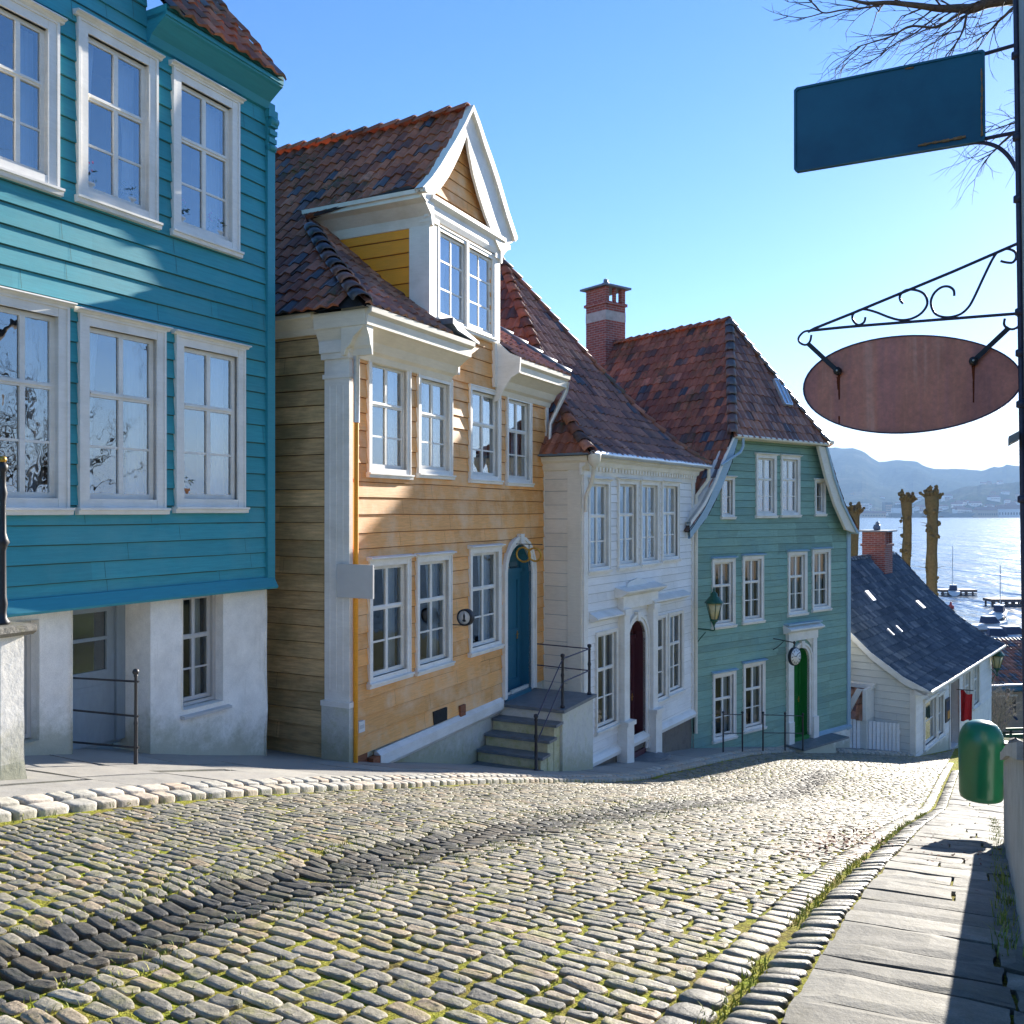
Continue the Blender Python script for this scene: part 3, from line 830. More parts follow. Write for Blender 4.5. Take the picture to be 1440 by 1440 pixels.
def caps(mb, pts, r, mat, ln=.34, out=None):
    pts = [Vector(p) for p in pts]; L_ = [0]
    for a, b in zip(pts, pts[1:]): L_.append(L_[-1] + (b - a).length)
    def at(d):
        d = min(max(d, 0), L_[-1])
        for i in range(len(pts) - 1):
            if d <= L_[i + 1]: return pts[i].lerp(pts[i + 1], (d - L_[i]) / max(1e-6, L_[i + 1] - L_[i]))
        return pts[-1]
    d = 0
    while d < L_[-1] - .08:
        a, b = at(d), at(d + ln * 1.08); ax = (b - a).normalized()
        sd_ = ax.cross(Vector((0, 0, 1))).normalized(); up = sd_.cross(ax).normalized()
        if up.z < 0: up = -up
        rn = random.random(); vs = []; K = 7; j = random.uniform(-.008, .008)
        for (p, rr, hh) in ((a, r * 1.12, .015), (b, r * .92, -.015)):
            for i in range(K + 1):
                t = pi * i / K; vs.append(p + sd_ * cos(t) * rr + up * (sin(t) * rr * .85 - r * .35 + hh + j))
        for i in range(K + 1): vs.append(a + (vs[i] - a) * .82)
        fs = [(i, i + 1, K + 2 + i, K + 1 + i) for i in range(K)] + [(2 * K + 2 + i, 2 * K + 3 + i, i + 1, i) for i in range(K)]
        mb.add(vs, fs, mat, rn, True); d += ln

def rows_for(surf, a, f0, f1, pitch=.30):
    n = 200; L_ = [0]; P = surf(a, f0)
    for i in range(1, n + 1):
        Q = surf(a, f0 + (f1 - f0) * i / n); L_.append(L_[-1] + (Q - P).length); P = Q
    k = max(1, round(L_[-1] / pitch)); out = []
    for j in range(k + 1):
        t = L_[-1] * j / k; i = next((i for i in range(n + 1) if L_[i] >= t - 1e-9), n); out.append(f0 + (f1 - f0) * i / n)
    return out

def ridge_roof(T, F, c, prof, nf, nb, hip, mats, frontfn=None, capm=('tiledark', 'tilemat'), darkp=(0, 0, 0), front_keep=None, sidez=None, pitch=.27, tw=.21):
    """roof with its ridge at right angles to the facade. prof: [(half distance, z)...]; hip: (half distance at hip eave, n eave, n apex)"""
    dm = prof[-1][0]; pr = sorted(prof)
    zf = lambda d: interp(pr, d)
    hd, ne, na = hip
    def hipn(d):  # n of the hip line at half distance d
        return ne + (na - ne) * (1 - d / hd) if d < hd else nf
    ff = frontfn or hipn
    mb = MB()
    for sgn in (-1, 1):
        def surf(a, f, sgn=sgn):
            d = dm * (1 - f); n = -a
            s = c + sgn * d
            z = zf(d) if f >= 0 else prof[-1][1] + (zf(dm) - zf(dm * .97)) / .03 * (-f)
            if sidez: z = sidez(s, z, n)
            return F.pt(s, z, n)
        rows = rows_for(surf, 3, 0, 1, pitch)
        tile_field(mb, surf, rows, lambda f: -ff(dm * (1 - f)), lambda f: -nb, -nf, -nb, mats[0 if sgn < 0 else 1], tw=tw, darkp=darkp[0])
    def surf2(a, f):
        d = hd * (1 - f); z = zf(d) if f >= 0 else zf(hd) + (zf(hd) - zf(hd * .97)) / .03 * (-f)
        return F.pt(a, z, ne + (na - ne) * f)
    rows = rows_for(surf2, c, 0, 1, pitch)
    if front_keep:
        for (lo, hi, fm) in front_keep:
            tile_field(mb, surf2, [r_ for r_ in rows if r_ <= fm], lambda f, lo=lo: max(lo, c - hd * (1 - f)), lambda f, hi=hi: min(hi, c + hd * (1 - f)), lo, hi, mats[2], tw=tw, darkp=darkp[2])
    else:
        tile_field(mb, surf2, rows, lambda f: c - hd * (1 - f), lambda f: c + hd * (1 - f), c - hd, c + hd, mats[2], tw=tw, darkp=darkp[2])
    for sgn in (-1, 1):
        def sd_(a, f, sgn=sgn):
            d = dm * (1 - f); z = zf(d)
            return F.pt(c + sgn * d, z, -a)
        deck(mb, sd_, 0, 1, lambda f: -ff(dm * (1 - f)), lambda f: -nb, n=16)
    if front_keep:
        for (lo, hi, fm) in front_keep:
            deck(mb, surf2, 0, fm, lambda f, lo=lo: max(lo, c - hd * (1 - f)), lambda f, hi=hi: min(hi, c + hd * (1 - f)))
    else: deck(mb, surf2, 0, 1, lambda f: c - hd * (1 - f), lambda f: c + hd * (1 - f))
    ro = T.part(mb, "roof")
    for sgn in (-1, 1):
        cm = MB()
        pts = [F.pt(c + sgn * hd * (1 - t), zf(hd * (1 - t)) + .05, ne + (na - ne) * t) for t in [i / 14 for i in range(15)]]
        if frontfn: pts = [p for i, p in enumerate(pts) if i / 14 < .56]
        caps(cm, pts, .125, capm[0]); T.part(cm, 'hip_tiles', ro)
    cm = MB()
    n1 = nf if frontfn else na
    pts = [F.pt(c, pr[0][1] + .06 + .03 * nz(i * .6), n1 + (nb - n1) * i / 20) for i in range(21)]
    caps(cm, pts, .13, capm[1])
    T.part(cm, 'ridge_tiles', ro)
    return ro, zf

def downpipe(T, pts, r=.04, mat='cream'):
    mb = MB(); tube(mb, pts, r, mat, 8)
    return T.part(mb, 'downpipe')

def arch_pts(s0, s1, z0, zs, n=10):
    """outline of an arched opening: up, round, down"""
    c, r = (s0 + s1) / 2, (s1 - s0) / 2
    return [(s0, z0), (s0, zs)] + [(c - r * cos(pi * i / n), zs + r * sin(pi * i / n)) for i in range(1, n)] + [(s1, zs), (s1, z0)]

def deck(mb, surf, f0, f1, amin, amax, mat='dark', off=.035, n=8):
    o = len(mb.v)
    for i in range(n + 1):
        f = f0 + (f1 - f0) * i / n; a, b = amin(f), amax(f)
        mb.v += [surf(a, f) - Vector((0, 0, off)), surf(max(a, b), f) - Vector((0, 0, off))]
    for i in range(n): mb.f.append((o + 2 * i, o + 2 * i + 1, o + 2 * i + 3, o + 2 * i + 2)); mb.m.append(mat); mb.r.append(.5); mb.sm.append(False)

def arch_holes(s0, s1, z0, zs, n=6):
    c, r = (s0 + s1) / 2, (s1 - s0) / 2; H = [(s0, s1, z0, zs)]
    for i in range(n):
        a, b = r * i / n, r * (i + 1) / n; w = math.sqrt(max(0, r * r - ((a + b) / 2) ** 2)); H.append((c - w, c + w, zs + a, zs + b))
    return H

def strip(mb, F, A, B, n0, n1, mat):
    """ring between outlines A and B with thickness"""
    for (a, b, c, d) in zip(A, A[1:], B[1:], B):
        P = [F.pt(*q, n) for n in (n0, n1) for q in (a, b, c, d)]
        mb.add(P, [(0, 1, 2, 3), (4, 5, 6, 7), (0, 1, 5, 4), (3, 2, 6, 7)], mat, .5)

def offset_arch(s0, s1, z0, zs, w, n=10): return arch_pts(s0 - w, s1 + w, z0, zs, n)

def door_arch(T, F, s0, s1, z0, zs, mat, n_leaf=-.32, surround=.14, n0=0, trans=True, reveal_mat=None, label=None):
    """arched doorway: surround, deep reveal, panelled leaf, glazed fanlight"""
    inner = arch_pts(s0, s1, z0, zs); outer = offset_arch(s0, s1, z0, zs, surround)
    mb = MB(); strip(mb, F, inner, outer, n0 - .02, n0 + .06, 'white')
    o2 = offset_arch(s0, s1, z0, zs, surround + .02); i2 = offset_arch(s0, s1, z0, zs, surround - .04)
    strip(mb, F, i2, o2, n0 - .01, n0 + .085, 'white')
    c = (s0 + s1) / 2; zt = zs + (s1 - s0) / 2
    F.poly(mb, [(c - .05, zt - .01), (c + .05, zt - .01), (c + .08, zt + surround + .06), (c - .08, zt + surround + .06)], n0, n0 + .11, 'white')
    T.part(mb, 'door_surround')
    mb = MB()
    for a, b in zip(inner, inner[1:]): mb.quad(F.pt(*a, n0 + .03), F.pt(*b, n0 + .03), F.pt(*b, n_leaf - .05), F.pt(*a, n_leaf - .05), reveal_mat or mat)
    w = s1 - s0; F.poly(mb, inner, n_leaf - .05, n_leaf, mat)
    # stiles, rails and raised panels
    f = n_leaf
    zt2 = zs - .02
    for (a, b, c_, d) in ((s0, s0 + w * .13, z0, zt2), (s1 - w * .13, s1, z0, zt2), (s0 + w * .13, s1 - w * .13, z0, z0 + .22), (s0 + w * .13, s1 - w * .13, z0 + (zt2 - z0) * .44, z0 + (zt2 - z0) * .52), (s0 + w * .13, s1 - w * .13, zt2 - .14, zt2)):
        F.box(mb, a, b, c_, d, f - .01, f + .025, mat)
    h = zt2 - z0
    F.box(mb, s0 + w * .24, s1 - w * .24, z0 + .31, z0 + h * .38, f, f + .018, mat)
    F.poly(mb, arch_pts(s0 + w * .24, s1 - w * .24, z0 + h * .58, zt2 - .14 - w * .26 - .06, 8), f, f + .018, mat)
    F.box(mb, s0, s1, zt2, zt2 + .08, f - .01, f + .06, mat)
    F.box(mb, s0, s1, z0 - .12, z0 + .015, n_leaf, n0 + .04, mat)
    d = T.part(mb, 'door', label=label)
    if trans:
        g = MB(); r = w / 2 * .82; cc = (s0 + s1) / 2
        F.poly(g, arch_pts(cc - r, cc + r, zt2 + .12, zs, 8), f + .004, f + .012, 'glass'); T.part(g, 'fanlight', d)
    g = MB(); hs = s0 + w * .86; hz = z0 + h * .47
    tube(g, [F.pt(hs, hz, f), F.pt(hs, hz, f + .05), F.pt(hs - .10, hz, f + .055)], .011, 'gold', 8); F.box(g, hs - .02, hs + .02, hz - .09, hz + .06, f + .02, f + .03, 'gold')
    T.part(g, 'handle', d)
    return arch_holes(s0 - .03, s1 + .03, z0 - .1, zs)

# ================================================================= BLUE HOUSE
FB = frame_dir((-3.14, 11.58), 27.7)
T = Thing('timber_house', FB.pt(-4, -2.4), 'bright turquoise timber house above a white plastered ground floor, leftmost in the row', 'house')
H = []
sU = FB.px(205, 20)[0]
up = [(-30, 79, 0, -2, 238, 275), (106, 218, 20, 76, 288, 318), (240, 333, 90, 138, 335, 358)]
lo = [(-33, 93, 395, 428, 722, 723), (108, 229, 433, 460, 722, 722), (244, 341, 464, 486, 720, 720)]
ct = [[(-1, .32), (1, .36)], [(-1, .34), (1, .33)], [(-1, .3), (1, .4)]]
for i, q in enumerate(up + lo):
    a, b, c, d = pxrect(FB, *q)
    H.append(window(T, FB, a, b, c + .06, d - .05, cw=.115, curt=ct[i % 3], sashn=-.02, capmat='white'))
w_ = H[0][1] - H[0][0]
mb = MB()
zb, zt = -.90, 5.35
clap(mb, FB, -9.5, -.06, zb, zt, .205, H, 'teal', 0, .024)
clap(mb, FB, -9.5, sU, zt, 9.0, .205, [], 'teal', 0, .024)
FB.extr(mb, -9.5, .02, [(0, zb - .005), (.115, zb - .085), (.125, zb - .06), (.05, zb + .06), (0, zb + .07)], 'tealdark')   # flared drip board
FB.box(mb, -.10, .035, zb + .03, 5.28, -.02, .055, 'tealdark')
FB.box(mb, -.03, .03, zb, 5.28, -6, -.03, 'teal')
# back of the wall so nothing shows through
for (a, b) in ((-9.5, sU),): FB.box(mb, a, b, 5.3, 9.0, -.3, -.28, 'dark')
FB.box(mb, sU - .03, sU, 5.4, 9.0, -3.4, -.02, 'teal')
T.part(mb, 'wall')
mb = MB()
FB.box(mb, sU, -.10, 5.42, 5.535, -.2, .325, 'tealdark')
FB.extr(mb, sU, -.09, [(0, 5.17), (.05, 5.18), (.09, 5.26), (.26, 5.38), (.30, 5.40), (.31, 5.46), (0, 5.46)], 'tealdark')
T.part(mb, 'cornice')
mb = MB()                                              # carved scroll bracket at the corner
cs = -.035
FB.box(mb, -.11, .05, 5.08, 5.18, 0, .09, 'tealdark')
for k in range(4): FB.box(mb, -.10 + k * .002, .04 - k * .002, 4.66 + .1 * k, 4.72 + .1 * k, 0, .07 + .012 * k, 'tealdark')
lathe(mb, FB.pt(-.03, 5.03, .085), [(.02, -.06), (.055, -.055), (.055, .055), (.02, .06)], 'tealdark', 12, FB.D)
lathe(mb, FB.pt(-.03, 4.70, .07), [(.01, -.05), (.038, -.045), (.038, .045), (.01, .05)], 'tealdark', 12, FB.D)
T.part(mb, 'scroll_bracket')
mb = MB()
def sf(a, f): return FB.pt(a, 5.5 + 3.6 * f, .34 - 3.2 * f)
rows = rows_for(sf, 0, 0, 1)
tile_field(mb, sf, rows, lambda f: sU, lambda f: -.10, sU, -.10, 'tilemat', darkp=.12, tw=.21)
deck(mb, sf, 0, 1, lambda f: sU, lambda f: -.10)
T.part(mb, 'roof')
# ground floor, white plaster
a0, b0, c0, d0 = pxrect(FB, 107, 216, 852, 846, 1088, 1086); zw = -2.9
HB = []
w1 = pxrect(FB, 262, 318, 838, 832, 1000, 986); HB.append((w1[0], w1[1], w1[2], w1[3]))
w0 = pxrect(FB, -45, 60, 880, 875, 1060, 1048); HB.append((w0[0], w0[1], w0[2] + .0, w0[3]))
HB.append((a0, b0, -5, -.94))
mb = MB(); panel(mb, FB, -9.5, 0, -4.6, -.92, HB, 'plaster', -.07, .25, .035)
for h in HB[:2]:
    reveal(mb, FB, h[0], h[1], h[2], h[3], -.05, -.36, 'plaster')
reveal(mb, FB, a0, b0, -3.6, -.93, -.05, -.66, 'plaster')
side = Frame(FB.pt(-.012, 0, -.04)[:2], -FB.N[:2] if False else (-FB.N.x, -FB.N.y), (FB.D.x, FB.D.y))
panel(mb, side, 0, 6, -5, -.92, [], 'plaster', 0, .4, .02)
T.part(mb, 'plinth_wall')
for h in HB[:2]:
    F2 = FB.off(-.20); window(T, F2, h[0] - .01, h[1] + .01, h[2] + .01, h[3] + .02, cw=.055, cap=False, sill=False, trim='boardgrey', glass='glassdark', curt=[(-1, .35), (1, .3)], cover=.01)
mb = MB(); h = HB[0]; FB.extr(mb, h[0] - .02, h[1] + .10, [(-.3, h[2] - .02), (.0, h[2] - .07), (.0, h[2] - .10), (-.3, h[2] - .10)], 'boardgrey'); T.part(mb, 'window_ledge')
F2 = FB.off(-.52)
mb = MB(); z0d = G(*F2.pt((a0 + b0) / 2, 0)[:2]) + .12; z1d = -.95; w = b0 - a0
F2.box(mb, a0, b0, z0d - .05, z1d, -.06, -.02, 'greydoor')
l0, l1 = a0 + w * .02, b0 - w * .12
gl = (l0 + w * .14, l1 - w * .1, z0d + (z1d - z0d) * .50, z1d - .16)
F2.box(mb, l1, b0, z0d, z1d, -.02, .06, 'greydoor')
F2.box(mb, l0, l1, z0d, gl[2], -.02, .02, 'greydoor'); F2.box(mb, l0, l1, gl[3], z1d, -.02, .02, 'greydoor')
F2.box(mb, l0, gl[0], gl[2], gl[3], -.02, .02, 'greydoor'); F2.box(mb, gl[1], l1, gl[2], gl[3], -.02, .02, 'greydoor')
gz = (gl[2] + gl[3]) / 2 + .03
F2.box(mb, gl[0], gl[1], gz - .018, gz + .018, -.018, .018, 'greydoor')
F2.box(mb, gl[0] + .01, gl[1] - .01, z0d + .18, gl[2] - .16, .015, .032, 'greydoor'); F2.box(mb, gl[0] + .05, gl[1] - .05, z0d + .24, gl[2] - .22, .03, .038, 'greydoor')
F2.box(mb, gl[0], gl[1], gl[2], gl[3], -.019, -.012, 'dark')
d = T.part(mb, 'door')
mb = MB(); F2.box(mb, gl[0], gl[1], gl[2], gl[3], -.008, -.004, 'glassdark'); T.part(mb, 'pane', d)
mb = MB(); hz = gl[2] + .02; tube(mb, [F2.pt(l0 + .05, hz, .02), F2.pt(l0 + .05, hz, .07), F2.pt(l0 + .17, hz, .075)], .012, 'iron', 8); F2.box(mb, l0 + .03, l0 + .07, hz - .12, hz + .08, .02, .03, 'iron'); T.part(mb, 'handle', d)

# things on the inner ledges of the upper windows
def pot(F, s, z, n, label, cat, potm, flower):
    P = F.pt(s, z, n)
    t = Thing('flower_pot', P, label, cat, 'pots on the window ledges of the turquoise house')
    mb = MB(); lathe(mb, P, [(.05, 0), (.062, .02), (.075, .11), (.085, .115), (.083, .14), (.06, .14)], potm, 14); t.part(mb, 'pot')
    mb = MB()
    for _ in range(46):
        a = random.uniform(0, 6.3); r = random.uniform(.02, .12); q = P + Vector((cos(a) * r, sin(a) * r, .15 + random.uniform(0, .2) * (1 - r * 4)))
        d = Vector((random.uniform(-1, 1), random.uniform(-1, 1), random.uniform(-.6, 1))).normalized() * .03; e = d.cross(Vector((0, 0, 1))) * .6
        mb.add([q - d, q + e, q + d, q - e], [(0, 1, 2, 3)], 'leafg')
    t.part(mb, 'leaves')
    if flower:
        mb = MB()
        for _ in range(9): blob(mb, P + Vector((random.uniform(-.09, .09), random.uniform(-.09, .09), random.uniform(.24, .36))), .016, flower)
        t.part(mb, 'flowers')
    return t
h = H[1]; pot(FB, h[0] + .14, h[2] + .03, -.105, 'plant pot at the left in the middle upper window of the turquoise house', 'flower pot', 'potw', 'pinkf')
pot(FB, h[1] - .2, h[2] + .03, -.105, 'plain leafy pot at the right in the middle upper window of the turquoise house', 'flower pot', 'potw', None)
h = H[2]; pot(FB, h[0] + .13, h[2] + .03, -.105, 'flower pot at the left in the rightmost upper window of the turquoise house', 'flower pot', 'potw', 'pinkf')
pot(FB, h[1] - .16, h[2] + .03, -.105, 'pink flowers at the right in the rightmost upper window of the turquoise house', 'flower pot', 'potw', 'pinkf')
h = H[5]; pot(FB, h[0] + .16, h[2] + .03, -.105, 'orange terracotta pot behind the lower right window of the turquoise house', 'flower pot', 'terracotta', None)

# ================================================================= YELLOW HOUSE
FY = frame_dir((-2.2, 12.0), 26.3)
T = Thing('timber_house', FY.pt(3.2, -4), 'ochre yellow timber house with a pointed white trimmed dormer and a blue door', 'house')
H = []
ups = [(515, 574, 497, 512, 668, 674), (585, 633, 522, 532, 669, 674), (658, 701, 540, 548, 676, 681), (710, 745, 552, 561, 681, 684)]
los = [(516, 574, 787, 782, 968, 948), (583, 632, 782, 777, 948, 934), (658, 702, 770, 767, 922, 910)]
for i, q in enumerate(ups):
    a, b, c, d = pxrect(FY, *q); H.append(window(T, FY, a, b, c + .05, d - .02, cw=.085, curt=[(-1, .5), (1, .5)] if i % 2 else [(-1, .3), (1, .35)], cap=False))
for i, q in enumerate(los):
    a, b, c, d = pxrect(FY, *q); H.append(window(T, FY, a, b, c + .05, d - .02, cw=.085, glass='glassdark', curt=[(-1, .42), (1, .40)], capmat='lightblue' if 0 else 'white'))
da, _ = FY.px(710, 980); db, _ = FY.px(745, 962)
DZ = -3.38; zs = FY.px(728, 765)[1] - (db - da) / 2
zs = min(zs, FY.px(728, 790)[1])
H += door_arch(T, FY, da, db, DZ, zs, 'bluedoor', n_leaf=-.22, surround=.13)
W6 = 6.45
s_l, s_r = FY.px(600, 283)[0], FY.px(697, 350)[0]
mb = MB()
clap(mb, FY, .10, W6, -3.32, 2.15, .235, H, 'ochre', 0, .026, .8, .009)
clap(mb, FY, s_l + .05, s_r - .03, 2.15, 4.95, .235, [(*[FY.px(612, 400)[0] + .03, FY.px(688, 400)[0] - .03], FY.px(650, 455)[1], 4.45)], 'ochre', 0, .024, .8, .006)
gl_ = interp
cD = (s_l + s_r) / 2; cR0 = FY.px(662, 151, .14)[0]
clap(mb, FY, lambda z: cR0 - interp([(4.7, 1.35), (5.1, 1.0), (5.6, .62), (6.3, .12), (6.5, 0.02)], z), lambda z: cR0 + interp([(4.7, 1.35), (5.1, 1.1), (5.6, .75), (6.3, .22), (6.5, 0.05)], z), 4.82, 6.4, .2, [], 'ochre', -.02, .02)
FY.box(mb, .02, .11, -3.3, 2.2, -.01, .035, 'ochreyel')
T.part(mb, 'wall')
mb = MB()      # weathered side wall, dormer cheeks
FS = Frame(FY.pt(0, 0)[:2], (-FY.N.x, -FY.N.y), (-FY.D.x, -FY.D.y))
clap(mb, FS, .36, 8.5, -3.6, 2.6, .235, [], 'weather', 0, .03, .8, .012)
T.part(mb, 'side_wall')
mb = MB()
FDc = Frame(FY.pt(s_l, 0)[:2], (-FY.N.x, -FY.N.y), (-FY.D.x, -FY.D.y))
clap(mb, FDc, .1, lambda z: .1 + max(0.2, (z - 2.5) * 1.25), 2.6, 4.55, .235, [], 'ochreyel', 0, .024); T.part(mb, 'dormer_cheek'); mb = MB()
FDr = Frame(FY.pt(s_r, 0)[:2], (-FY.N.x, -FY.N.y), (FY.D.x, FY.D.y))
clap(mb, FDr, .1, lambda z: .1 + max(0.2, (z - 2.5) * 1.25), 2.6, 4.55, .235, [], 'ochreyel', 0, .024)
T.part(mb, 'dormer_cheek')
# far side and back
mb = MB(); FY.box(mb, W6 - .02, W6, -5.2, 2.6, -8.5, -.02, 'ochre'); FY.box(mb, .05, W6, -5, 2.6, -8.52, -8.5, 'ochre'); T.part(mb, 'back_wall')
# dormer window: pair of 2x3 casements
q0 = FY.px(608, 400)[0]; q1 = FY.px(692, 400)[0]; qm = (q0 + q1) / 2
zq0, zq1 = FY.px(650, 462)[1], 4.50
window(T, FY, q0 + .05, qm + .03, zq0, zq1, cw=.075, lay='6', cap=False, sill=True, curt=[(-1, .9)], n0=.02, sashn=.0)
window(T, FY, qm - .03, q1 - .02, zq0, zq1, cw=.075, lay='6', cap=False, sill=True, curt=[(1, .9)], n0=.021, sashn=.0)
mb = MB()
for (a, b) in ((s_l - .03, s_l + .20), (s_r - .16, s_r + .03)):
    FY.box(mb, a, b, 2.55 if a < 3 else 2.2, 4.55, -.30, .07, 'white'); FY.box(mb, a - .02, b + .02, 4.47, 4.55, -.1, .1, 'white'); 

FY.extr(mb, s_l - .08, s_r + .08, [(0, 4.53), (.07, 4.54), (.10, 4.62), (.10, 4.74), (.17, 4.80), (.17, 4.86), (0, 4.86)], 'white')
FS2 = Frame(FY.pt(s_l, 0)[:2], (-FY.N.x, -FY.N.y), (-FY.D.x, -FY.D.y))
FS2.extr(mb, -.12, 2.1, [(-.02, 4.40), (.03, 4.42), (.06, 4.56), (.22, 4.70), (.34, 4.74), (.34, 4.81), (-.02, 4.82)], 'white')
FS2.extr(mb, -.22, 2.12, [(.30, 4.80), (.38, 4.80), (.39, 4.86), (.36, 4.86)], 'white')
FS3 = Frame(FY.pt(s_r, 0)[:2], (-FY.N.x, -FY.N.y), (FY.D.x, FY.D.y))
FS3.extr(mb, -.12, 2.35, [(-.02, 4.40), (.03, 4.42), (.06, 4.56), (.22, 4.70), (.34, 4.74), (.34, 4.81), (-.02, 4.82)], 'white')
T.part(mb, 'dormer_trim')
# swept bargeboards
mb = MB()
BN = .14
oL = [FY.px(x, y, BN) for x, y in ((662, 151), (649, 178), (635, 203), (625, 219), (615.6, 235), (603, 253), (590, 267))]
iL = [FY.px(x, y, BN) for x, y in ((657, 190), (647.5, 216), (638, 236), (631, 249), (622, 262), (611, 274), (600, 284))]
oR = [FY.px(x, y, BN) for x, y in ((662, 151), (671, 174), (679.5, 200), (689, 226), (698.6, 255), (711, 298), (724, 338))]
iR = [FY.px(x, y, BN) for x, y in ((657, 190), (660, 214), (666, 245), (674, 274), (683, 302), (694, 330), (704, 352))]
cR = oL[0][0]
_tab = sorted([(a - cR, z) for a, z in oL[1:]] + [(a - cR, z) for a, z in oR])
def swz(d): return interp(_tab, d)
for (out, inn) in ((oL, iL), (oR, iR)):
    strip(mb, FY, inn, out, BN - .05, BN, 'white')
    i2 = [(a * .85 + c * .15, b * .85 + d * .15) for (a, b), (c, d) in zip(out, inn)]
    o2 = [(a, b + .035) for a, b in out]
    strip(mb, FY, i2, o2, .05, BN + .06, 'white')
    i3 = [(a * .5 + c * .5, b * .5 + d * .5) for (a, b), (c, d) in zip(out, inn)]; i4 = [(a * .42 + c * .58, b * .42 + d * .58) for (a, b), (c, d) in zip(out, inn)]
T.part(mb, 'bargeboard')
prof = [(0, 6.62), (1.45, 4.80), (2.4, 3.72), (3.45, 2.70)]
def yz(s, z, n):
    d = abs(s - cR)
    if d < 1.6 and n > -.9:
        k = min(1, (n + .9) / .8); k = k * k * (3 - 2 * k); z = z + (swz(s - cR) - .03 - z) * k
    return z
dd = lambda d: .5 + (-4.1 - .5) * (1 - d / 3.45)
def yfront(d): return dd(d) if d > 1.48 else .27
cY = cR
ro, zf = ridge_roof(T, FY, cY, prof, .10, -8.6, (3.45, .46, -4.0), ('tilemat', 'tilemat', 'tilewarm'), frontfn=lambda d: (.46 + (-4.46) * (1 - d / 3.45)) if d > 1.5 else .10,
    darkp=(.12, .1, .05), front_keep=[(cY - 3.45, s_l - .02, .57), (s_r + .02, cY + 3.45, .57)], sidez=yz)
# eaves cornice left and right of the dormer
mb = MB()
cp = [(0, 2.08), (.05, 2.09), (.08, 2.17), (.14, 2.21), (.20, 2.32), (.36, 2.44), (.42, 2.46), (.43, 2.58), (.49, 2.62), (.50, 2.69), (.43, 2.71), (0, 2.70)]
sL1 = FY.px(636, 480)[0] - .12
FY.extr(mb, -.16, sL1, cp, 'cream'); T.part(mb, 'cornice'); mb = MB(); FY.extr(mb, s_r - .02, W6 + .12, cp, 'cream'); Frame(FY.pt(s_r - .03, 0)[:2], FY.N[:2], (-FY.D.x, -FY.D.y)).poly(mb, [(0, 1.95), (.10, 1.98), (.16, 2.12), (.34, 2.36), (.50, 2.44), (.52, 2.70), (.30, 2.80), (.10, 2.98), (0, 3.0)], 0, .035, 'white'); T.part(mb, 'cornice'); mb = MB()
FY.poly(mb, [(sL1 - .03, 2.2), (sL1 + .02, 2.2), (sL1 + .02, 2.7), (sL1 - .03, 2.7)], 0, .2, 'white')
FS.extr(mb, -.40, .44, [(n_ * .42, z_) for n_, z_ in cp[:7]] + [(.2, 2.66), (0, 2.68)], 'cream'); FS.extr(mb, .44, 8.5, [(0, 2.42), (.06, 2.42), (.1, 2.5), (.2, 2.6), (.25, 2.62), (.25, 2.70), (0, 2.70)], 'cream')
T.part(mb, 'cornice')
mb = MB()                      # lead corner where the dormer post meets the eave
FY.poly(mb, [(s_l - .05, 2.95), (s_l + .22, 2.86), (sL1 + .12, 2.72), (sL1 + .12, 2.68), (s_l + .1, 2.78), (s_l - .05, 2.86)], .04, .5, 'lead'); T.part(mb, 'flashing')
mb = MB()                      # white corner pilaster
FY.box(mb, -.05, .03, -2.95, 2.1, -.36, .05, 'white'); FY.box(mb, -.07, .04, 1.80, 1.86, -.38, .065, 'white'); FY.box(mb, -.085, .05, 2.06, 2.14, -.395, .08, 'white')
FY.box(mb, -.105, .06, 2.14, 2.30, -.41, .095, 'white')
FY.box(mb, -.085, .045, -4.4, -2.62, -.385, .075, 'plasteryel'); FY.box(mb, -.095, .055, -2.62, -2.55, -.395, .085, 'white')
for nn in (-.28, -.17, -.06): FY.box(mb, -.056, -.045, -2.4, 1.7, nn - .012, nn + .012, 'white')
T.part(mb, 'corner_pilaster')
mb = MB(); FY.box(mb, W6 - .03, W6 + .09, -3.2, 2.1, -.3, .04, 'white'); FY.box(mb, W6 - .04, W6 + .1, 1.2, 1.3, -.3, .06, 'white'); T.part(mb, 'corner_pilaster')
mb = MB(); FY.box(mb, W6 + .02, W6 + .25, 2.0, 2.1, -1, .1, 'cream')
downpipe(T, [FY.pt(-.02, 2.62, .40), FY.pt(-.03, 2.3, .30), FY.pt(.02, 2.15, .12), FY.pt(.03, 1.2, .11)], .045, 'zinc')
downpipe(T, [FY.pt(.03, 1.22, .11), FY.pt(.035, -4.2, .09)], .032, 'ochreyel')
downpipe(T, [FY.pt(W6 + .15, 2.58, .42), FY.pt(W6 + .17, 2.4, .38), FY.pt(W6 - .02, 1.75, .12), FY.pt(W6 + .0, 1.4, .1)], .045, 'zinc')
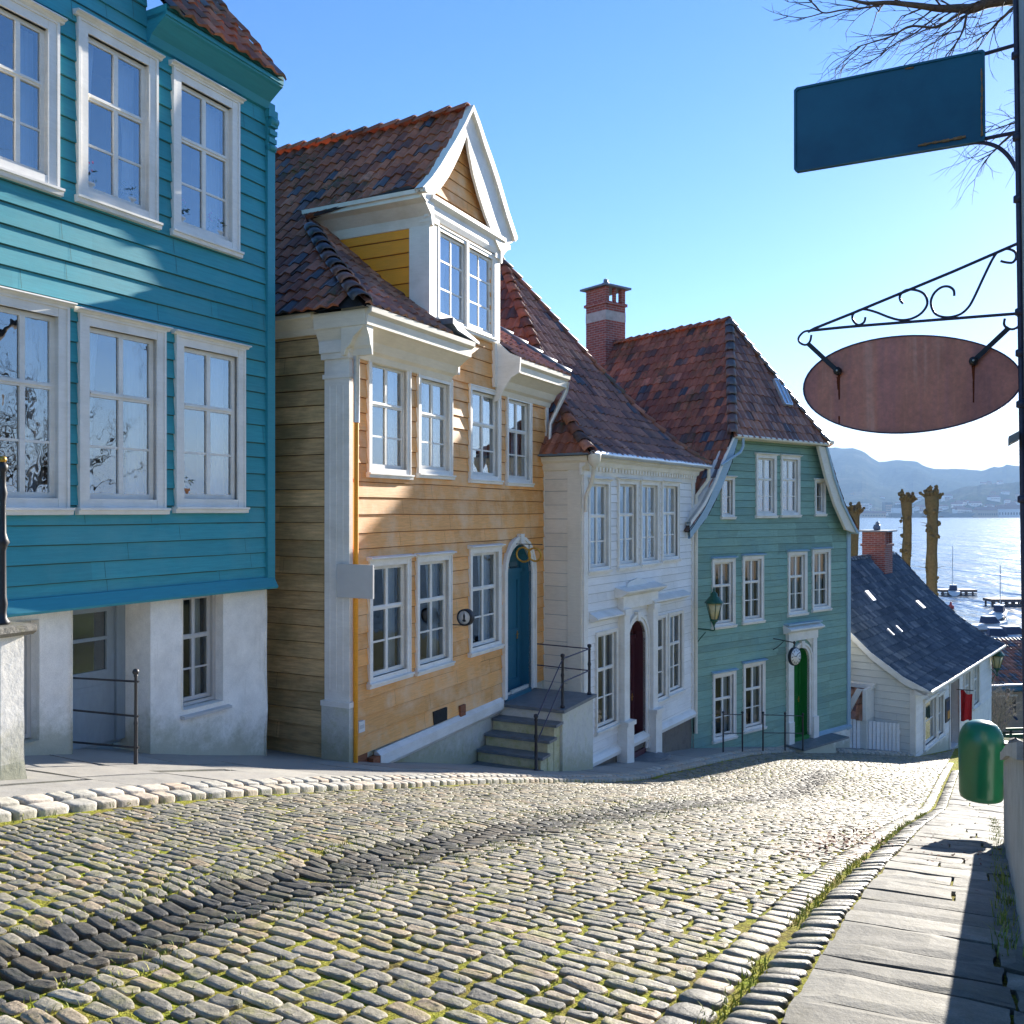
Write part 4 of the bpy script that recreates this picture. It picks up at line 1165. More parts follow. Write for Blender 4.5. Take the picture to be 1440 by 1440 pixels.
# plinth, sill board, gaps with bare timber
mb = MB(); panel(mb, FY, .1, 5.0, -6.2, -3.32, [], 'plasteryel', -.04, .3, .03); FY.box(mb, 5.0, W6, -6, -3.3, -.06, -.02, 'plasteryel'); T.part(mb, 'plinth')
mb = MB()
FY.extr(mb, .62, 4.45, [(-.02, -3.62), (.05, -3.62), (.10, -3.56), (.10, -3.42), (.02, -3.36), (-.02, -3.36)], 'white', z_s1=.05)
T.part(mb, 'sill_board')
mb = MB(); FY.box(mb, .45, .62, -3.60, -3.42, -.03, .09, 'rustwood'); FY.box(mb, .12, .45, -3.58, -3.32, -.05, -.01, 'rustwood'); T.part(mb, 'bare_timber')
mb = MB(); FY.box(mb, 2.15, 2.55, -3.32, -3.12, 0.0, .04, 'dark'); T.part(mb, 'cellar_vent')
mb = MB(); FY.box(mb, 2.95, 3.12, -3.36, -3.18, 0, .06, 'rustwood'); T.part(mb, 'bare_timber')
mb = MB(); FY.box(mb, .14, .28, -2.95 - .05, -2.80 - .05, .02, .07, 'paper'); FY.box(mb, .16, .26, -2.95, -2.9, .07, .075, 'boardgrey'); T.part(mb, 'electric_box')

# steps up to the blue door
LZ = -3.43
T = Thing('stone_steps', FY.pt(5, -4.6, .6), 'mossy stone steps with slate treads leading up to the blue door', 'steps')
sa, sb, nd = 4.50, 5.98, 1.24
mb = MB(); FY.box(mb, sa, sb - .02, -6.2, LZ - .05, -.02, nd - .03, 'plasteryel'); T.part(mb, 'landing_base')
mb = MB(); FY.box(mb, sa - .06, sb + .03, LZ - .055, LZ, -.02, nd + .03, 'slate'); T.part(mb, 'landing_slab')
for k in range(4):
    z = LZ - .21 * (k + 1); s0_, s1_ = sa - .28 * (k + 1), sa - .28 * k
    mb = MB(); FY.box(mb, s0_ + .03, s1_, -6, z - .045, -.02, nd - .08, 'concwood'); T.part(mb, 'riser')
    mb = MB(); FY.box(mb, s0_ - .02, s1_ + .02, z - .045, z, -.02, nd - .02, 'slate'); T.part(mb, 'tread')
mb = MB()
T = Thing('iron_railing', FY.pt(5.2, LZ, 1.2), 'black iron railing with round topped posts on the landing before the blue door', 'railing')
def post(mb, P, h, r=.028):
    lathe(mb, P, [(r * 1.5, 0), (r * 1.5, .03), (r, .05), (r * .95, h * .55), (r * 1.25, h * .6), (r * .9, h * .65), (r * .85, h - .12), (r * 1.2, h - .1), (r * .8, h - .08), (r * 1.5, h - .045), (r * 1.3, h - .01), (r * .3, h)], 'iron', 10)
P1, P2, P3 = FY.pt(sb - .08, LZ, nd - .08), FY.pt(sa + .12, LZ, nd - .08), FY.pt(sa - .95, LZ - .84, nd - .1)
for P, h in ((P1, .95), (P2, .95), (P3, .95)): mb = MB(); post(mb, P, h); T.part(mb, 'post')
for (a, b) in ((P1, P2), (P2, P3)):
    for hh in (.86, .45): mb = MB(); tube(mb, [a + Vector((0, 0, hh)), b + Vector((0, 0, hh))], .012, 'ironblue', 6); T.part(mb, 'rail')
for hh in (.86, .45): mb = MB(); tube(mb, [P1 + Vector((0, 0, hh)), FY.pt(sb - .05, LZ + hh + .02, -.1)], .012, 'ironblue', 6); T.part(mb, 'rail')

# ================================================================= WHITE HOUSE
FW = frame_dir((1.35, 17.23), 33.8); WW = 5.52
T = Thing('timber_house', FW.pt(2.7, -5.5), 'narrow white timber house with a dark red arched door, between yellow and green houses', 'house')
H = []
for i, q in enumerate([(825, 856, 673, 678, 807, 800), (867, 895, 675, 677, 800, 797), (899, 925, 677, 678, 797, 791), (929, 953, 678, 680, 791, 785)]):
    a, b, c, d = pxrect(FW, *q); H.append(window(T, FW, a, b, c + .03, d, cw=.075, curt=[(-1, .6), (1, .6)], cap=True))
for i, q in enumerate([(836, 867, 888, 884, 1035, 1015), (912, 936, 868, 864, 992, 982), (938, 959, 862, 858, 980, 970)]):
    a, b, c, d = pxrect(FW, *q); H.append(window(T, FW, a, b, c + .03, d, cw=.07, glass='glassdark', curt=[(-1, .35), (1, .35)], cap=False))
da, db = FW.px(880, 1000)[0] + .02, FW.px(906, 1000)[0] - .02
dz = FW.px(893, 1058)[1]; zs = FW.px(893, 872)[1] - (db - da) / 2
H += door_arch(T, FW, da, db, dz, zs, 'reddoor', n_leaf=-.25, surround=.12, reveal_mat='reddoor', label='dark red arched door')
mb = MB(); clap(mb, FW, .12, WW - .05, -4.9, .98, .165, H, 'whitewood', 0, .02, .8, .009)
FW.box(mb, 0, .16, -4.9, 1.0, 0, .05, 'white'); FW.box(mb, WW - .12, WW + .03, -4.95, 1.0, 0, .05, 'white')
T.part(mb, 'wall')
mb = MB()
FWs = Frame(FW.pt(0, 0)[:2], (-FW.N.x, -FW.N.y), (-FW.D.x, -FW.D.y))
clap(mb, FWs, .28, .85, -5.6, .95, .26, [], 'cream', 0, .012, .5, .003); FWs.box(mb, 0, .3, -6, .98, 0, .04, 'cream'); FWs.box(mb, .84, 3, -6, .98, -.02, .03, 'cream')
FW.box(mb, WW - .02, WW, -6.5, 1, -8, -.02, 'whitewood')
T.part(mb, 'side_wall')
mb = MB()
for k in range(1): FW.extr(mb, -.06, WW + .06, [(0, -4.98), (.09, -4.98), (.11, -4.9), (.05, -4.82), (0, -4.78)], 'white')
T.part(mb, 'sill_board')
mb = MB(); panel(mb, FW, 0, WW, -7, -4.95, [], 'stonebase', -.02, .4, .02); panel(mb, FWs, 0, 1.2, -7, -5.4, [], 'plasteryel', .01); T.part(mb, 'plinth')
mb = MB()
FW.extr(mb, -.10, WW + .10, [(0, .72), (.04, .72), (.05, .86), (.12, .90), (.14, .98), (.25, 1.02), (.26, 1.10), (0, 1.10)], 'white')
k = -.02
while k < WW: FW.box(mb, k, k + .07, .80, .89, .04, .10, 'white'); k += .14
FWs.extr(mb, -.2, 3.0, [(0, .80), (.05, .82), (.1, .95), (.16, 1.0), (.17, 1.08), (0, 1.08)], 'cream')
T.part(mb, 'cornice')
mb = MB()      # door surround: pilasters and broken pediment
c = (da + db) / 2; hw = (db - da) / 2
for sg in (-1, 1):
    mb = MB(); a = c + sg * (hw + .27); FW.box(mb, a - .12, a + .12, dz + .8, zs + .75, 0, .16, 'white'); FW.box(mb, a - .16, a + .16, dz - .3, dz + .75, 0, .24, 'white'); FW.box(mb, a - .19, a + .19, dz + .75, dz + .84, 0, .28, 'white'); FW.box(mb, a - .15, a + .15, zs + .62, zs + .74, 0, .20, 'white'); T.part(mb, 'door_pilaster')
mb = MB(); zt = zs + .74
FW.box(mb, c - hw - .42, c + hw + .42, zt, zt + .26, 0, .15, 'white')
FW.extr(mb, c - hw - .56, c + hw + .56, [(0, zt + .24), (.14, zt + .25), (.30, zt + .34), (.31, zt + .38), (0, zt + .46)], 'white')
FW.poly(mb, [(c - .5, zt + .40), (c + .5, zt + .40), (c + .44, zt + .52), (c, zt + .60), (c - .44, zt + .52)], .0, .06, 'white')
T.part(mb, 'door_hood')
for (xa, xb, y) in ((828, 866, 872), (909, 962, 846)):
    a, z = FW.px(xa, y); b, z2 = FW.px(xb, y - 6); z = (z + z2) / 2
    mb = MB(); FW.extr(mb, a, b, [(0, z - .05), (.06, z - .04), (.2, z + .02), (.2, z + .05), (0, z + .16)], 'white'); T.part(mb, 'window_hood')
mb = MB(); st = [FW.pt(c - hw - .1, dz - .12, 0)]
FW.box(mb, c - hw - .12, c + hw + .22, dz - .16, dz - .1, 0, .55, 'slate'); FW.box(mb, c - hw - .08, c + hw + .15, dz - 1, dz - .16, 0, .48, 'stonebase'); T.part(mb, 'doorstep')
mb = MB()
pts = [FW.pt(-.2 + i * .2, 1.11 + .004 * sin(i), .34) for i in range(31)]
tube(mb, pts, .062, 'zinc', 10); T.part(mb, 'gutter')
mb = MB(); P = FW.pt(-.12, .96, .34); lathe(mb, P, [(.03, -.14), (.05, -.1), (.12, 0), (.13, .12), (.13, .14)], 'cream', 10); T.part(mb, 'rainwater_head')
downpipe(T, [FW.pt(-.12, .86, .34), FW.pt(-.1, .6, .28), FW.pt(-.02, .3, .1), FW.pt(-.02, .0, .1)], .038, 'cream')
downpipe(T, [FW.pt(WW + .18, 1.06, .34), FW.pt(WW + .2, .8, .33), FW.pt(WW + .16, .62, .2), FW.pt(WW + .0, .4, .1), FW.pt(WW, .1, .09), FW.pt(WW, -5.4, .08)], .042, 'cream')
prof = [(0, 6.05), (1.3, 3.62), (2.05, 2.30), (2.6, 1.55), (3.0, 1.12)]
def hz_(a): return a
cW = WW / 2
ro, zf = ridge_roof(T, FW, cW, prof, .33, -9, (3.0, .33, -3.75), ('tilemat', 'tilemat', 'tilewarm'), darkp=(.03, .1, .03), pitch=.30, tw=.225, capm=('tilemat', 'tilemat'))
mb = MB(); FWs.box(mb, -.3, 3, 1.09, 1.13, -.1, .3, 'lead'); T.part(mb, 'flashing')

# ================================================================= GREEN HOUSE
FG = frame_dir((4.43, 21.8), 51.5)
T = Thing('timber_house', FG.pt(3.6, -6), 'sage green timber house with a swept half hipped gable and a bright green door', 'house')
H = []
for q in [(1000, 1032, 784, 782, 886, 879), (1043, 1072, 780, 778, 879, 873), (1107, 1133, 774, 773, 868, 862), (1141, 1166, 771, 769, 861, 856)]:
    a, b, c, d = pxrect(FG, *q); H.append(window(T, FG, a, b, c + .05, d - .05, cw=.085, glass='glassdark', curt=[(-1, .55), (1, .55)], capmat='lightblue'))
for q in [(1001, 1033, 945, 940, 1045, 1036), (1044, 1074, 931, 926, 1031, 1023)]:
    a, b, c, d = pxrect(FG, *q); H.append(window(T, FG, a, b, c + .05, d - .05, cw=.085, glass='glassdark', curt=[(-1, .3), (1, .3)], capmat='lightblue'))
for q in [(1062, 1090, 638, 638, 727, 727), (1097, 1123, 640, 640, 726, 726)]:
    a, b, c, d = pxrect(FG, *q); H.append(window(T, FG, a, b, c + .04, d - .04, cw=.08, curt=[(-1, .45), (1, .45)]))
for q in [(1013, 1031, 670, 670, 728, 728), (1145, 1159, 674, 674, 724, 724)]:
    a, b, c, d = pxrect(FG, *q); H.append(window(T, FG, a, b, c + .03, d - .03, cw=.06, lay='2', curt=[(-1, .5)]))
da, db = FG.px(1114, 1000)[0], FG.px(1136, 1000)[0]
dz = FG.px(1125, 1036)[1]; zs = FG.px(1125, 910)[1] - (db - da) / 2
H += door_arch(T, FG, da, db, dz, zs, 'greendoor', n_leaf=-.25, surround=.12, label='bright green arched door')
lpx = [(971, 757.6), (994, 728), (1014.4, 687), (1030, 648), (1036, 623)]; rpx = [(1189, 743.5), (1173.7, 710), (1161, 669), (1150, 628)]
Lp = sorted([(FG.px(x, y)[1], FG.px(x, y)[0]) for x, y in lpx]); Rp = sorted([(FG.px(x, y)[1], FG.px(x, y)[0]) for x, y in rpx])
gl0, gr0 = Lp[0][1], Rp[0][1] + .08
zL0 = Lp[0][0]
WG = FG.px(1193, 900)[0]
fl = lambda z: interp([(-9, 0.0), (zL0 - .01, 0.0)] + Lp, z) if z > zL0 - .3 else 0.0
fr = lambda z: interp([(-9, WG), (Rp[0][0] - .05, WG)] + Rp, z)
zH = 1.92
mb = MB(); clap(mb, FG, fl, fr, -6.3, zH + .05, .19, H, 'green', 0, .022, .8, .010)
T.part(mb, 'wall')
mb = MB(); FG.box(mb, WG - .12, WG + .05, -6.35, Rp[0][0] + .1, -.02, .05, 'lightblue'); FG.box(mb, WG, WG + .03, -8, Rp[0][0], -8, -.02, 'pale'); FG.box(mb, -.05, .0, -7, 0, -8, -.02, 'green'); T.part(mb, 'corner_board')
mb = MB(); panel(mb, FG, -.2, WG + .03, -8.5, -6.28, [], 'plaster', .03, .5, .01); FG.extr(mb, db + .4, WG + .05, [(0, -6.3), (.1, -6.3), (.1, -6.24), (0, -6.18)], 'lightblue'); T.part(mb, 'plinth')
# bargeboards, built from outline measured on the facade
opx_l = [(969.5, 734), (988.7, 707.5), (1004, 676.7), (1018, 640), (1034, 606)]; opx_r = [(1207, 751), (1186.6, 710), (1173.7, 671.5), (1163, 629)]
ipx_l = [(971, 757.6), (994, 728), (1014.4, 687), (1029, 650), (1038, 618)]; ipx_r = [(1190, 745), (1174.5, 710), (1161.5, 669), (1151, 627)]
mb = MB()
for (o_, i_) in ((opx_l, ipx_l), (opx_r, ipx_r)):
    mb = MB()
    O_ = [FG.px(x, y, .28) for x, y in o_]; I_ = [FG.px(x, y, .28) for x, y in i_]
    strip(mb, FG, I_, O_, .20, .28, 'lightblue' if o_ is opx_l else 'cream')
    I2 = [((a[0] * .8 + b[0] * .2), (a[1] * .8 + b[1] * .2)) for a, b in zip(O_, I_)]
    strip(mb, FG, I2, O_, .0, .32, 'white' if o_ is opx_l else 'lightblue'); T.part(mb, 'bargeboard')
mb = MB()
FG.extr(mb, FG.px(1037, 616, .2)[0], FG.px(1170, 622, .2)[0], [(0, 1.84), (.12, 1.84), (.26, 1.92), (.27, 2.0), (0, 2.0)], 'cream')
T.part(mb, 'eaves_board')
mb = MB(); tube(mb, [FG.pt(1.2, 1.90, .34), FG.pt(5.3, 1.88, .34)], .05, 'cream', 8); T.part(mb, 'gutter')
downpipe(T, [FG.pt(1.5, 1.88, .34), FG.pt(1.51, 1.66, .34), FG.pt(1.4, 1.5, .34), FG.pt(.6, 1.15, .38)], .035, 'lightblue')
mb = MB(); a = (da + db) / 2; hw = (db - da) / 2 + .12; zt = zs + (db - da) / 2 + .22
for sg in (-1, 1): FG.box(mb, a + sg * (hw + .09) - .09, a + sg * (hw + .09) + .09, dz - .1, zt, 0, .10, 'white'); FG.box(mb, a + sg * (hw + .09) - .12, a + sg * (hw + .09) + .12, dz - .2, dz + .5, 0, .14, 'white')
FG.poly(mb, [(a - hw, zs + hw * .75), (a - hw, zt), (a - hw * .45, zt), (a - hw * .8, zs + hw * .95)], 0, .05, 'white'); FG.poly(mb, [(a + hw, zs + hw * .75), (a + hw, zt), (a + hw * .45, zt), (a + hw * .8, zs + hw * .95)], 0, .05, 'white')
FG.box(mb, a - hw - .2, a + hw + .2, zt, zt + .22, 0, .12, 'white'); FG.extr(mb, a - hw - .32, a + hw + .32, [(0, zt + .2), (.12, zt + .22), (.26, zt + .3), (.26, zt + .34), (0, zt + .46)], 'white')
FG.box(mb, a - hw - .3, a + hw + .3, zt + .44, zt + .48, 0, .2, 'lightblue')
T.part(mb, 'door_hood')
mb = MB(); FG.box(mb, a - hw - .25, a + hw + .3, dz - 1.2, dz - .1, 0, .6, 'plaster'); FG.box(mb, a - hw - .28, a + hw + .9, dz - .14, dz - .09, 0, .64, 'slate'); T.part(mb, 'doorstep')
cG = 3.2
prof = [(0, 5.32), (2.1, 1.9), (2.6, .95), (3.05, .2), (3.38, -.15), (3.70, -.45)]
ro, zf = ridge_roof(T, FG, cG, prof, .30, -7.0, (2.1, .33, -1.4), ('tilemat', 'tilemat', 'tilewarm'), darkp=(.06, .05, .03), capm=('tiledark', 'tilemat'), tw=.24)
mb = MB()         # little roof light in the front hip
def hp(s, f, o=.06): 
    P = FG.pt(s, interp(sorted(prof), 2.1 * (1 - f)), .33 - 1.73 * f); nn = (FG.N * 3.42 + Vector((0, 0, 1.73))).normalized(); return P + nn * o
s1_, f1_, s2_, f2_ = 3.95, .30, 4.27, .50
mb.quad(hp(s1_, f1_, .09), hp(s2_, f1_, .09), hp(s2_, f2_, .09), hp(s1_, f2_, .09), 'glass')
mb.quad(hp(s1_, f1_, .07), hp(s2_, f1_, .07), hp(s2_, f2_, .07), hp(s1_, f2_, .07), 'lead')
for (p, q, r_, t) in ((s1_ - .03, s1_, f1_, f2_), (s2_, s2_ + .03, f1_, f2_), (s1_, s2_, f1_ - .01, f1_), (s1_, s2_, f2_, f2_ + .01), ((s1_ + s2_) / 2 - .01, (s1_ + s2_) / 2 + .01, f1_, f2_)):
    A = [hp(p, r_, .11), hp(q, r_, .11), hp(q, t, .11), hp(p, t, .11)]; B = [hp(p, r_, .03), hp(q, r_, .03), hp(q, t, .03), hp(p, t, .03)]
    mb.add(A + B, [(0, 1, 2, 3), (0, 1, 5, 4), (1, 2, 6, 5), (2, 3, 7, 6), (3, 0, 4, 7)], 'zinc')
T.part(mb, 'roof_window')
# brick chimney at the back end of the ridge
def chimney(T, F, s, n, w, d, z0, z1, openings=True, finial=True, pots=False, name='chimney', parent=None):
    mb = MB(); zc = z1 - .55
    F.box(mb, s - w / 2, s + w / 2, z0, zc, n - d / 2, n + d / 2, 'brick')
    F.box(mb, s - w / 2 - .05, s + w / 2 + .05, zc, zc + .09, n - d / 2 - .05, n + d / 2 + .05, 'brick')
    b = .16
    for (a, c) in ((-1, -1), (-1, 1), (1, -1), (1, 1)):
        F.box(mb, s + a * w / 2 - (b if a > 0 else 0), s + a * w / 2 + (b if a < 0 else 0), zc + .09, z1, n + c * d / 2 - (b if c > 0 else 0), n + c * d / 2 + (b if c < 0 else 0), 'brick')
    F.box(mb, s - w / 2 + .01, s - w / 2 + .1, zc + .09, z1 - .003, n - d / 2 + .1, n + d / 2 - .1, 'brick')      # the left side is closed
    F.box(mb, s - .05, s + .05, zc + .09, z1 - .005, n + d / 2 - .11, n + d / 2 - .02, 'brick')
    F.box(mb, s - w / 2 + .12, s + w / 2 - .12, zc + .05, zc + .12, n - d / 2 + .1, n + d / 2 - .1, 'dark')
    ch = T.part(mb, name, parent, wallco=True)
    mb = MB(); F.box(mb, s - w / 2 - .14, s + w / 2 + .14, z1, z1 + .06, n - d / 2 - .14, n + d / 2 + .14, 'lead')
    blob(mb, F.pt(s, z1 + .15, n), .14, 'lead', 7); blob(mb, F.pt(s + .02, z1 + .30, n), .09, 'lead', 6)
    T.part(mb, 'chimney_cap', ch)
    if z1 > 3: mb = MB(); F.box(mb, s - w / 2 - .008, s + w / 2 + .008, zc - .5, zc - .2, n - d / 2 - .008, n + d / 2 + .008, 'wallgrey'); T.part(mb, 'render_band', ch)
    return ch
ch_ = chimney(T, FG, cG, -6.3, .88, .9, 4.2, 7.12, parent=ro)

# ================================================================= WHITE COTTAGE
FC = frame_dir((11.75, 26.0), 38.1); WC = 11.4
T = Thing('timber_cottage', FC.pt(5, -8), 'low white timber cottage with a steep blue black tile roof down the street', 'house')
H = []
wl = [(1298, 1316, 985, 975, 1054, 1040), (1317, 1326, 978, 970, 1040, 1032)]
for q in [(1354, 1364, 946, 938, 1006, 996), (1367, 1376, 934, 928, 998, 988)]:
    a, b, c, d = pxrect(FC, *q); H.append(window(T, FC, a, b, c, d, cw=.10, curt=[(-1, .4), (1, .4)]))
for q in wl:
    a, b, c, d = pxrect(FC, *q); H.append(window(T, FC, a, b, c, d, cw=.10, lay='2', curt=[(-1, .99)]))
a, b = FC.px(1335, 1000)[0], FC.px(1347, 1000)[0]; z1 = FC.px(1341, 957)[1]; z0 = FC.px(1341, 1050)[1]
mb = MB(); FC.box(mb, a, b, z0, z1, -.25, -.2, 'reddoor'); reveal(mb, FC, a, b, z0, z1, .04, -.2, 'white'); FC.box(mb, a + .15, b - .15, z0 + .2, z0 + .8, -.2, -.17, 'reddoor'); FC.box(mb, a + .15, b - .15, z0 + 1.0, z1 - .2, -.2, -.17, 'reddoor')
d_ = T.part(mb, 'door'); mb = MB(); tube(mb, [FC.pt(a + .2, z0 + .95, -.18), FC.pt(a + .2, z0 + .95, -.1), FC.pt(a + .32, z0 + .95, -.1)], .015, 'gold', 6); T.part(mb, 'handle', d_)
H.append((a, b, z0, z1))
mb = MB(); FC.box(mb, a - .1, a, z0, z1 + .1, 0, .05, 'white'); FC.box(mb, b, b + .1, z0, z1 + .1, 0, .05, 'white'); FC.box(mb, a, b, z1, z1 + .1, 0, .05, 'white'); T.part(mb, 'door_frame')
eZ = -5.18; zbot = -7.9
mb = MB(); clap(mb, FC, 0, WC, -7.2, eZ, .17, [h for h in H if h[3] - h[2] > .2], 'whitewood', 0, .016, 2, .003)
FC.box(mb, 0, WC, -10.5, -7.2, -.2, 0.01, 'plaster') if 0 else None
T.part(mb, 'wall')
mb = MB()
hs = [H_ for H_ in H]; panel(mb, FC, 0, WC, -10.5, -7.2, [h for h in H], 'plaster', .005, .6, .004); T.part(mb, 'plinth')
FCs = Frame(FC.pt(0, 0)[:2], (-FC.N.x, -FC.N.y), (-FC.D.x, -FC.D.y))
roofp = [(-.40, eZ - .02), (.3, eZ + .30), (1.2, eZ + .92), (2.3, eZ + 1.95), (3.6, eZ + 3.42)]
rz = lambda d: interp(roofp, d)
mb = MB(); clap(mb, FCs, lambda z: max(0, interp([(q[1], q[0]) for q in roofp], z)), lambda z: 7.2 - max(0, interp([(q[1], q[0]) for q in roofp], z)), -7.4, eZ + 3.4, .20, [], 'pale', 0, .018, 1, .004)
FCs.box(mb, 0, 7.2, -10, -7.4, -.1, 0, 'plaster'); FCs.box(mb, -.02, .14, -9, eZ, -.02, .04, 'white'); T.part(mb, 'gable_wall')
mb = MB(); FC.box(mb, WC - .03, WC, -10.5, eZ, -7.2, -.01, 'pale'); FC.box(mb, .1, WC, -10.5, eZ, -7.25, -7.2, 'pale'); FC.poly(mb, [(WC - .02, eZ)] * 3, 0, 0, 'pale') if 0 else None
FCr = Frame(FC.pt(WC, 0)[:2], (-FC.N.x, -FC.N.y), (FC.D.x, FC.D.y)); FCr.poly(mb, [(d, rz(d)) for d in (0, 1.2, 2.3, 3.6)] + [(d, rz(7.2 - d)) for d in (4.9, 6, 7.2)], -.02, 0, 'pale'); T.part(mb, 'back_wall')
mb = MB()
def sfc(a, f):
    d = -.40 + 4.0 * f if f >= 0 else -.4 + 4 * f; return FC.pt(a, rz(max(d, -.4)) if f >= 0 else roofp[0][1] + .4 * 4 * f, -d)
rows = rows_for(sfc, 0, 0, 1, .27)
tile_field(mb, sfc, rows, lambda f: -.15, lambda f: WC + .15, -.15, WC + .15, 'tileblack', tw=.22, amp=.065, lift=.03)
deck(mb, sfc, 0, 1, lambda f: -.15, lambda f: WC + .15)
def sfb(a, f): return FC.pt(a, rz(3.6 - 4 * f if f < .9 else -.0), -(3.6 + 3.9 * f)) if f < .9 else FC.pt(a, eZ, -(3.6 + 3.9 * f))
deck(mb, sfb, 0, .95, lambda f: -.15, lambda f: WC + .15, 'tileblack', .0, 6)
ro = T.part(mb, 'roof')
mb = MB(); caps(mb, [FC.pt(-.1 + i * .58, rz(3.6) + .05, -3.6) for i in range(21)], .12, 'tileblack'); T.part(mb, 'ridge_tiles', ro)
for fr_ in (FCs.off(.12), FCr.off(.12)):
    mb = MB(); strip(mb, fr_, [(d, z - .14) for d, z in roofp], [(d, z + .06) for d, z in roofp], -.03, .03, 'white'); T.part(mb, 'bargeboard')
mb = MB(); FC.extr(mb, -.15, WC + .15, [(0, eZ - .15), (.3, eZ - .10), (.36, eZ - .08), (.37, eZ + .0), (0, eZ + .05)], 'white'); tube(mb, [FC.pt(-.15, eZ - .02, .44), FC.pt(WC + .15, eZ - .05, .44)], .06, 'cream', 8); T.part(mb, 'gutter')
chimney(T, FC, FC.px(1230, 770, -3.5)[0], -3.4, 1.0, .85, rz(3.6) - .6, rz(3.6) + 1.0, parent=ro)
mb = MB()
def cr(s, f, o): return sfc(s, f) + (FC.N * .65 + Vector((0, 0, .75))) * o
for (x, y) in ((1224, 848), (1296, 855), (1255, 898), (1265, 886)):
    mb = MB()  # small pale roof panes
    best = min(((s_ * .25, f_ * .05) for s_ in range(46) for f_ in range(20)), key=lambda q: (lambda P: abs(720 + P.x / P.y * FPX - x) + abs(720 - P.z / P.y * FPX - y))(sfc(*q)))
    s_, f_ = best; w_, h_ = (.34, .07) if y < 870 else (.10, .05)
    mb.add([cr(s_, f_, .11), cr(s_ + w_, f_, .11), cr(s_ + w_, f_ + h_, .11), cr(s_, f_ + h_, .11)] + [cr(s_, f_, .02), cr(s_ + w_, f_, .02), cr(s_ + w_, f_ + h_, .02), cr(s_, f_ + h_, .02)], [(0, 1, 2, 3), (0, 1, 5, 4), (1, 2, 6, 5), (2, 3, 7, 6), (3, 0, 4, 7)], 'zinc'); T.part(mb, 'roof_window')

# ================================================================= STREET FURNITURE
# neighbouring timber building whose corner carries the two signs (right edge)
A0 = Vector((1.975, 3.50, 0)); lean = .045
def corner(z): return Vector((1.985 + (2.008 - z) * .0138, 3.5, z))
T = Thing('timber_building', (3.5, 2, -2.6), 'grey timber corner of a building at the right edge carrying the two hanging signs', 'building')
mb = MB(); UU = Vector((ud[0], ud[1], 0)); VV = Vector((vd[0], vd[1], 0))
b0, b1 = corner(-2.6), corner(5.6)
for (a, b, m_) in ((0, .10, 'postgrey'), (.10, 3.2, 'postgrey')):
    P = [b0 + VV * a, b0 + VV * b, b0 + VV * b - UU * 6, b0 + VV * a - UU * 6]; Q = [b1 + VV * a, b1 + VV * b, b1 + VV * b - UU * 6, b1 + VV * a - UU * 6]
    mb.add(P + Q, [(0, 1, 5, 4), (1, 2, 6, 5), (2, 3, 7, 6), (3, 0, 4, 7), (4, 5, 6, 7)], m_)
T.part(mb, 'wall')
mb = MB(); tube(mb, [corner(z) - VV * .008 - UU * .03 for z in (-2.5, -1, 0, 1, 2, 3, 4, 5.6)], .011, 'ironblue', 8)
for z in (.42, .62, .78, 1.22, 1.46, 1.78, .05): P = corner(z) - VV * .008 - UU * .03; lathe(mb, P - Vector((0, 0, .015)), [(.013, 0), (.02, .004), (.02, .026), (.013, .03)], 'ironblue', 8)
T.part(mb, 'iron_rod')
mb = MB(); P = corner(.31) ; q = P - VV * .02
mb.add([q, q - VV * .035 - UU * .0 + Vector((0, 0, -.02)), q - VV * .035 + Vector((0, 0, -.05)), q + Vector((0, 0, -.03))] + [p_ - UU * .12 for p_ in (q, q - VV * .035 + Vector((0, 0, -.02)), q - VV * .035 + Vector((0, 0, -.05)), q + Vector((0, 0, -.03)))], [(0, 1, 2, 3), (4, 5, 6, 7), (0, 1, 5, 4), (1, 2, 6, 5), (2, 3, 7, 6)], 'postgrey'); T.part(mb, 'bracket_block')

FSg = Frame((1.975, 3.50), (-VV.x, -VV.y), (-UU.x, -UU.y))      # sign plane, s grows out over the street
S = lambda x, y, n=0: FSg.pt(*FSg.px(x, y, n), n)
T = Thing('hanging_sign', S(1250, 160), 'blank dark blue rectangular metal sign with worn edges hanging high at the upper right', 'sign')
P = [FSg.px(x, y) for x, y in ((1117, 128), (1121, 124), (1381, 71), (1385, 73), (1386, 194), (1383, 199), (1121, 242), (1117, 239))]
mb = MB(); FSg.poly(mb, P, -.014, .004, 'bluesign'); T.part(mb, 'panel')
mb = MB(); cx = sum(p[0] for p in P) / 8; cz = sum(p[1] for p in P) / 8
inn = [(cx + (a - cx) * .975, cz + (b - cz) * .95) for a, b in P]
strip(mb, FSg, inn + [inn[0]], P + [P[0]], -.018, .010, 'bluesign'); T.part(mb, 'rim')
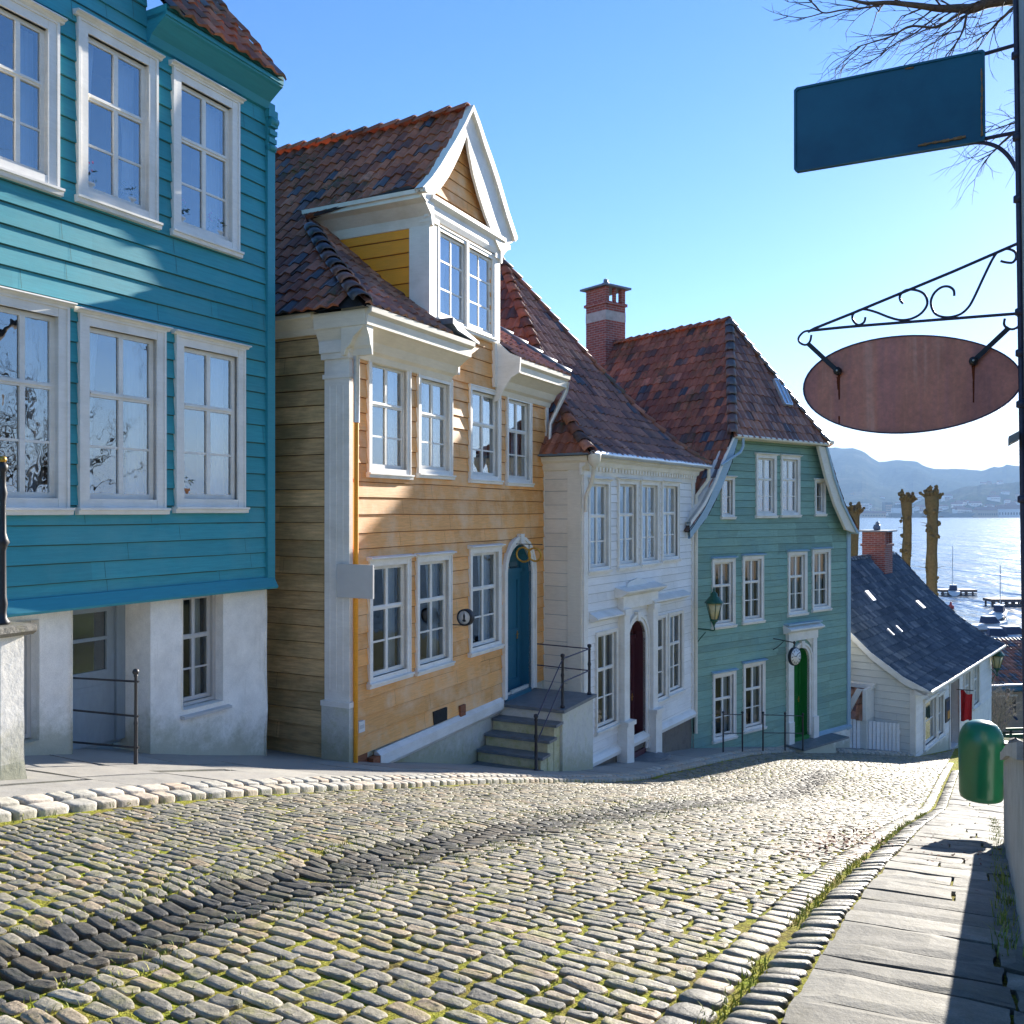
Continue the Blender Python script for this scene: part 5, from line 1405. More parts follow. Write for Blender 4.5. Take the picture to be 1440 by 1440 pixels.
for (pp, w) in (([(1291, 206), (1310, 202), (1335, 198), (1358, 193)], .006), ([(1380, 98), (1381, 130), (1380, 160), (1381, 192)], .005), ([(1273, 98), (1285, 96)], .003)):
    mb = MB()
    for a, b in zip(pp, pp[1:]):
        k = 4
        for i in range(k):
            p = [a[0] + (b[0] - a[0]) * t for t in (i / k, (i + 1) / k)]; q = [a[1] + (b[1] - a[1]) * t for t in (i / k, (i + 1) / k)]
            s0, z0 = FSg.px(p[0], q[0]); s1, z1 = FSg.px(p[1], q[1]); w1 = w * random.uniform(.3, 1); w2 = w * random.uniform(.3, 1); vert = abs(a[0] - b[0]) < abs(a[1] - b[1])
            if vert: FSg.poly(mb, [(s0 - w1, z0), (s0 + w1, z0), (s1 + w2, z1), (s1 - w2, z1)], .0, .012, 'peel')
            else: FSg.poly(mb, [(s0, z0 - w1), (s0, z0 + w1), (s1, z1 + w2), (s1, z1 - w2)], .0, .012, 'peel')
    T.part(mb, 'peeled_paint')
mb = MB()
tube(mb, [S(1384, 76), S(1429, 63)], .008, 'ironblue'); tube(mb, [S(1360, 200, -.005), S(1430, 186, -.005)], .008, 'ironblue')
tube(mb, spline([S(1362, 201, -.005), S(1385, 201, -.005), S(1405, 208), S(1420, 222), S(1429, 237), S(1431, 240)], 5), .008, 'ironblue'); T.part(mb, 'bracket')

T = Thing('hanging_sign', S(1283, 540), 'blank rusty brown oval metal sign hanging from a scrolled iron bracket at the right', 'sign')
mb = MB(); k = 64; c_s, c_z = FSg.px(1283.5, 540)
pts = []
for j in range(k):
    t = 2 * pi * j / k; x = 1283.5 + 154.5 * cos(t); y = 540 - 69 * sin(t) - 14 * cos(t) * .5 + 4 * cos(t) * sin(t)
    pts.append(FSg.px(x, y))
FSg.poly(mb, pts, -.012, .0, 'rust'); T.part(mb, 'panel')
mb = MB(); inn = [(c_s + (a - c_s) * .985, c_z + (b - c_z) * .975) for a, b in pts]; strip(mb, FSg, inn + [inn[0]], pts + [pts[0]], -.015, .004, 'ironblue'); T.part(mb, 'rim')
for (xs, y0, y1, w) in ((1180, 527, 562, .0055), (1369, 512, 566, .005), (1180, 585, 596, .004), (1179, 530, 548, .008), (1369, 512, 540, .007)):
    mb = MB(); pr_ = [(y0 + (y1 - y0) * t / 5) for t in range(6)]
    L_ = [FSg.px(xs, y) for y in pr_]
    FSg.poly(mb, [(a - w * (1 - .5 * i / 5) * random.uniform(.7, 1.1), z) for i, (a, z) in enumerate(L_)] + [(a + w * (1 - .5 * i / 5) * random.uniform(.7, 1.1), z) for i, (a, z) in list(enumerate(L_))[::-1]], 0, .0015 + .0004 * w * 100, 'ruststreak'); T.part(mb, 'rust_run')
for (a, b) in (((1136, 483), (1178, 522)), ((1419, 461), (1369, 508))):
    mb = MB(); A, B = S(*a, .012), S(*b, .012); d = (B - A).normalized(); n_ = FSg.N; w = d.cross(n_) * .0095
    V_ = [A - w, A + w, B + w, B - w]; V_ += [p + n_ * .008 for p in V_]
    mb.add(V_, [(0, 1, 2, 3), (4, 5, 6, 7), (0, 1, 5, 4), (1, 2, 6, 5), (2, 3, 7, 6), (3, 0, 4, 7)], 'iron'); lathe(mb, B - n_ * .012, [(.017, 0), (.017, .028), (.010, .036)], 'iron', 10, n_); lathe(mb, B + n_ * .02, [(.005, 0), (.004, .008)], 'zinc', 8, n_)
    T.part(mb, 'strap')
T = Thing('iron_bracket', S(1300, 420), 'black wrought iron scroll bracket above the oval sign', 'bracket')
mb = MB(); r = .0062
tube(mb, [S(1432, 342), S(1340, 382), S(1200, 440), S(1145, 462), S(1136, 467)], r, 'ironblue'); T.part(mb, 'top_bar')
mb = MB(); tube(mb, spline([S(1430, 441), S(1340, 448), S(1200, 459), S(1140, 465)], 4), r, 'ironblue'); T.part(mb, 'bottom_bar')
mb = MB()
tube(mb, spline([S(*p) for p in ((1138, 465), (1130, 467), (1123, 475), (1125, 482), (1133, 485), (1139, 480), (1141, 471))], 5), .0048, 'ironblue'); T.part(mb, 'hook'); mb = MB()
tube(mb, spline([S(*p) for p in ((1413, 448), (1412, 456), (1416, 461), (1424, 463), (1432, 459), (1434, 450), (1431, 443))], 5), .0048, 'ironblue')
T.part(mb, 'hook')
for L_ in (((1217, 446), (1215, 453), (1207, 457), (1200, 451), (1199, 443), (1206, 437), (1216, 435), (1232, 439), (1250, 446), (1266, 450), (1282, 448), (1296, 440), (1304, 427), (1300, 414), (1288, 408), (1274, 408), (1266, 415), (1266, 422), (1270, 427)),
           ((1342, 416), (1341, 408), (1334, 403), (1324, 404), (1314, 412), (1309, 424), (1312, 437), (1320, 444), (1334, 446), (1350, 442), (1361, 433), (1369, 420), (1385, 386), (1396, 364), (1404, 354), (1416, 350), (1427, 354), (1429, 362), (1424, 369), (1415, 369), (1407, 367))):
    mb = MB(); tube(mb, spline([S(*p) for p in L_], 5), .0050, 'ironblue'); T.part(mb, 'scroll')

# low wall on the right
T = Thing('rendered_wall', Guv(6, .3), 'low grey rendered wall with a stone coping along the right pavement', 'wall')
mb = MB(); K = 22; prev = None
for i in range(K + 1):
    u = 4.05 + (8.95 - 4.05) * i / K; j_ = .006 * nz(u * 2)
    tz = interp([(4.0, -.895), (6, -1.36), (8.95, -2.12)], u)
    x, y = uv2xy(u, .135 + j_); base = Gz(u, .13) - .2
    ring = []
    for (v, z) in ((.135 + j_, base), (.13 + j_, tz - .07)): xx, yy = uv2xy(u, v); ring.append(Vector((xx, yy, z)))
    for (v, z) in ((.50, tz - .07), (.50, base - 1.3)): xx, yy = uv2xy(u, v); ring.append(Vector((xx, yy, z)))
    if prev: mb.add(prev + ring, [(0, 1, 5, 4), (1, 2, 6, 5), (2, 3, 7, 6)] + ([(4, 5, 6, 7)] if i == K else []), 'wallgrey', .5, False)
    prev = ring
T.part(mb, 'wall')
mb = MB(); u = 4.05
while u < 8.95:
    lu = random.uniform(.5, .9); u2 = min(u + lu, 9.0); P = []
    for dz in (-.07, .0):
        for (a, v) in ((u, .105), (u2 - .01, .105), (u2 - .01, .53), (u, .53)):
            tz = interp([(4.0, -.895), (6, -1.36), (8.95, -2.12)], a); xx, yy = uv2xy(a, v); P.append(Vector((xx, yy, tz + dz + .004 * nz(a * 9))))
    mb.add(P, [(0, 1, 2, 3), (4, 5, 6, 7), (0, 1, 5, 4), (1, 2, 6, 5), (2, 3, 7, 6), (3, 0, 4, 7)], 'wallgrey'); u = u2
T.part(mb, 'coping')
for i, (u, v, r) in enumerate(((8.72, .22, .075), (8.82, .40, .09), (8.5, .42, .06))):
    tz = interp([(4.0, -.895), (6, -1.36), (8.95, -2.12)], u); x, y = uv2xy(u, v); mb = MB(); blob(mb, (0, 0, 0), r, 'raised', 10, .3 + .3 * i, .18)
    o = mb.build('loose_stone'); o.location = (x, y, tz + r * .8)
    tag(o, ['brown loose stone on the wall end, closest to the green bin', 'largest loose stone on the far right end of the low wall', 'smallest loose stone on the low wall behind the green bin'][i], 'stone', 'stones on the wall end')

# green litter bin on the wall end
bx = 8.25; BP = Vector(((1380 - 720) / FPX * bx, bx, 0)); BP.z = (720 - 1124) / FPX * bx
T = Thing('litter_bin', BP, 'dark green litter bin with a domed lid fixed to the end of the low wall', 'bin')
mb = MB(); H_ = (1124 - 1013) / FPX * bx; r = .192
lathe(mb, BP, [(.10, 0), (.155, .004), (r * .92, .02), (r * .97, .06), (r, H_ - r * 1.5), (r, H_ - r * 1.2), (r * .985, H_ - r * .95), (r * .94, H_ - r * .68), (r * .84, H_ - r * .42), (r * .68, H_ - r * .2), (r * .45, H_ - r * .06), (r * .2, H_ - .004), (.01, H_)], 'binc', 32); T.part(mb, 'body')
mb = MB(); q = BP + Vector((.03, .0, 0)) + VV * (r + .004)
for (h, k) in ((.16, 1), (.5, 1)): mb.add([q + Vector((0, 0, h)) + UU * a + VV * b + Vector((0, 0, c)) for c in (0, .05) for (a, b) in ((-.05, -.06), (.05, -.06), (.05, .09), (-.05, .09))], [(0, 1, 2, 3), (4, 5, 6, 7), (0, 1, 5, 4), (1, 2, 6, 5), (2, 3, 7, 6), (3, 0, 4, 7)], 'iron')
T.part(mb, 'wall_fixing')
mb = MB(); e = BP + (VV * .93 - UU * .36) * (r + .006)  # light along the bin's edge, painted as a bright green strip
mb.add([e + Vector((a, 0, z)) for z in (.30, H_ - .20) for a in (-.006, .012)] , [(0, 1, 3, 2)], 'binlime'); mb.add([e + Vector((a, .02, z)) for z in (.30, H_ - .20) for a in (-.006, .012)] , [(0, 1, 3, 2)], 'binlime'); T.part(mb, 'edge_light')

# left gate pillar with an iron baluster
gp = groundray(7, 1112)
FP = frame_dir((gp.x, gp.y), 28)
T = Thing('gate_pillar', gp, 'whitewashed stone pillar with a flat stone cap at the left edge of the pavement', 'pillar')
zt = (720 - 893) / FPX * gp.y
mb = MB(); k = 12
for i in range(k):
    z0_, z1_ = gp.z - .1 + (zt - gp.z + .1) * i / k, gp.z - .1 + (zt - gp.z + .1) * (i + 1) / k
    ring = []
    for z in (z0_, z1_):
        w = .095 + .05 * max(0, (gp.z + .25 - z)) * 2 + .006 * nz(z * 5)
        ring += [Vector((gp.x, gp.y, z)) + VV * a * w + UU * b * w for (a, b) in ((-1.6, -1), (1, -1), (1, 1), (-1.6, 1))]
    mb.add(ring, [(0, 1, 5, 4), (1, 2, 6, 5), (2, 3, 7, 6), (3, 0, 4, 7)], 'plasteryel' if i < 3 else 'plaster', .5, False)
T.part(mb, 'shaft')
mb = MB(); P = Vector((gp.x, gp.y, zt)) + VV * -.05
mb.add([P + VV * a * w + UU * b * w * .75 + Vector((0, 0, z)) for (z, w) in ((0, .19), (.03, .215), (.075, .21), (.085, .19)) for (a, b) in ((-1, -1), (1, -1), (1, 1), (-1, 1))],
       [(4 * j + i, 4 * j + (i + 1) % 4, 4 * j + 4 + (i + 1) % 4, 4 * j + 4 + i) for j in range(3) for i in range(4)] + [(0, 1, 2, 3), (12, 13, 14, 15)], 'raised'); T.part(mb, 'cap')
px_ = (4 - 720) / FPX * gp.y; P = Vector((px_, gp.y, zt + .085)); hh = (885 - 655) / FPX * gp.y
T = Thing('iron_baluster', P, 'ornate black cast iron baluster with a ball top on the whitewashed pillar', 'baluster')
mb = MB(); lathe(mb, P, [(.05, 0), (.05, .02), (.03, .05), (.026, .1), (.036, .16), (.026, .22), (.023, hh * .45), (.034, hh * .48), (.05, hh * .5), (.034, hh * .53), (.024, hh * .56), (.022, hh * .75), (.034, hh * .8), (.024, hh * .84), (.02, hh - .09), (.036, hh - .07), (.038, hh - .04), (.02, hh - .01)], 'iron', 14)
mb2 = MB(); blob(mb2, P + Vector((0, 0, hh + .01)), .03, 'gold', 10, .5, 0); T.part(mb, 'shaft'); T.part(mb2, 'ball')

# iron guard rail before the grey door
gp2 = groundray(191, 1090)
FR = Frame((gp2.x, gp2.y), (-FB.N.x, -FB.N.y), (-FB.D.x, -FB.D.y))
T = Thing('door_rail', gp2, 'wrought iron guard rail with one post and three bars before the grey door', 'railing')
h0 = FR.px(193, 950)[1] - gp2.z
mb = MB(); lathe(mb, gp2, [(.035, 0), (.03, .02), (.02, .06), (.017, h0 * .5), (.022, h0 * .52), (.016, h0 * .55), (.014, h0 - .02), (.022, h0), (.01, h0 + .01)], 'iron', 10); blob(mb, gp2 + Vector((0, 0, h0 + .035)), .034, 'iron', 10, .5, 0); T.part(mb, 'post')
for (ya, yb) in ((959, 953), (1008, 998), (1052, 1043)):
    a, za = FR.px(198, ya); b, zb_ = FR.px(96, yb); L_ = min(b, 1.05)
    mb = MB(); tube(mb, [FR.pt(-.04, za), FR.pt(L_, za + (zb_ - za) * L_ / max(b, .01))], .011, 'iron', 6); blob(mb, FR.pt(L_, za + (zb_ - za) * L_ / max(b, .01)), .016, 'iron', 6, .5, 0); T.part(mb, 'rail')

# small things on the yellow house
FY0 = FY
T = Thing('blank_board', FY.pt(-.09, -.8, .1), 'plain light grey square board projecting from the yellow house corner pilaster', 'board')
Fp = Frame(FY.pt(-.10, 0)[:2], (FY.N.x, FY.N.y), (-FY.D.x, -FY.D.y))
a0_, z1_ = Fp.px(474, 793); a1_, _ = Fp.px(525, 793); _, z0_ = Fp.px(500, 841)
mb = MB(); Fp.box(mb, a0_, a1_, z0_, z1_, -.02, .012, 'boardgrey'); T.part(mb, 'panel'); mb = MB(); tube(mb, [Fp.pt(a0_ + .2, z1_ - .03, -.02), Fp.pt(a1_, z1_ - .03, -.02)], .01, 'iron', 6); T.part(mb, 'arm')
def wall_sign_frame(s): return Frame(FY.pt(s, 0)[:2], (FY.N.x, FY.N.y), (-FY.D.x, -FY.D.y))
s_ = FY.px(633, 882)[0]; Fq = wall_sign_frame(s_); a_, z_ = Fq.px(655, 868)
T = Thing('round_sign', Fq.pt(a_, z_), 'small round white sign in a black ring between the yellow house lower windows', 'sign')
c = Fq.pt(a_, z_); r = .135
mb = MB(); Nn = (Fq.N + FY.N * .0).normalized(); lathe(mb, c - Nn * .05, [(r, 0), (r, .11), (r * .82, .115), (r * .82, .09)], 'iron', 24, Nn); T.part(mb, 'ring')
mb = MB(); lathe(mb, c + Nn * .045, [(r * .8, 0), (r * .8, .006)], 'paper', 24, Nn); T.part(mb, 'face')
mb = MB(); F3 = Frame((c + Nn * .055)[:2], Fq.D[:2], Nn[:2]); F3.poly(mb, [(-.012, z_ - .07), (.012, z_ - .07), (.018, z_ + .03), (0, z_ + .085), (-.018, z_ + .03)], 0, .004, 'iron'); F3.poly(mb, [(-.04, z_ - .06), (.04, z_ - .06), (.02, z_ - .03), (-.02, z_ - .03)], .001, .003, 'iron'); T.part(mb, 'emblem')
mb = MB(); tube(mb, [Fq.pt(0, z_ - .13), Fq.pt(a_, z_ - .13)], .009, 'iron', 6); T.part(mb, 'arm')
s_ = FY.px(722, 764)[0]; Fq = wall_sign_frame(s_); a_, z_ = Fq.px(727, 765); a2, z2 = Fq.px(763, 767)
T = Thing('spectacles_sign', Fq.pt(a2 * .5, z2), 'gilded pretzel like ring sign hanging from an iron arm over the blue door', 'sign')
mb = MB(); tube(mb, [Fq.pt(0, z_), Fq.pt(a2, z_)], .009, 'iron', 6); T.part(mb, 'arm')
mb = MB()
for (x, rr) in ((736, 10.5), (752, 9.5)):
    ac, zc = Fq.px(x, 780); r_ = rr / FPX * 16.6; tube(mb, [Fq.pt(ac + r_ * cos(t * pi / 12), zc + r_ * sin(t * pi / 12) * .95, .02 * sin(t * pi / 12)) for t in range(25)], .019, 'gold', 8)
T.part(mb, 'rings'); ac, zc = Fq.px(744, 780)
mb = MB(); tube(mb, [Fq.pt(ac, z_), Fq.pt(ac, zc + .06)], .008, 'iron', 6); T.part(mb, 'hanger')

# lantern on the corner of the green house
def lantern(P, arm_from, label, sc_=1.0, grp='green street lanterns'):
    T = Thing('street_lantern', P, label, 'lantern', grp)
    mb = MB(); k = 6; s = sc_
    R_ = [(.085, .0), (.185, .40)]
    lathe(mb, P, [(r_ * s * .94, h * s) for r_, h in R_], 'lampglass', 6); T.part(mb, 'glass')
    mb = MB(); lathe(mb, P, [(.02 * s, -.14 * s), (.03 * s, -.10 * s), (.06 * s, -.05 * s), (.095 * s, -.02 * s), (.095 * s, .02 * s)], 'lampgreen', 12)
    for j in range(6):
        t = 2 * pi * j / 6; a = Vector((0, 0, 0)); ax = Vector((0, 0, 1)); aa = ax.cross(Vector((1, 0, 0))).normalized(); bb = ax.cross(aa)
        d = aa * cos(t) + bb * sin(t); tube(mb, [P + d * .087 * s, P + d * .19 * s + Vector((0, 0, .40 * s))], .009 * s, 'lampgreen', 5)
    T.part(mb, 'frame')
    mb = MB(); lathe(mb, P + Vector((0, 0, .40 * s)), [(.20 * s, 0), (.225 * s, .0), (.215 * s, .03 * s), (.13 * s, .13 * s), (.085 * s, .17 * s), (.085 * s, .22 * s), (.055 * s, .25 * s), (.02 * s, .28 * s), (.03 * s, .31 * s), (.008 * s, .38 * s)], 'lampgreen', 12); T.part(mb, 'hood')
    mb = MB(); B = P + Vector((0, 0, -.14 * s)); tube(mb, spline([B, B + Vector((0, 0, -.1 * s)), B.lerp(arm_from, .4) + Vector((0, 0, -.06)), arm_from], 6), .018 * s, 'lampgreen', 6)
    A = arm_from; tube(mb, spline([B.lerp(A, .45) + Vector((0, 0, -.12 * s)), B.lerp(A, .8) + Vector((0, 0, -.28 * s)), A + Vector((0, 0, -.4 * s))], 6), .012 * s, 'lampgreen', 6); T.part(mb, 'arm')
aL = FW.pt(WW + .05, -2.85, .05); Yl = aL.y - .42; PL = Vector(((1004 - 720) / FPX * Yl, Yl, (720 - 872) / FPX * Yl))
lantern(PL, aL, 'green glazed street lantern on an iron arm between the white and the green house', 1.02)
Yl = 34.6; aL = FC.pt(WC - .1, (720 - 943) / FPX * Yl, .03)
lantern(Vector(((1402 - 720) / FPX * Yl, Yl, (720 - 940) / FPX * Yl)), aL, 'larger green street lantern at the far corner of the white cottage', 1.25)
lantern(Vector(((1388 - 720) / FPX * 42, 42, (720 - 939) / FPX * 42)), Vector(((1380 - 720) / FPX * 42.5, 42.5, (720 - 950) / FPX * 42)), 'smallest green street lantern, farther away behind the white cottage corner', 1.0)

# clock sign above the green door
FGq = Frame(FG.pt(FG.px(1089, 890)[0], 0)[:2], (FG.N.x, FG.N.y), (-FG.D.x, -FG.D.y))
Yc = FG.pt(FG.px(1118, 920, .9)[0], 0, .9); 
T = Thing('clock_sign', Yc, 'round white clock sign with black numerals on an iron arm before the green door', 'clock')
sC, zC = FG.px(1117, 923, .55); c = FG.pt(sC, zC, .55); r = .235; Nn = (FG.N).normalized()
mb = MB(); lathe(mb, c - Nn * .04, [(r, 0), (r * 1.04, .02), (r * 1.04, .07), (r, .09), (r * .9, .085)], 'iron', 28, Nn); T.part(mb, 'case')
mb = MB(); lathe(mb, c + Nn * .045, [(r * .91, 0), (r * .91, .008)], 'paper', 28, Nn); d_ = T.part(mb, 'dial')
mb = MB(); Fk = Frame((c + Nn * .054)[:2], FG.D[:2], FG.N[:2])
for i in range(12):
    t = 2 * pi * i / 12; a, b = sin(t) * r * .72, cos(t) * r * .72; dx, dy = sin(t) * .03, cos(t) * .03; ex, ey = cos(t) * .010, -sin(t) * .010
    Fk.poly(mb, [(a - dx - ex, zC + b - dy - ey), (a - dx + ex, zC + b - dy + ey), (a + dx + ex, zC + b + dy + ey), (a + dx - ex, zC + b + dy - ey)], 0, .003, 'iron')
Fk.poly(mb, [(-.012, zC), (.004, zC - .012), (.10, zC + .075), (.09, zC + .085)], .003, .006, 'iron'); Fk.poly(mb, [(0, zC + .01), (0, zC - .01), (-.13, zC + .03), (-.13, zC + .04)], .003, .006, 'iron'); T.part(mb, 'numerals_and_hands', d_)
mb = MB(); A = FG.pt(FG.px(1087, 893)[0], zC + .42, 0); B = FG.pt(sC, zC + .36, .55); tube(mb, [A, A + FG.N * .12, B], .014, 'iron', 6)
tube(mb, spline([A + Vector((0, 0, -.3)), A + FG.N * .15 + Vector((0, 0, -.2)), B.lerp(A, .5) + Vector((0, 0, -.02))], 5), .01, 'iron', 6); tube(mb, [B, c + Vector((0, 0, r))], .016, 'iron', 6); lathe(mb, B, [(.02, -.04), (.04, 0), (.02, .04)], 'iron', 8); T.part(mb, 'arm')

# iron rail before the green house
T = Thing('iron_railing', FG.pt(3, -6.2, .8), 'thin black iron railing on the pavement before the green house', 'railing')
posts = []
for x in (1017, 1044, 1073, 1104, 1129):
    s_, _ = FG.px(x, 1030, .8); P = FG.pt(s_, 0, .8); P.z = G(P.x, P.y) + .1; P2 = P + Vector((0, 0, .95)); posts.append((P, P2)); mb = MB(); tube(mb, [P, P2], .02, 'iron', 6); blob(mb, P2, .035, 'iron', 6, .5, 0); T.part(mb, 'post')
for (i, j) in ((0, 1), (2, 3), (3, 4)):
    for h in (.9, .45): mb = MB(); tube(mb, [posts[i][0] + Vector((0, 0, h)), posts[j][0] + Vector((0, 0, h))], .012, 'iron', 5); T.part(mb, 'rail')

# cottage surroundings
T = Thing('banner', FC.pt(FC.px(1354, 980)[0], -6.5, .4), 'bright red cloth banner hanging beside the door of the white cottage', 'flag')
mb = MB(); a, z1_ = FC.px(1348, 966, .15); o = len(mb.v); kk = 8
b_, _ = FC.px(1352, 966, .15)
for i in range(kk + 1):
    for j in range(9):
        t = i / kk; q = j / 8; nn = .12 + q * .36; zz = -6.02 - 1.05 * t - .10 * q + .04 * sin(q * 7 + t * 3)
        mb.v.append(FC.pt(b_ + .06 * sin(q * 9 + t * 2) + .0 * q, zz + (.12 * sin(q * 3.1) if i == kk else 0), nn))
for i in range(kk):
    for j in range(8): mb.f.append((o + i * 9 + j, o + i * 9 + j + 1, o + (i + 1) * 9 + j + 1, o + (i + 1) * 9 + j)); mb.m.append('red'); mb.r.append(.5); mb.sm.append(True)
T.part(mb, 'cloth'); mb = MB(); tube(mb, [FC.pt(b_, -6.0, 0), FC.pt(b_, -5.98, .52)], .015, 'iron', 6); T.part(mb, 'pole')
T = Thing('notice_board', FC.pt(FC.px(1329, 995)[0], -6.5, .05), 'dark framed notice board with a yellow sheet beside the red cottage door', 'notice board')
a, b = FC.px(1327, 1000)[0], FC.px(1333, 1000)[0]; z0_, z1_ = FC.px(1330, 1014)[1], FC.px(1330, 982)[1]
mb = MB(); FC.box(mb, a, b, z0_, z1_, .03, .07, 'iron'); T.part(mb, 'frame'); mb = MB(); FC.box(mb, a + (b - a) * .4, b - .06, z0_ + .08, z0_ + (z1_ - z0_) * .45, .07, .075, 'gold'); FC.box(mb, a + .08, b - .08, z0_ + (z1_ - z0_) * .5, z1_ - .08, .07, .073, 'jeans'); T.part(mb, 'sheet')
# white board fence and lean-to between green house and cottage
g1, g2 = FG.pt(WG + .1, 0, -.05), FCs.pt(.35, 0, .05)
d = (g2 - g1); L_ = math.hypot(d.x, d.y); dn = Vector((d.x, d.y, 0)) / L_; nn = Vector((dn.y, -dn.x, 0))
FF = Frame(g1[:2], dn[:2], nn[:2])
T = Thing('board_fence', FF.pt(0, -6.9), 'low white vertical board fence between the green house and the cottage', 'fence')
mb = MB(); s_ = 0
while s_ < L_ - .12:
    P = FF.pt(s_, 0); z = G(P.x, P.y); zt_ = interp([(0, (720 - 1010) / FPX * 26.3), (L_, (720 - 1025) / FPX * 25.6)], s_); FF.box(mb, s_, s_ + .095, z - .2, zt_, 0, .025, 'whitewood', random.random()); s_ += .115
T.part(mb, 'boards'); mb = MB()
for h in (.2, .8): FF.box(mb, 0, L_ - .05, -7.3 + h, -7.22 + h, -.05, 0, 'whitewood')
T.part(mb, 'cross_rail')
T = Thing('shed', FCs.pt(2.5, -7, .6), 'small white lean to shed with a patch of red tiles beside the cottage gable', 'shed')
q0, qz0 = FCs.px(1218, 1010, .5); q1, qz1 = FCs.px(1196, 967, .5)
mb = MB(); FCs.box(mb, q0 - .1, q0 + 2.5, -8.2, qz0, .06, .8, 'pale'); FCs.poly(mb, [(q0, qz1 + .06), (q0 + .16, qz1 + .06), (q1 + .2, qz0 - .05), (q1, qz0 - .05)], .82, .88, 'white'); FCs.box(mb, q0 - .15, q0 + 2.5, qz1 + .0, qz1 + .12, .05, .35, 'white'); FCs.box(mb, q0 - .1, q0 - .0, qz0, qz1 + .05, .05, .85, 'white'); T.part(mb, 'wall')
mb = MB()
def sfs(a, f): return FCs.pt(a, qz0 + (qz1 - qz0) * f, .85 - .6 * f)
tile_field(mb, sfs, rows_for(sfs, 2, 0, 1, .26), lambda f: q0, lambda f: q0 + 2.5, q0, q0 + 2.5, 'tilewarm'); T.part(mb, 'roof')

# building down by the harbour
Yb = 47.0
def rp(x, y, Y): return Vector(((x - 720) / FPX * Y, Y, (720 - y) / FPX * Y))
FH = Frame(rp(1384, 0, Yb)[:2], (.98, .2), (.2, -.98))
T = Thing('harbour_building', FH.pt(5, -12), 'low building with a dark tiled roof and a blue edged eave down by the harbour', 'building')
ze = (720 - 972) / FPX * Yb
mb = MB(); FH.box(mb, -.2, 16, -14.5, ze, -6, 0, 'farwall2')
for k in range(5): FH.box(mb, 1.0 + 2.6 * k, 1.9 + 2.6 * k, ze - 1.3, ze - .35, .0, .03, 'dark'); FH.box(mb, .92 + 2.6 * k, 1.98 + 2.6 * k, ze - .33, ze - .25, .0, .05, 'white')
T.part(mb, 'wall')
mb = MB()
def sfh(a, f): return FH.pt(a, ze + .25 + 1.95 * f, .5 - 4.0 * f)
tile_field(mb, sfh, rows_for(sfh, 0, 0, 1, .3), lambda f: -.6, lambda f: 16, -.6, 16, 'tilemat', tw=.25, darkp=.25); deck(mb, sfh, 0, 1, lambda f: -.6, lambda f: 16); T.part(mb, 'roof')
mb = MB(); FH.extr(mb, -.7, 16, [(0, ze - .1), (.5, ze + .0), (.62, ze + .1), (.62, ze + .34), (0, ze + .1)], 'bluesign'); tube(mb, [FH.pt(-.7, ze + .38, .6), FH.pt(16, ze + .38, .6)], .07, 'zinc', 8); T.part(mb, 'eave')
T = Thing('harbour_house', rp(1386, 960, 62), 'small ochre harbour house with a red roof seen behind the far lantern', 'house')
Fk = Frame(rp(1381, 0, 58)[:2], (1, .1), (.1, -1)); z0_ = (720 - 925) / FPX * 58
mb = MB(); Fk.box(mb, 0, 3.2, -16, z0_ - .9, -4, 0, 'ochre'); T.part(mb, 'wall')
mb = MB(); Fk.extr(mb, -.2, 3.4, [(.3, z0_ - 1), (-2, z0_ + .6), (-4.3, z0_ - 1), (-4, z0_ - 1.1), (-2, z0_ + .4), (.0, z0_ - 1.1)], 'brickroof'); T.part(mb, 'roof')
mb = MB(); Fk.box(mb, .4, 1.0, z0_ - 2.4, z0_ - 1.5, 0, .03, 'dark'); T.part(mb, 'window')

# green bench rail and walker on the grass
T = Thing('park_bench', Vector(((1430 - 720) / FPX * 26, 26, G((1430 - 720) / FPX * 26, 26))), 'green slatted park bench on the grass beyond the low wall', 'bench')
Yk = 26.0; Fb = Frame(rp(1414, 0, Yk)[:2], (.99, .12), (.12, -.99)); zz = (720 - 1032) / FPX * Yk
mb = MB(); Fb.box(mb, 0, 1.9, zz + .10, zz + .17, 0, .03, 'lampgreen'); Fb.box(mb, 0, 1.9, zz - .08, zz - .01, 0, .03, 'lampgreen'); T.part(mb, 'backrest')
mb = MB(); [Fb.box(mb, 0, 1.9, zz - .30, zz - .26, .05 + .12 * k, .14 + .12 * k, 'lampgreen') for k in range(3)]; T.part(mb, 'seat')
for a in (.15, 1.7): mb = MB(); Fb.box(mb, a, a + .06, zz - 2.2, zz + .15, -.03, 0, 'iron'); Fb.box(mb, a, a + .06, zz - 2.2, zz - .30, .34, .39, 'iron'); T.part(mb, 'leg')

def skin(name, verts, edges, radii, mat, parent, loc, sub=2, root=0):
    me = bpy.data.meshes.new(name); me.from_pydata([tuple(v) for v in verts], edges, []); me.materials.append(M[mat])
    o = bpy.data.objects.new(name, me); col.objects.link(o); o.parent = parent
    bm = bmesh.new(); bm.from_mesh(me); lay = bm.verts.layers.skin.verify(); bm.verts.ensure_lookup_table()
    for i, r in enumerate(radii): bm.verts[i][lay].radius = (r, r); bm.verts[i][lay].use_root = (i == root)
    bm.to_mesh(me); bm.free()
    md = o.modifiers.new('skin', 'SKIN'); md.use_smooth_shade = True
    s_ = o.modifiers.new('sub', 'SUBSURF'); s_.levels = 1; s_.render_levels = sub
    return o
Pp = rp(1420, 1018, 46); Pp.z = (720 - 1018) / FPX * 46
Pp.z = max(Pp.z, landz(*xy2uv(Pp.x, Pp.y)))
root = bpy.data.objects.new('person', None); col.objects.link(root); root.location = Pp
tag(root, 'person in a tan jacket and dark blue trousers striding near the harbour', 'person')
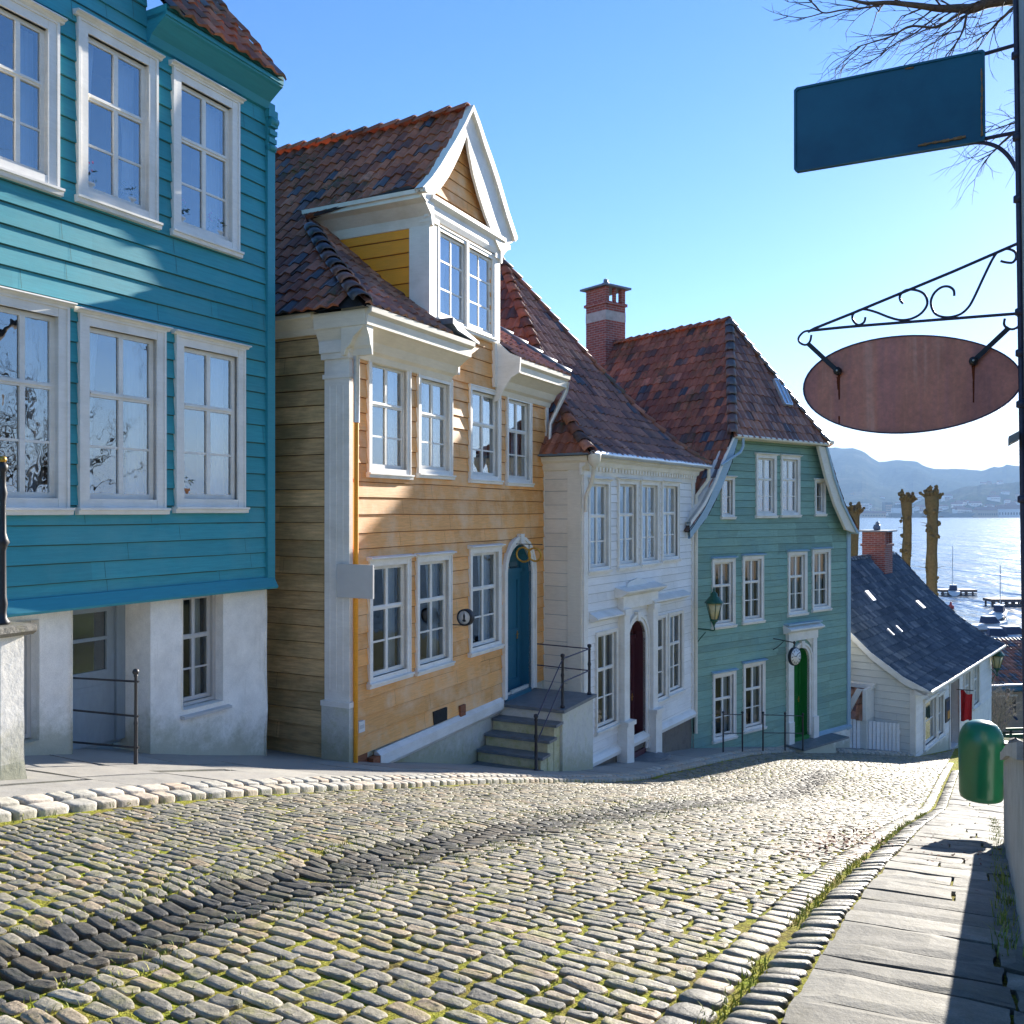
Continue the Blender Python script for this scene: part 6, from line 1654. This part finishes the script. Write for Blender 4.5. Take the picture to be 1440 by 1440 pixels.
# x: walking direction (to the left), y: depth
J = dict(pel=(0, 0, .93), bel=(-.02, 0, 1.08), che=(-.05, 0, 1.28), nek=(-.06, 0, 1.47), hd=(-.09, 0, 1.60), hd2=(-.09, 0, 1.70),
         hl=(0, -.09, .90), kl=(-.22, -.1, .50), al=(-.30, -.1, .09), tl=(-.46, -.1, .04), hr=(0, .09, .90), kr=(.14, .1, .50), ar=(.46, .1, .17), tr=(.40, .1, .04),
         sl=(-.05, -.17, 1.40), el=(-.12, -.24, 1.14), wl=(-.28, -.16, 1.30), fl=(-.22, -.1, 1.42), sr=(-.05, .17, 1.40), er=(.10, .22, 1.14), wr=(-.05, .2, .94), fr=(-.09, .2, .86))
ks = list(J); ix = {k: i for i, k in enumerate(ks)}
E_ = [('pel', 'bel'), ('bel', 'che'), ('che', 'nek'), ('nek', 'hd'), ('hd', 'hd2'), ('pel', 'hl'), ('hl', 'kl'), ('kl', 'al'), ('al', 'tl'), ('pel', 'hr'), ('hr', 'kr'), ('kr', 'ar'), ('ar', 'tr'), ('che', 'sl'), ('sl', 'el'), ('el', 'wl'), ('wl', 'fl'), ('che', 'sr'), ('sr', 'er'), ('er', 'wr'), ('wr', 'fr')]
rad = dict(pel=.13, bel=.12, che=.14, nek=.055, hd=.095, hd2=.085, hl=.085, kl=.055, al=.04, tl=.03, hr=.085, kr=.055, ar=.04, tr=.03, sl=.06, el=.042, wl=.03, fl=.025, sr=.06, er=.042, wr=.03, fr=.025)
skin('body', [J[k] for k in ks], [(ix[a], ix[b]) for a, b in E_], [rad[k] for k in ks], 'skin', root, Pp)
def sub_skin(name, keys, ed, mat, add):
    jx = {k: i for i, k in enumerate(keys)}; skin(name, [J[k] for k in keys], [(jx[a], jx[b]) for a, b in ed], [rad[k] + add for k in keys], mat, root, Pp)
sub_skin('jacket', ['bel', 'pel', 'che', 'sl', 'el', 'wl', 'sr', 'er', 'wr'], [('bel', 'pel'), ('bel', 'che'), ('che', 'sl'), ('sl', 'el'), ('el', 'wl'), ('che', 'sr'), ('sr', 'er'), ('er', 'wr')], 'jacket', .025)
sub_skin('trousers', ['pel', 'hl', 'kl', 'al', 'hr', 'kr', 'ar'], [('pel', 'hl'), ('hl', 'kl'), ('kl', 'al'), ('pel', 'hr'), ('hr', 'kr'), ('kr', 'ar')], 'jeans', .02)
mb = MB(); blob(mb, (-.075, 0, 1.70), .125, 'hair', 10, .5, .05); o = mb.build('hair', root)

# pollarded trees
def pollard(x, ybase, ytop, Y, wpx, label, kinks):
    B = rp(x, ybase, Y); Tp = rp(x, ytop, Y); r0 = wpx / FPX * Y / 2
    T = Thing('pollarded_tree', B, label, 'tree', 'pollarded trees beyond the cottage roof')
    mb = MB(); n = 30; pts = []; rr = []
    for i in range(n + 1):
        t = i / n; P = B.lerp(Tp, t) + Vector((r0 * .8 * nz(t * 3, x), 0, 0)); pts.append(P); rr.append(r0 * (1.12 - .25 * t) * (1 + .18 * nz(t * 14, x)) * (1 + .35 * max(0, t - .86) / .14))
    tube(mb, pts, rr, 'polbark', 12)
    for _ in range(46):
        t = random.uniform(0, .93); P = B.lerp(Tp, t); a = random.uniform(0, 6.3); blob(mb, P + Vector((cos(a), sin(a), 0)) * r0 * random.uniform(.75, 1.15), r0 * random.uniform(.25, .52), 'polbark', 7, None, .3)
    T.part(mb, 'trunk')
    mb = MB()
    for j in range(26):
        a = random.uniform(0, 6.3); el = random.uniform(.35, 1.25); L_ = r0 * random.uniform(1.5, 2.3); d = Vector((cos(a) * cos(el), sin(a) * cos(el), sin(el) * .9)); S0 = Tp - Vector((0, 0, r0 * random.uniform(.4, 1.6)))
        tube(mb, [S0, S0 + d * L_ * .6, S0 + d * L_ + Vector((0, 0, .08))], [r0 * .40, r0 * .28, r0 * .22], 'polbark', 7); blob(mb, S0 + d * L_ + Vector((0, 0, .08)), r0 * random.uniform(.26, .40), 'polbark', 7, None, .3)
    for j in range(26):
        a = random.uniform(0, 6.3); S0 = B.lerp(Tp, random.uniform(.3, .95)); d = Vector((cos(a), sin(a), .2)); tube(mb, [S0 + d * r0 * .5, S0 + d * r0 * random.uniform(1.3, 2.6)], [.018, .005], 'polbark', 4)
    T.part(mb, 'crown')
pollard(1274, 990, 700, 44, 13, 'middle one of three pollarded trees, thinner than the one on its right', 0)
pollard(1310, 1000, 697, 42, 15.5, 'thickest and rightmost pollarded tree trunk with knobbly top', 0)
pollard(1201, 990, 718, 47, 14, 'leftmost pollarded tree, mostly hidden behind the green house gable', 0)

# bare trees
def twigs(mb, P, d, L_, r, depth, mat='bark', spread=.55, k=4, droop=0):
    n = 3; pts = [P]; dd = d.normalized()
    for i in range(n):
        dd = (dd + Vector((random.uniform(-1, 1), random.uniform(-1, 1), random.uniform(-1, 1) - droop)) * .22).normalized(); pts.append(pts[-1] + dd * L_ / n)
    tube(mb, pts, [r * (1 - .55 * i / n) for i in range(n + 1)], mat, k if r > .012 else 3, None, False)
    if depth <= 0: return
    m_ = random.choice((2, 3, 3))
    for j in range(m_):
        t = random.choice((1, 2, 3)) if j else 3
        q = (dd + Vector((random.uniform(-1, 1), random.uniform(-1, 1), random.uniform(-.7, .8))) * spread * 1.2).normalized()
        twigs(mb, pts[t], q, L_ * random.uniform(.58, .82), r * random.uniform(.48, .68), depth - 1, mat, spread, k, droop)

Yt = 8.6; q = lambda x, y, dy=0: rp(x, y, Yt + dy)
T = Thing('bare_tree', (8.2, 9.4, landz(*xy2uv(8.2, 9.4))), 'leafless tree whose thin branches reach in at the upper right corner', 'tree')
base = Vector((8.2, 9.4, landz(*xy2uv(8.2, 9.4)) - .1))
mb = MB(); tr = spline([base, base + Vector((-.1, 0, 2)), base + Vector((-.3, -.1, 4.2)), Vector((7.4, 9.1, 4.4))], 5)
tube(mb, tr, [.30 - .008 * i for i in range(len(tr))], 'bark', 12); T.part(mb, 'trunk')
random.seed(21)
mb = MB()
def bough(pts, r0, r1, tw, L_, dp):
    P = spline(pts, 5); n = len(P); tube(mb, P, [.72 * (r0 + (r1 - r0) * i / (n - 1)) for i in range(n)], 'bark', 7, None, False)
    for _ in range(tw):
        i = random.randint(int(n * .15), n - 2); d = (P[i + 1] - P[i]).normalized(); dn_ = Vector((random.uniform(-.7, .3), random.uniform(-.6, .6), random.uniform(-1, .8)))
        twigs(mb, P[i], d * .7 + dn_ * .7, L_ * random.uniform(.6, 1.2), r1 * .75 + .002, dp, droop=.1)
top = Vector((7.4, 9.1, 4.4))
bough([top, q(1600, 60), q(1460, 3), q(1400, 2, -.1), q(1368, 12, -.1), q(1348, 12), q(1320, 12, .1), q(1290, 8), q(1252, 4), q(1215, 4), q(1180, -6)], .10, .012, 15, .42, 2)
bough([q(1368, 10, -.1), q(1345, 22), q(1318, 38), q(1280, 37), q(1256, 50), q(1225, 60), q(1205, 66)], .022, .006, 10, .30, 2)
bough([q(1360, 16, -.1), q(1355, 40, -.2), q(1345, 60, -.2), q(1330, 78, -.2)], .018, .006, 8, .28, 2)
bough([q(1250, 4), q(1222, 10), q(1185, 14), q(1158, 18), q(1145, 6), q(1130, -6)], .014, .006, 8, .28, 2)
bough([q(1158, 18), q(1130, 25), q(1105, 22)], .008, .004, 4, .16, 1)
bough([q(1320, 20), q(1285, 48), q(1258, 62), q(1235, 80), q(1222, 88)], .012, .004, 8, .24, 2)
bough([q(1500, 60), q(1440, 10, -.2), q(1410, 25, -.2), q(1390, 45), q(1368, 60)], .03, .006, 9, .28, 2)
bough([q(1560, 190), q(1470, 175), q(1435, 182), q(1410, 200), q(1395, 215), q(1375, 226)], .03, .005, 8, .26, 2)
bough([top, q(1560, 100), q(1490, 120), q(1440, 165), q(1420, 175)], .07, .006, 10, .35, 2)
for _ in range(6):
    d = Vector((random.uniform(.3, 1), random.uniform(-1, 1), random.uniform(.2, 1.0))).normalized(); twigs(mb, top - Vector((0, 0, random.uniform(0, 1.2))), d, 2.2, .13, 5, k=6)
T.part(mb, 'branches')
random.seed(5)
def make_tree(P, h, label):
    T = Thing('bare_tree', P, label, 'tree', 'leafless trees beyond the street')
    P = Vector(P); mb = MB(); t = spline([P, P + Vector((.1, 0, h * .2)), P + Vector((-.1, .1, h * .38))], 4); tube(mb, t, [.028 * h * (1 - .04 * i) for i in range(len(t))], 'bark', 9); T.part(mb, 'trunk')
    mb = MB()
    for k in range(6):
        a = k * 1.05 + random.uniform(0, .5); d = Vector((cos(a) * .75, sin(a) * .75, random.uniform(.6, 1.3))).normalized(); twigs(mb, t[-1 - (k % 3)], d, h * .22, h * .009, 5, k=5, spread=.5)
    T.part(mb, 'branches'); return T.o
def tree_at(x, y): return (x, y, landz(*xy2uv(x, y)) - .1)
t0 = make_tree(tree_at(14.5, 8.5), 11, 'leafless tree on the right side of the street outside the frame')
copy_tree(t0, tree_at(19, 4.5), 'second leafless tree to the right of the street outside the frame', 1.3, 1.1)
copy_tree(t0, tree_at(18, 1.0), 'third leafless tree to the right of the street outside the frame', 2.6, .95)
copy_tree(t0, tree_at(24, 10.5), 'fourth leafless tree to the right of the street outside the frame', 3.9, 1.2)
yt = 34; copy_tree(t0, ((384 - 720) / FPX * yt, yt, (720 - 212) / FPX * yt - 10.6), 'leafless tree top showing above the yellow house roof beside the turquoise corner', .7, 1.0)

# ================================================================= WATER, FAR SHORE
WZ = -15.2
mb = MB(); o = 0
mb.quad(Vector((-6000, 60, WZ)), Vector((9000, 60, WZ)), Vector((9000, 9000, WZ)), Vector((-6000, 9000, WZ)), 'water')
tag(mb.build('water'), kind='structure')
SK = [(700, 640), (900, 628), (1100, 632), (1165, 629), (1200, 630), (1215, 634), (1226, 644), (1236, 649), (1262, 646), (1290, 649), (1302, 655), (1311, 659), (1340, 659), (1365, 660), (1382, 661), (1395, 657), (1408, 657), (1417, 652), (1430, 655), (1440, 654), (1500, 650), (1600, 657), (1800, 640), (2300, 650), (3200, 640)]
def hillmesh(name, y0, y1, sk, zs_, nrow, seed, amp):
    mb = MB(); cols = list(range(600, 3400, 6)); 
    for x in cols:
        a = (x - 720) / FPX; top = (720 - interp(sk, x)) / FPX * y1
        for j in range(nrow + 1):
            t = j / nrow; Y = y0 + (y1 - y0) * t; Y += 60 * nz(x * .01, seed) * (1 - t)
            z = WZ - 2 + (top - WZ) * (t ** 1.15) * (1 + amp * nz(a * 14, t * 3, seed) * (1 - t) * 2) + (9 * nz(a * 90, t * 9, seed) + 5 * nz(a * 260, t * 20)) * min(1, t * 5) * (1 if t < 1 else .7)
            mb.v.append(Vector((a * Y, Y, z)))
    n = nrow + 1
    for i in range(len(cols) - 1):
        for j in range(nrow): mb.f.append((i * n + j, (i + 1) * n + j, (i + 1) * n + j + 1, i * n + j + 1)); mb.m.append('hill'); mb.r.append(.5); mb.sm.append(False)
    return mb, cols
mb, _ = hillmesh('hills', 3000, 5200, SK, 0, 16, 3, .5); 
tag(mb.build('hills'), kind='structure')
SK2 = [(600, 712), (1160, 714), (1240, 712), (1280, 706), (1330, 692), (1360, 683), (1400, 680), (1440, 676), (1500, 672), (1700, 680), (3200, 690)]
mb, _ = hillmesh('near_hills', 2500, 3300, SK2, 0, 8, 8, .4)
tag(mb.build('lower_hills'), kind='structure')
def shorez(x, Y):      # rough height of the far slopes
    a = (x - 720) / FPX
    t2 = (Y - 2500) / 800
    z2 = WZ - 2 + ((720 - interp(SK2, x)) / FPX * 3300 - WZ) * max(0, min(1, t2)) ** 1.15
    t1 = (Y - 3000) / 2200
    z1 = WZ - 2 + ((720 - interp(SK, x)) / FPX * 5200 - WZ) * max(0, min(1, t1)) ** 1.15 if Y > 3000 else -99
    return max(z1, z2)
random.seed(3)
def far_house(w, d, h, wallm, label=None, loc=(0, 0, 0)):
    root = bpy.data.objects.new('far_house', None); col.objects.link(root); root.location = loc
    mb = MB(); F = Frame((0, 0), (1, 0), (0, -1)); F.box(mb, -w / 2, w / 2, -12, h, -d, 0, wallm)
    for k in range(int(w / 4)): F.box(mb, -w / 2 + 1 + 4 * k, -w / 2 + 2.6 + 4 * k, h * .35, h * .7, 0, .1, 'dark')
    mb.build('wall', root); mb = MB(); F.extr(mb, -w / 2 - .6, w / 2 + .6, [(.6, h), (-d / 2, h + d * .38), (-d - .6, h)], 'brickroof'); mb.build('roof', root)
    tag(root, label, 'house', 'houses of the town across the water'); return root
protos = [far_house(15, 11, 7, 'farwall'), far_house(11, 10, 8, 'farwall2'), far_house(30, 14, 9, 'farwall')]
LBL = 'tiny pale house among the town houses across the water'
for i in range(70):
    x = random.uniform(1178, 1445); Y = random.choice((random.uniform(2560, 2800), random.uniform(2650, 3250), random.uniform(3100, 3900)))
    if x > 1300 and random.random() < .3: Y = random.uniform(2560, 3000)
    o = protos[i % 3] if i < 3 else copy_tree(protos[random.randrange(3)], (0, 0, 0), LBL, random.uniform(-.6, .6), random.uniform(.8, 1.25))
    o['label'] = LBL; o.location = ((x - 720) / FPX * Y, Y, shorez(x, Y) + 2)
for i, (x, w, h, Y) in enumerate(((1208, 30, 18, 2620), (1250, 12, 20, 2640))):
    root = bpy.data.objects.new('apartment_block', None); col.objects.link(root); root.location = ((x - 720) / FPX * Y, Y, WZ + 4)
    tag(root, ['long white apartment block on the far shore at the left', 'narrow dark slab tower block on the far shore left of the pollarded trees'][i], 'building')
    F = Frame((0, 0), (1, 0), (0, -1)); mb = MB(); W_ = w * 2.0; F.box(mb, -W_ / 2, W_ / 2, -4, h * 2, -20, 0, 'farwall' if i == 0 else 'ship'); mb.build('wall', root)
    mb = MB()
    for r_ in range(6): F.box(mb, -W_ / 2 + 2, W_ / 2 - 2, 3 + r_ * 5.4, 5.4 + r_ * 5.4, 0, .3, 'jeans' if i == 0 else 'farwall2')
    mb.build('window_rows', root)
# warehouse and ship on the far quay
def quaybox(name, x0, x1, y0, y1, Y, m, label, cat, roofm=None):
    root = bpy.data.objects.new(name, None); col.objects.link(root); P = rp((x0 + x1) / 2, y1, Y); P.z = WZ; root.location = P; tag(root, label, cat)
    w = (x1 - x0) / FPX * Y; h = (y1 - y0) / FPX * Y; F = Frame((0, 0), (1, 0), (0, -1)); mb = MB(); F.box(mb, -w / 2, w / 2, -1, h, -25, 0, m); mb.build('wall', root)
    mb = MB(); F.extr(mb, -w / 2 - 1, w / 2 + 1, [(1, h), (-12, h + h * .5), (-26, h)], roofm or 'brickroof'); mb.build('roof', root)
    mb = MB(); [F.box(mb, -w / 2 + w * k / 9 + 2, -w / 2 + w * (k + .5) / 9 + 2, h * .3, h * .6, 0, .3, 'dark') for k in range(9)]; mb.build('window', root)
quaybox('warehouse', 1212, 1246, 720, 726, 2480, 'farwall2', 'long brown warehouse on the far quay', 'building')
quaybox('warehouse', 1375, 1403, 716, 726, 2470, 'farwall2', 'reddish gabled quay building right of the far ship', 'building')
quaybox('warehouse', 1404, 1440, 714, 726, 2490, 'farwall', 'pale quay building at the right end of the far shore', 'building')
root = bpy.data.objects.new('ship', None); col.objects.link(root); P = rp(1312, 727, 2450); P.z = WZ; root.location = P; tag(root, 'long dark ship moored along the far quay', 'ship')
F = Frame((0, 0), (1, 0), (0, -1)); mb = MB(); L2 = 115
mb.add([Vector(p) for p in ((-L2, 0, 0), (L2 * .9, 0, 0), (L2 * 1.05, 6, 12), (-L2, 0, 12), (-L2, 18, 0), (L2 * .9, 18, 0), (L2 * 1.05, 12, 12), (-L2, 18, 12))], [(0, 1, 2, 3), (4, 5, 6, 7), (3, 2, 6, 7), (0, 3, 7, 4), (1, 2, 6, 5)], 'ship'); mb.build('hull', root)
mb = MB(); F.box(mb, -L2 * .95, -L2 * .45, 12, 26, -14, -2, 'farwall'); F.box(mb, -L2 * .9, -L2 * .75, 26, 36, -10, -4, 'ship'); F.box(mb, L2 * .0, L2 * .4, 12, 16, -14, -2, 'ship'); mb.build('superstructure', root)

# harbour: piers, boats, buoy
for (x0, x1, y, hpx, lab) in ((1318, 1369, 832, 7, 'short brown timber pier in the sunlit water left of the other one'), (1388, 1475, 846, 9, 'long dark timber pier reaching in from the right')):
    Y = -WZ / ((y - 720 + hpx * .5) / FPX); h = hpx / FPX * Y; root = bpy.data.objects.new('pier', None); col.objects.link(root); P = rp((x0 + x1) / 2, y, Y); P.z = WZ; root.location = P; tag(root, lab, 'pier')
    w = (x1 - x0) / FPX * Y; F = Frame((0, 0), (1, .02), (.02, -1)); mb = MB(); F.box(mb, -w / 2, w / 2, h * .55, h, -1.4, 1.4, 'fort'); mb.build('deck', root); mb = MB()
    k = -w / 2 + .3
    while k < w / 2: F.box(mb, k, k + .25, -2, h * .56, 1.15, 1.35, 'fort'); F.box(mb, k, k + .25, -2, h * .56, -1.35, -1.15, 'fort'); k += 1.1
    F.box(mb, -w / 2, w / 2, .05, h * .3, 1.2, 1.3, 'fort'); mb.build('piles', root)
def boat(x, y, L_, rz, label, cabin=True, mast=0):
    Y = -WZ / ((y - 720) / FPX); P = rp(x, y, Y); P.z = WZ
    root = bpy.data.objects.new('motor_boat' if not mast else 'sailing_boat', None); col.objects.link(root); root.location = P; root.rotation_euler.z = rz; tag(root, label, 'boat', 'small boats moored in the harbour')
    mb = MB(); st = 8; ring = []
    for i in range(st + 1):
        t = i / st; xx = -L_ / 2 + L_ * t; b = L_ * .16 * (1 - max(0, (t - .45) / .55) ** 2.2); sh = .75 + .35 * t * t
        ring.append([Vector((xx, -b, sh)), Vector((xx, -b * .8, .2)), Vector((xx, 0, -.15)), Vector((xx, b * .8, .2)), Vector((xx, b, sh))])
    vs = [p for r_ in ring for p in r_]; fs = [(i * 5 + j, i * 5 + j + 1, (i + 1) * 5 + j + 1, (i + 1) * 5 + j) for i in range(st) for j in range(4)] + [(0, 1, 2, 3, 4)] + [(i * 5, (i + 1) * 5, (i + 1) * 5 + 4, i * 5 + 4) for i in range(st)]
    mb.add(vs, fs, 'hull', .5, False); mb.build('hull', root)
    mb = MB(); F = Frame((0, 0), (1, 0), (0, -1)); w = L_ * .11
    mb.add([Vector(p) for p in ((-L_ * .2, -w, .9), (L_ * .22, -w * .8, .95), (L_ * .22, w * .8, .95), (-L_ * .2, w, .9), (-L_ * .17, -w * .85, 1.75), (L_ * .08, -w * .7, 1.75), (L_ * .08, w * .7, 1.75), (-L_ * .17, w * .85, 1.75))], [(0, 1, 5, 4), (1, 2, 6, 5), (2, 3, 7, 6), (3, 0, 4, 7)], 'jeans'); mb.build('cabin_windows', root)
    mb = MB(); F.box(mb, -L_ * .19, L_ * .09, 1.75, 1.85, -w * .9, w * .9, 'hull'); mb.build('cabin_roof', root)
    if mast: mb = MB(); tube(mb, [(L_ * .05, 0, .8), (L_ * .05, 0, mast)], .06, 'zinc', 6); tube(mb, [(L_ * .05, 0, 2.0), (-L_ * .35, 0, 2.1)], .05, 'zinc', 6); tube(mb, [(L_ * .05, 0, mast), (L_ * .48, 0, 1.1)], .012, 'iron', 3); mb.build('mast', root)
boat(1392, 886, 5.5, .25, 'white motor boat with a dark cabin, nearest to the cottage roof')
boat(1424, 902, 6.5, .1, 'white boat with low cabin behind the harbour roof')
boat(1402, 905, 5.0, -.2, 'low white boat between the cottage roof and the harbour roof')
boat(1406, 868, 6.0, .9, 'white sailing boat with a tall bare mast', mast=7.5)
boat(1340, 836, 6.0, 1.2, 'sailing boat with a thin mast beside the short pier', mast=9)
Y = -WZ / (135 / FPX); o = None
mb = MB(); lathe(mb, (0, 0, 0), [(.3, -.2), (.5, 0), (.5, .35), (.2, .5), (.15, .9), (.02, 1.0)], 'redb', 12); o = mb.build('buoy'); P = rp(1337, 855, Y); o.location = (P.x, P.y, WZ); tag(o, 'small red mooring buoy on the glittering water', 'buoy')

# shrubs on the slope below the cottage
T = Thing('shrub', rp(1391, 1000, 40), 'tangle of pale bare shrubs beside the far end of the cottage', 'shrub')
mb = MB()
for _ in range(60):
    P = rp(random.uniform(1384, 1408), 1022, 40) + Vector((0, random.uniform(-1, 1), random.uniform(-.2, .2))); twigs(mb, P, Vector((random.uniform(-.5, .5), random.uniform(-.5, .5), 1)), .9, .02, 3, 'slab')
T.part(mb, 'stems')

# ================================================================= HAZE, SKY, SUN, CAMERA
if HAZE:
    m = bpy.data.materials.new('haze_air'); m.use_nodes = True; nt = m.node_tree; nt.nodes.clear(); out = nt.nodes.new('ShaderNodeOutputMaterial')
    v = nt.nodes.new('ShaderNodeVolumePrincipled'); v.inputs['Color'].default_value = (.42, .66, 1.0, 1); v.inputs['Density'].default_value = HAZE; v.inputs['Anisotropy'].default_value = 0
    nt.links.new(v.outputs[0], out.inputs['Volume'])
    me = bpy.data.meshes.new('haze'); x0, x1, y0, y1, z0, z1 = -7000, 15000, -400, 9500, -40, 450
    vs = [(x, y, z) for x in (x0, x1) for y in (y0, y1) for z in (z0, z1)]
    me.from_pydata(vs, [], [(0, 1, 3, 2), (4, 6, 7, 5), (0, 4, 5, 1), (2, 3, 7, 6), (0, 2, 6, 4), (1, 5, 7, 3)]); me.materials.append(m)
    o = bpy.data.objects.new('haze', me); col.objects.link(o); o['kind'] = 'stuff'; o['label'] = 'pale blue air haze over the water'

w = bpy.data.worlds.new('World'); sc.world = w; w.use_nodes = True; nt = w.node_tree; N = nt.nodes; L = nt.links
bg = N['Background']; sky = N.new('ShaderNodeTexSky'); sky.sky_type = 'NISHITA'; sky.sun_disc = False
sky.sun_elevation = R(SUN_EL); sky.sun_rotation = R(SUN_AZ); sky.altitude = 0; sky.air_density = 1.0; sky.dust_density = .06; sky.ozone_density = 3.0
hsv = N.new('ShaderNodeHueSaturation'); hsv.inputs['Saturation'].default_value = SKYSAT; hsv.inputs['Value'].default_value = 1
L.new(sky.outputs[0], hsv.inputs['Color']); tint = N.new('ShaderNodeMix'); tint.data_type = 'RGBA'; tint.blend_type = 'MULTIPLY'; tint.inputs[0].default_value = 1; tint.inputs[7].default_value = (1.03, .90, 1.05, 1)
L.new(hsv.outputs[0], tint.inputs[6]); L.new(tint.outputs[2], bg.inputs[0]); bg.inputs[1].default_value = SKYSTR
sl = bpy.data.lights.new('sun', 'SUN'); sl.energy = SUNSTR; sl.angle = R(.5); sl.color = (1, .93, .82)
so = bpy.data.objects.new('sun', sl); col.objects.link(so)
a, e = R(SUN_AZ), R(SUN_EL); sd = Vector((sin(a) * cos(e), cos(a) * cos(e), sin(e))); so.rotation_euler = sd.to_track_quat('Z', 'Y').to_euler(); so.location = (20, 30, 30)
cam = bpy.data.cameras.new('camera'); cam.sensor_width = 36; cam.lens = FPX / 1440 * 36; cam.clip_start = .05; cam.clip_end = 30000
co = bpy.data.objects.new('camera', cam); col.objects.link(co); co.location = (0, 0, 0); co.rotation_euler = (R(90), 0, 0); sc.camera = co
sc.view_settings.view_transform = 'Standard'; sc.view_settings.look = 'None'; sc.view_settings.exposure = EXPO; sc.view_settings.gamma = 1
sc.render.resolution_x = sc.render.resolution_y = 1024
sc.cycles.volume_bounces = 0; sc.cycles.transparent_max_bounces = 12
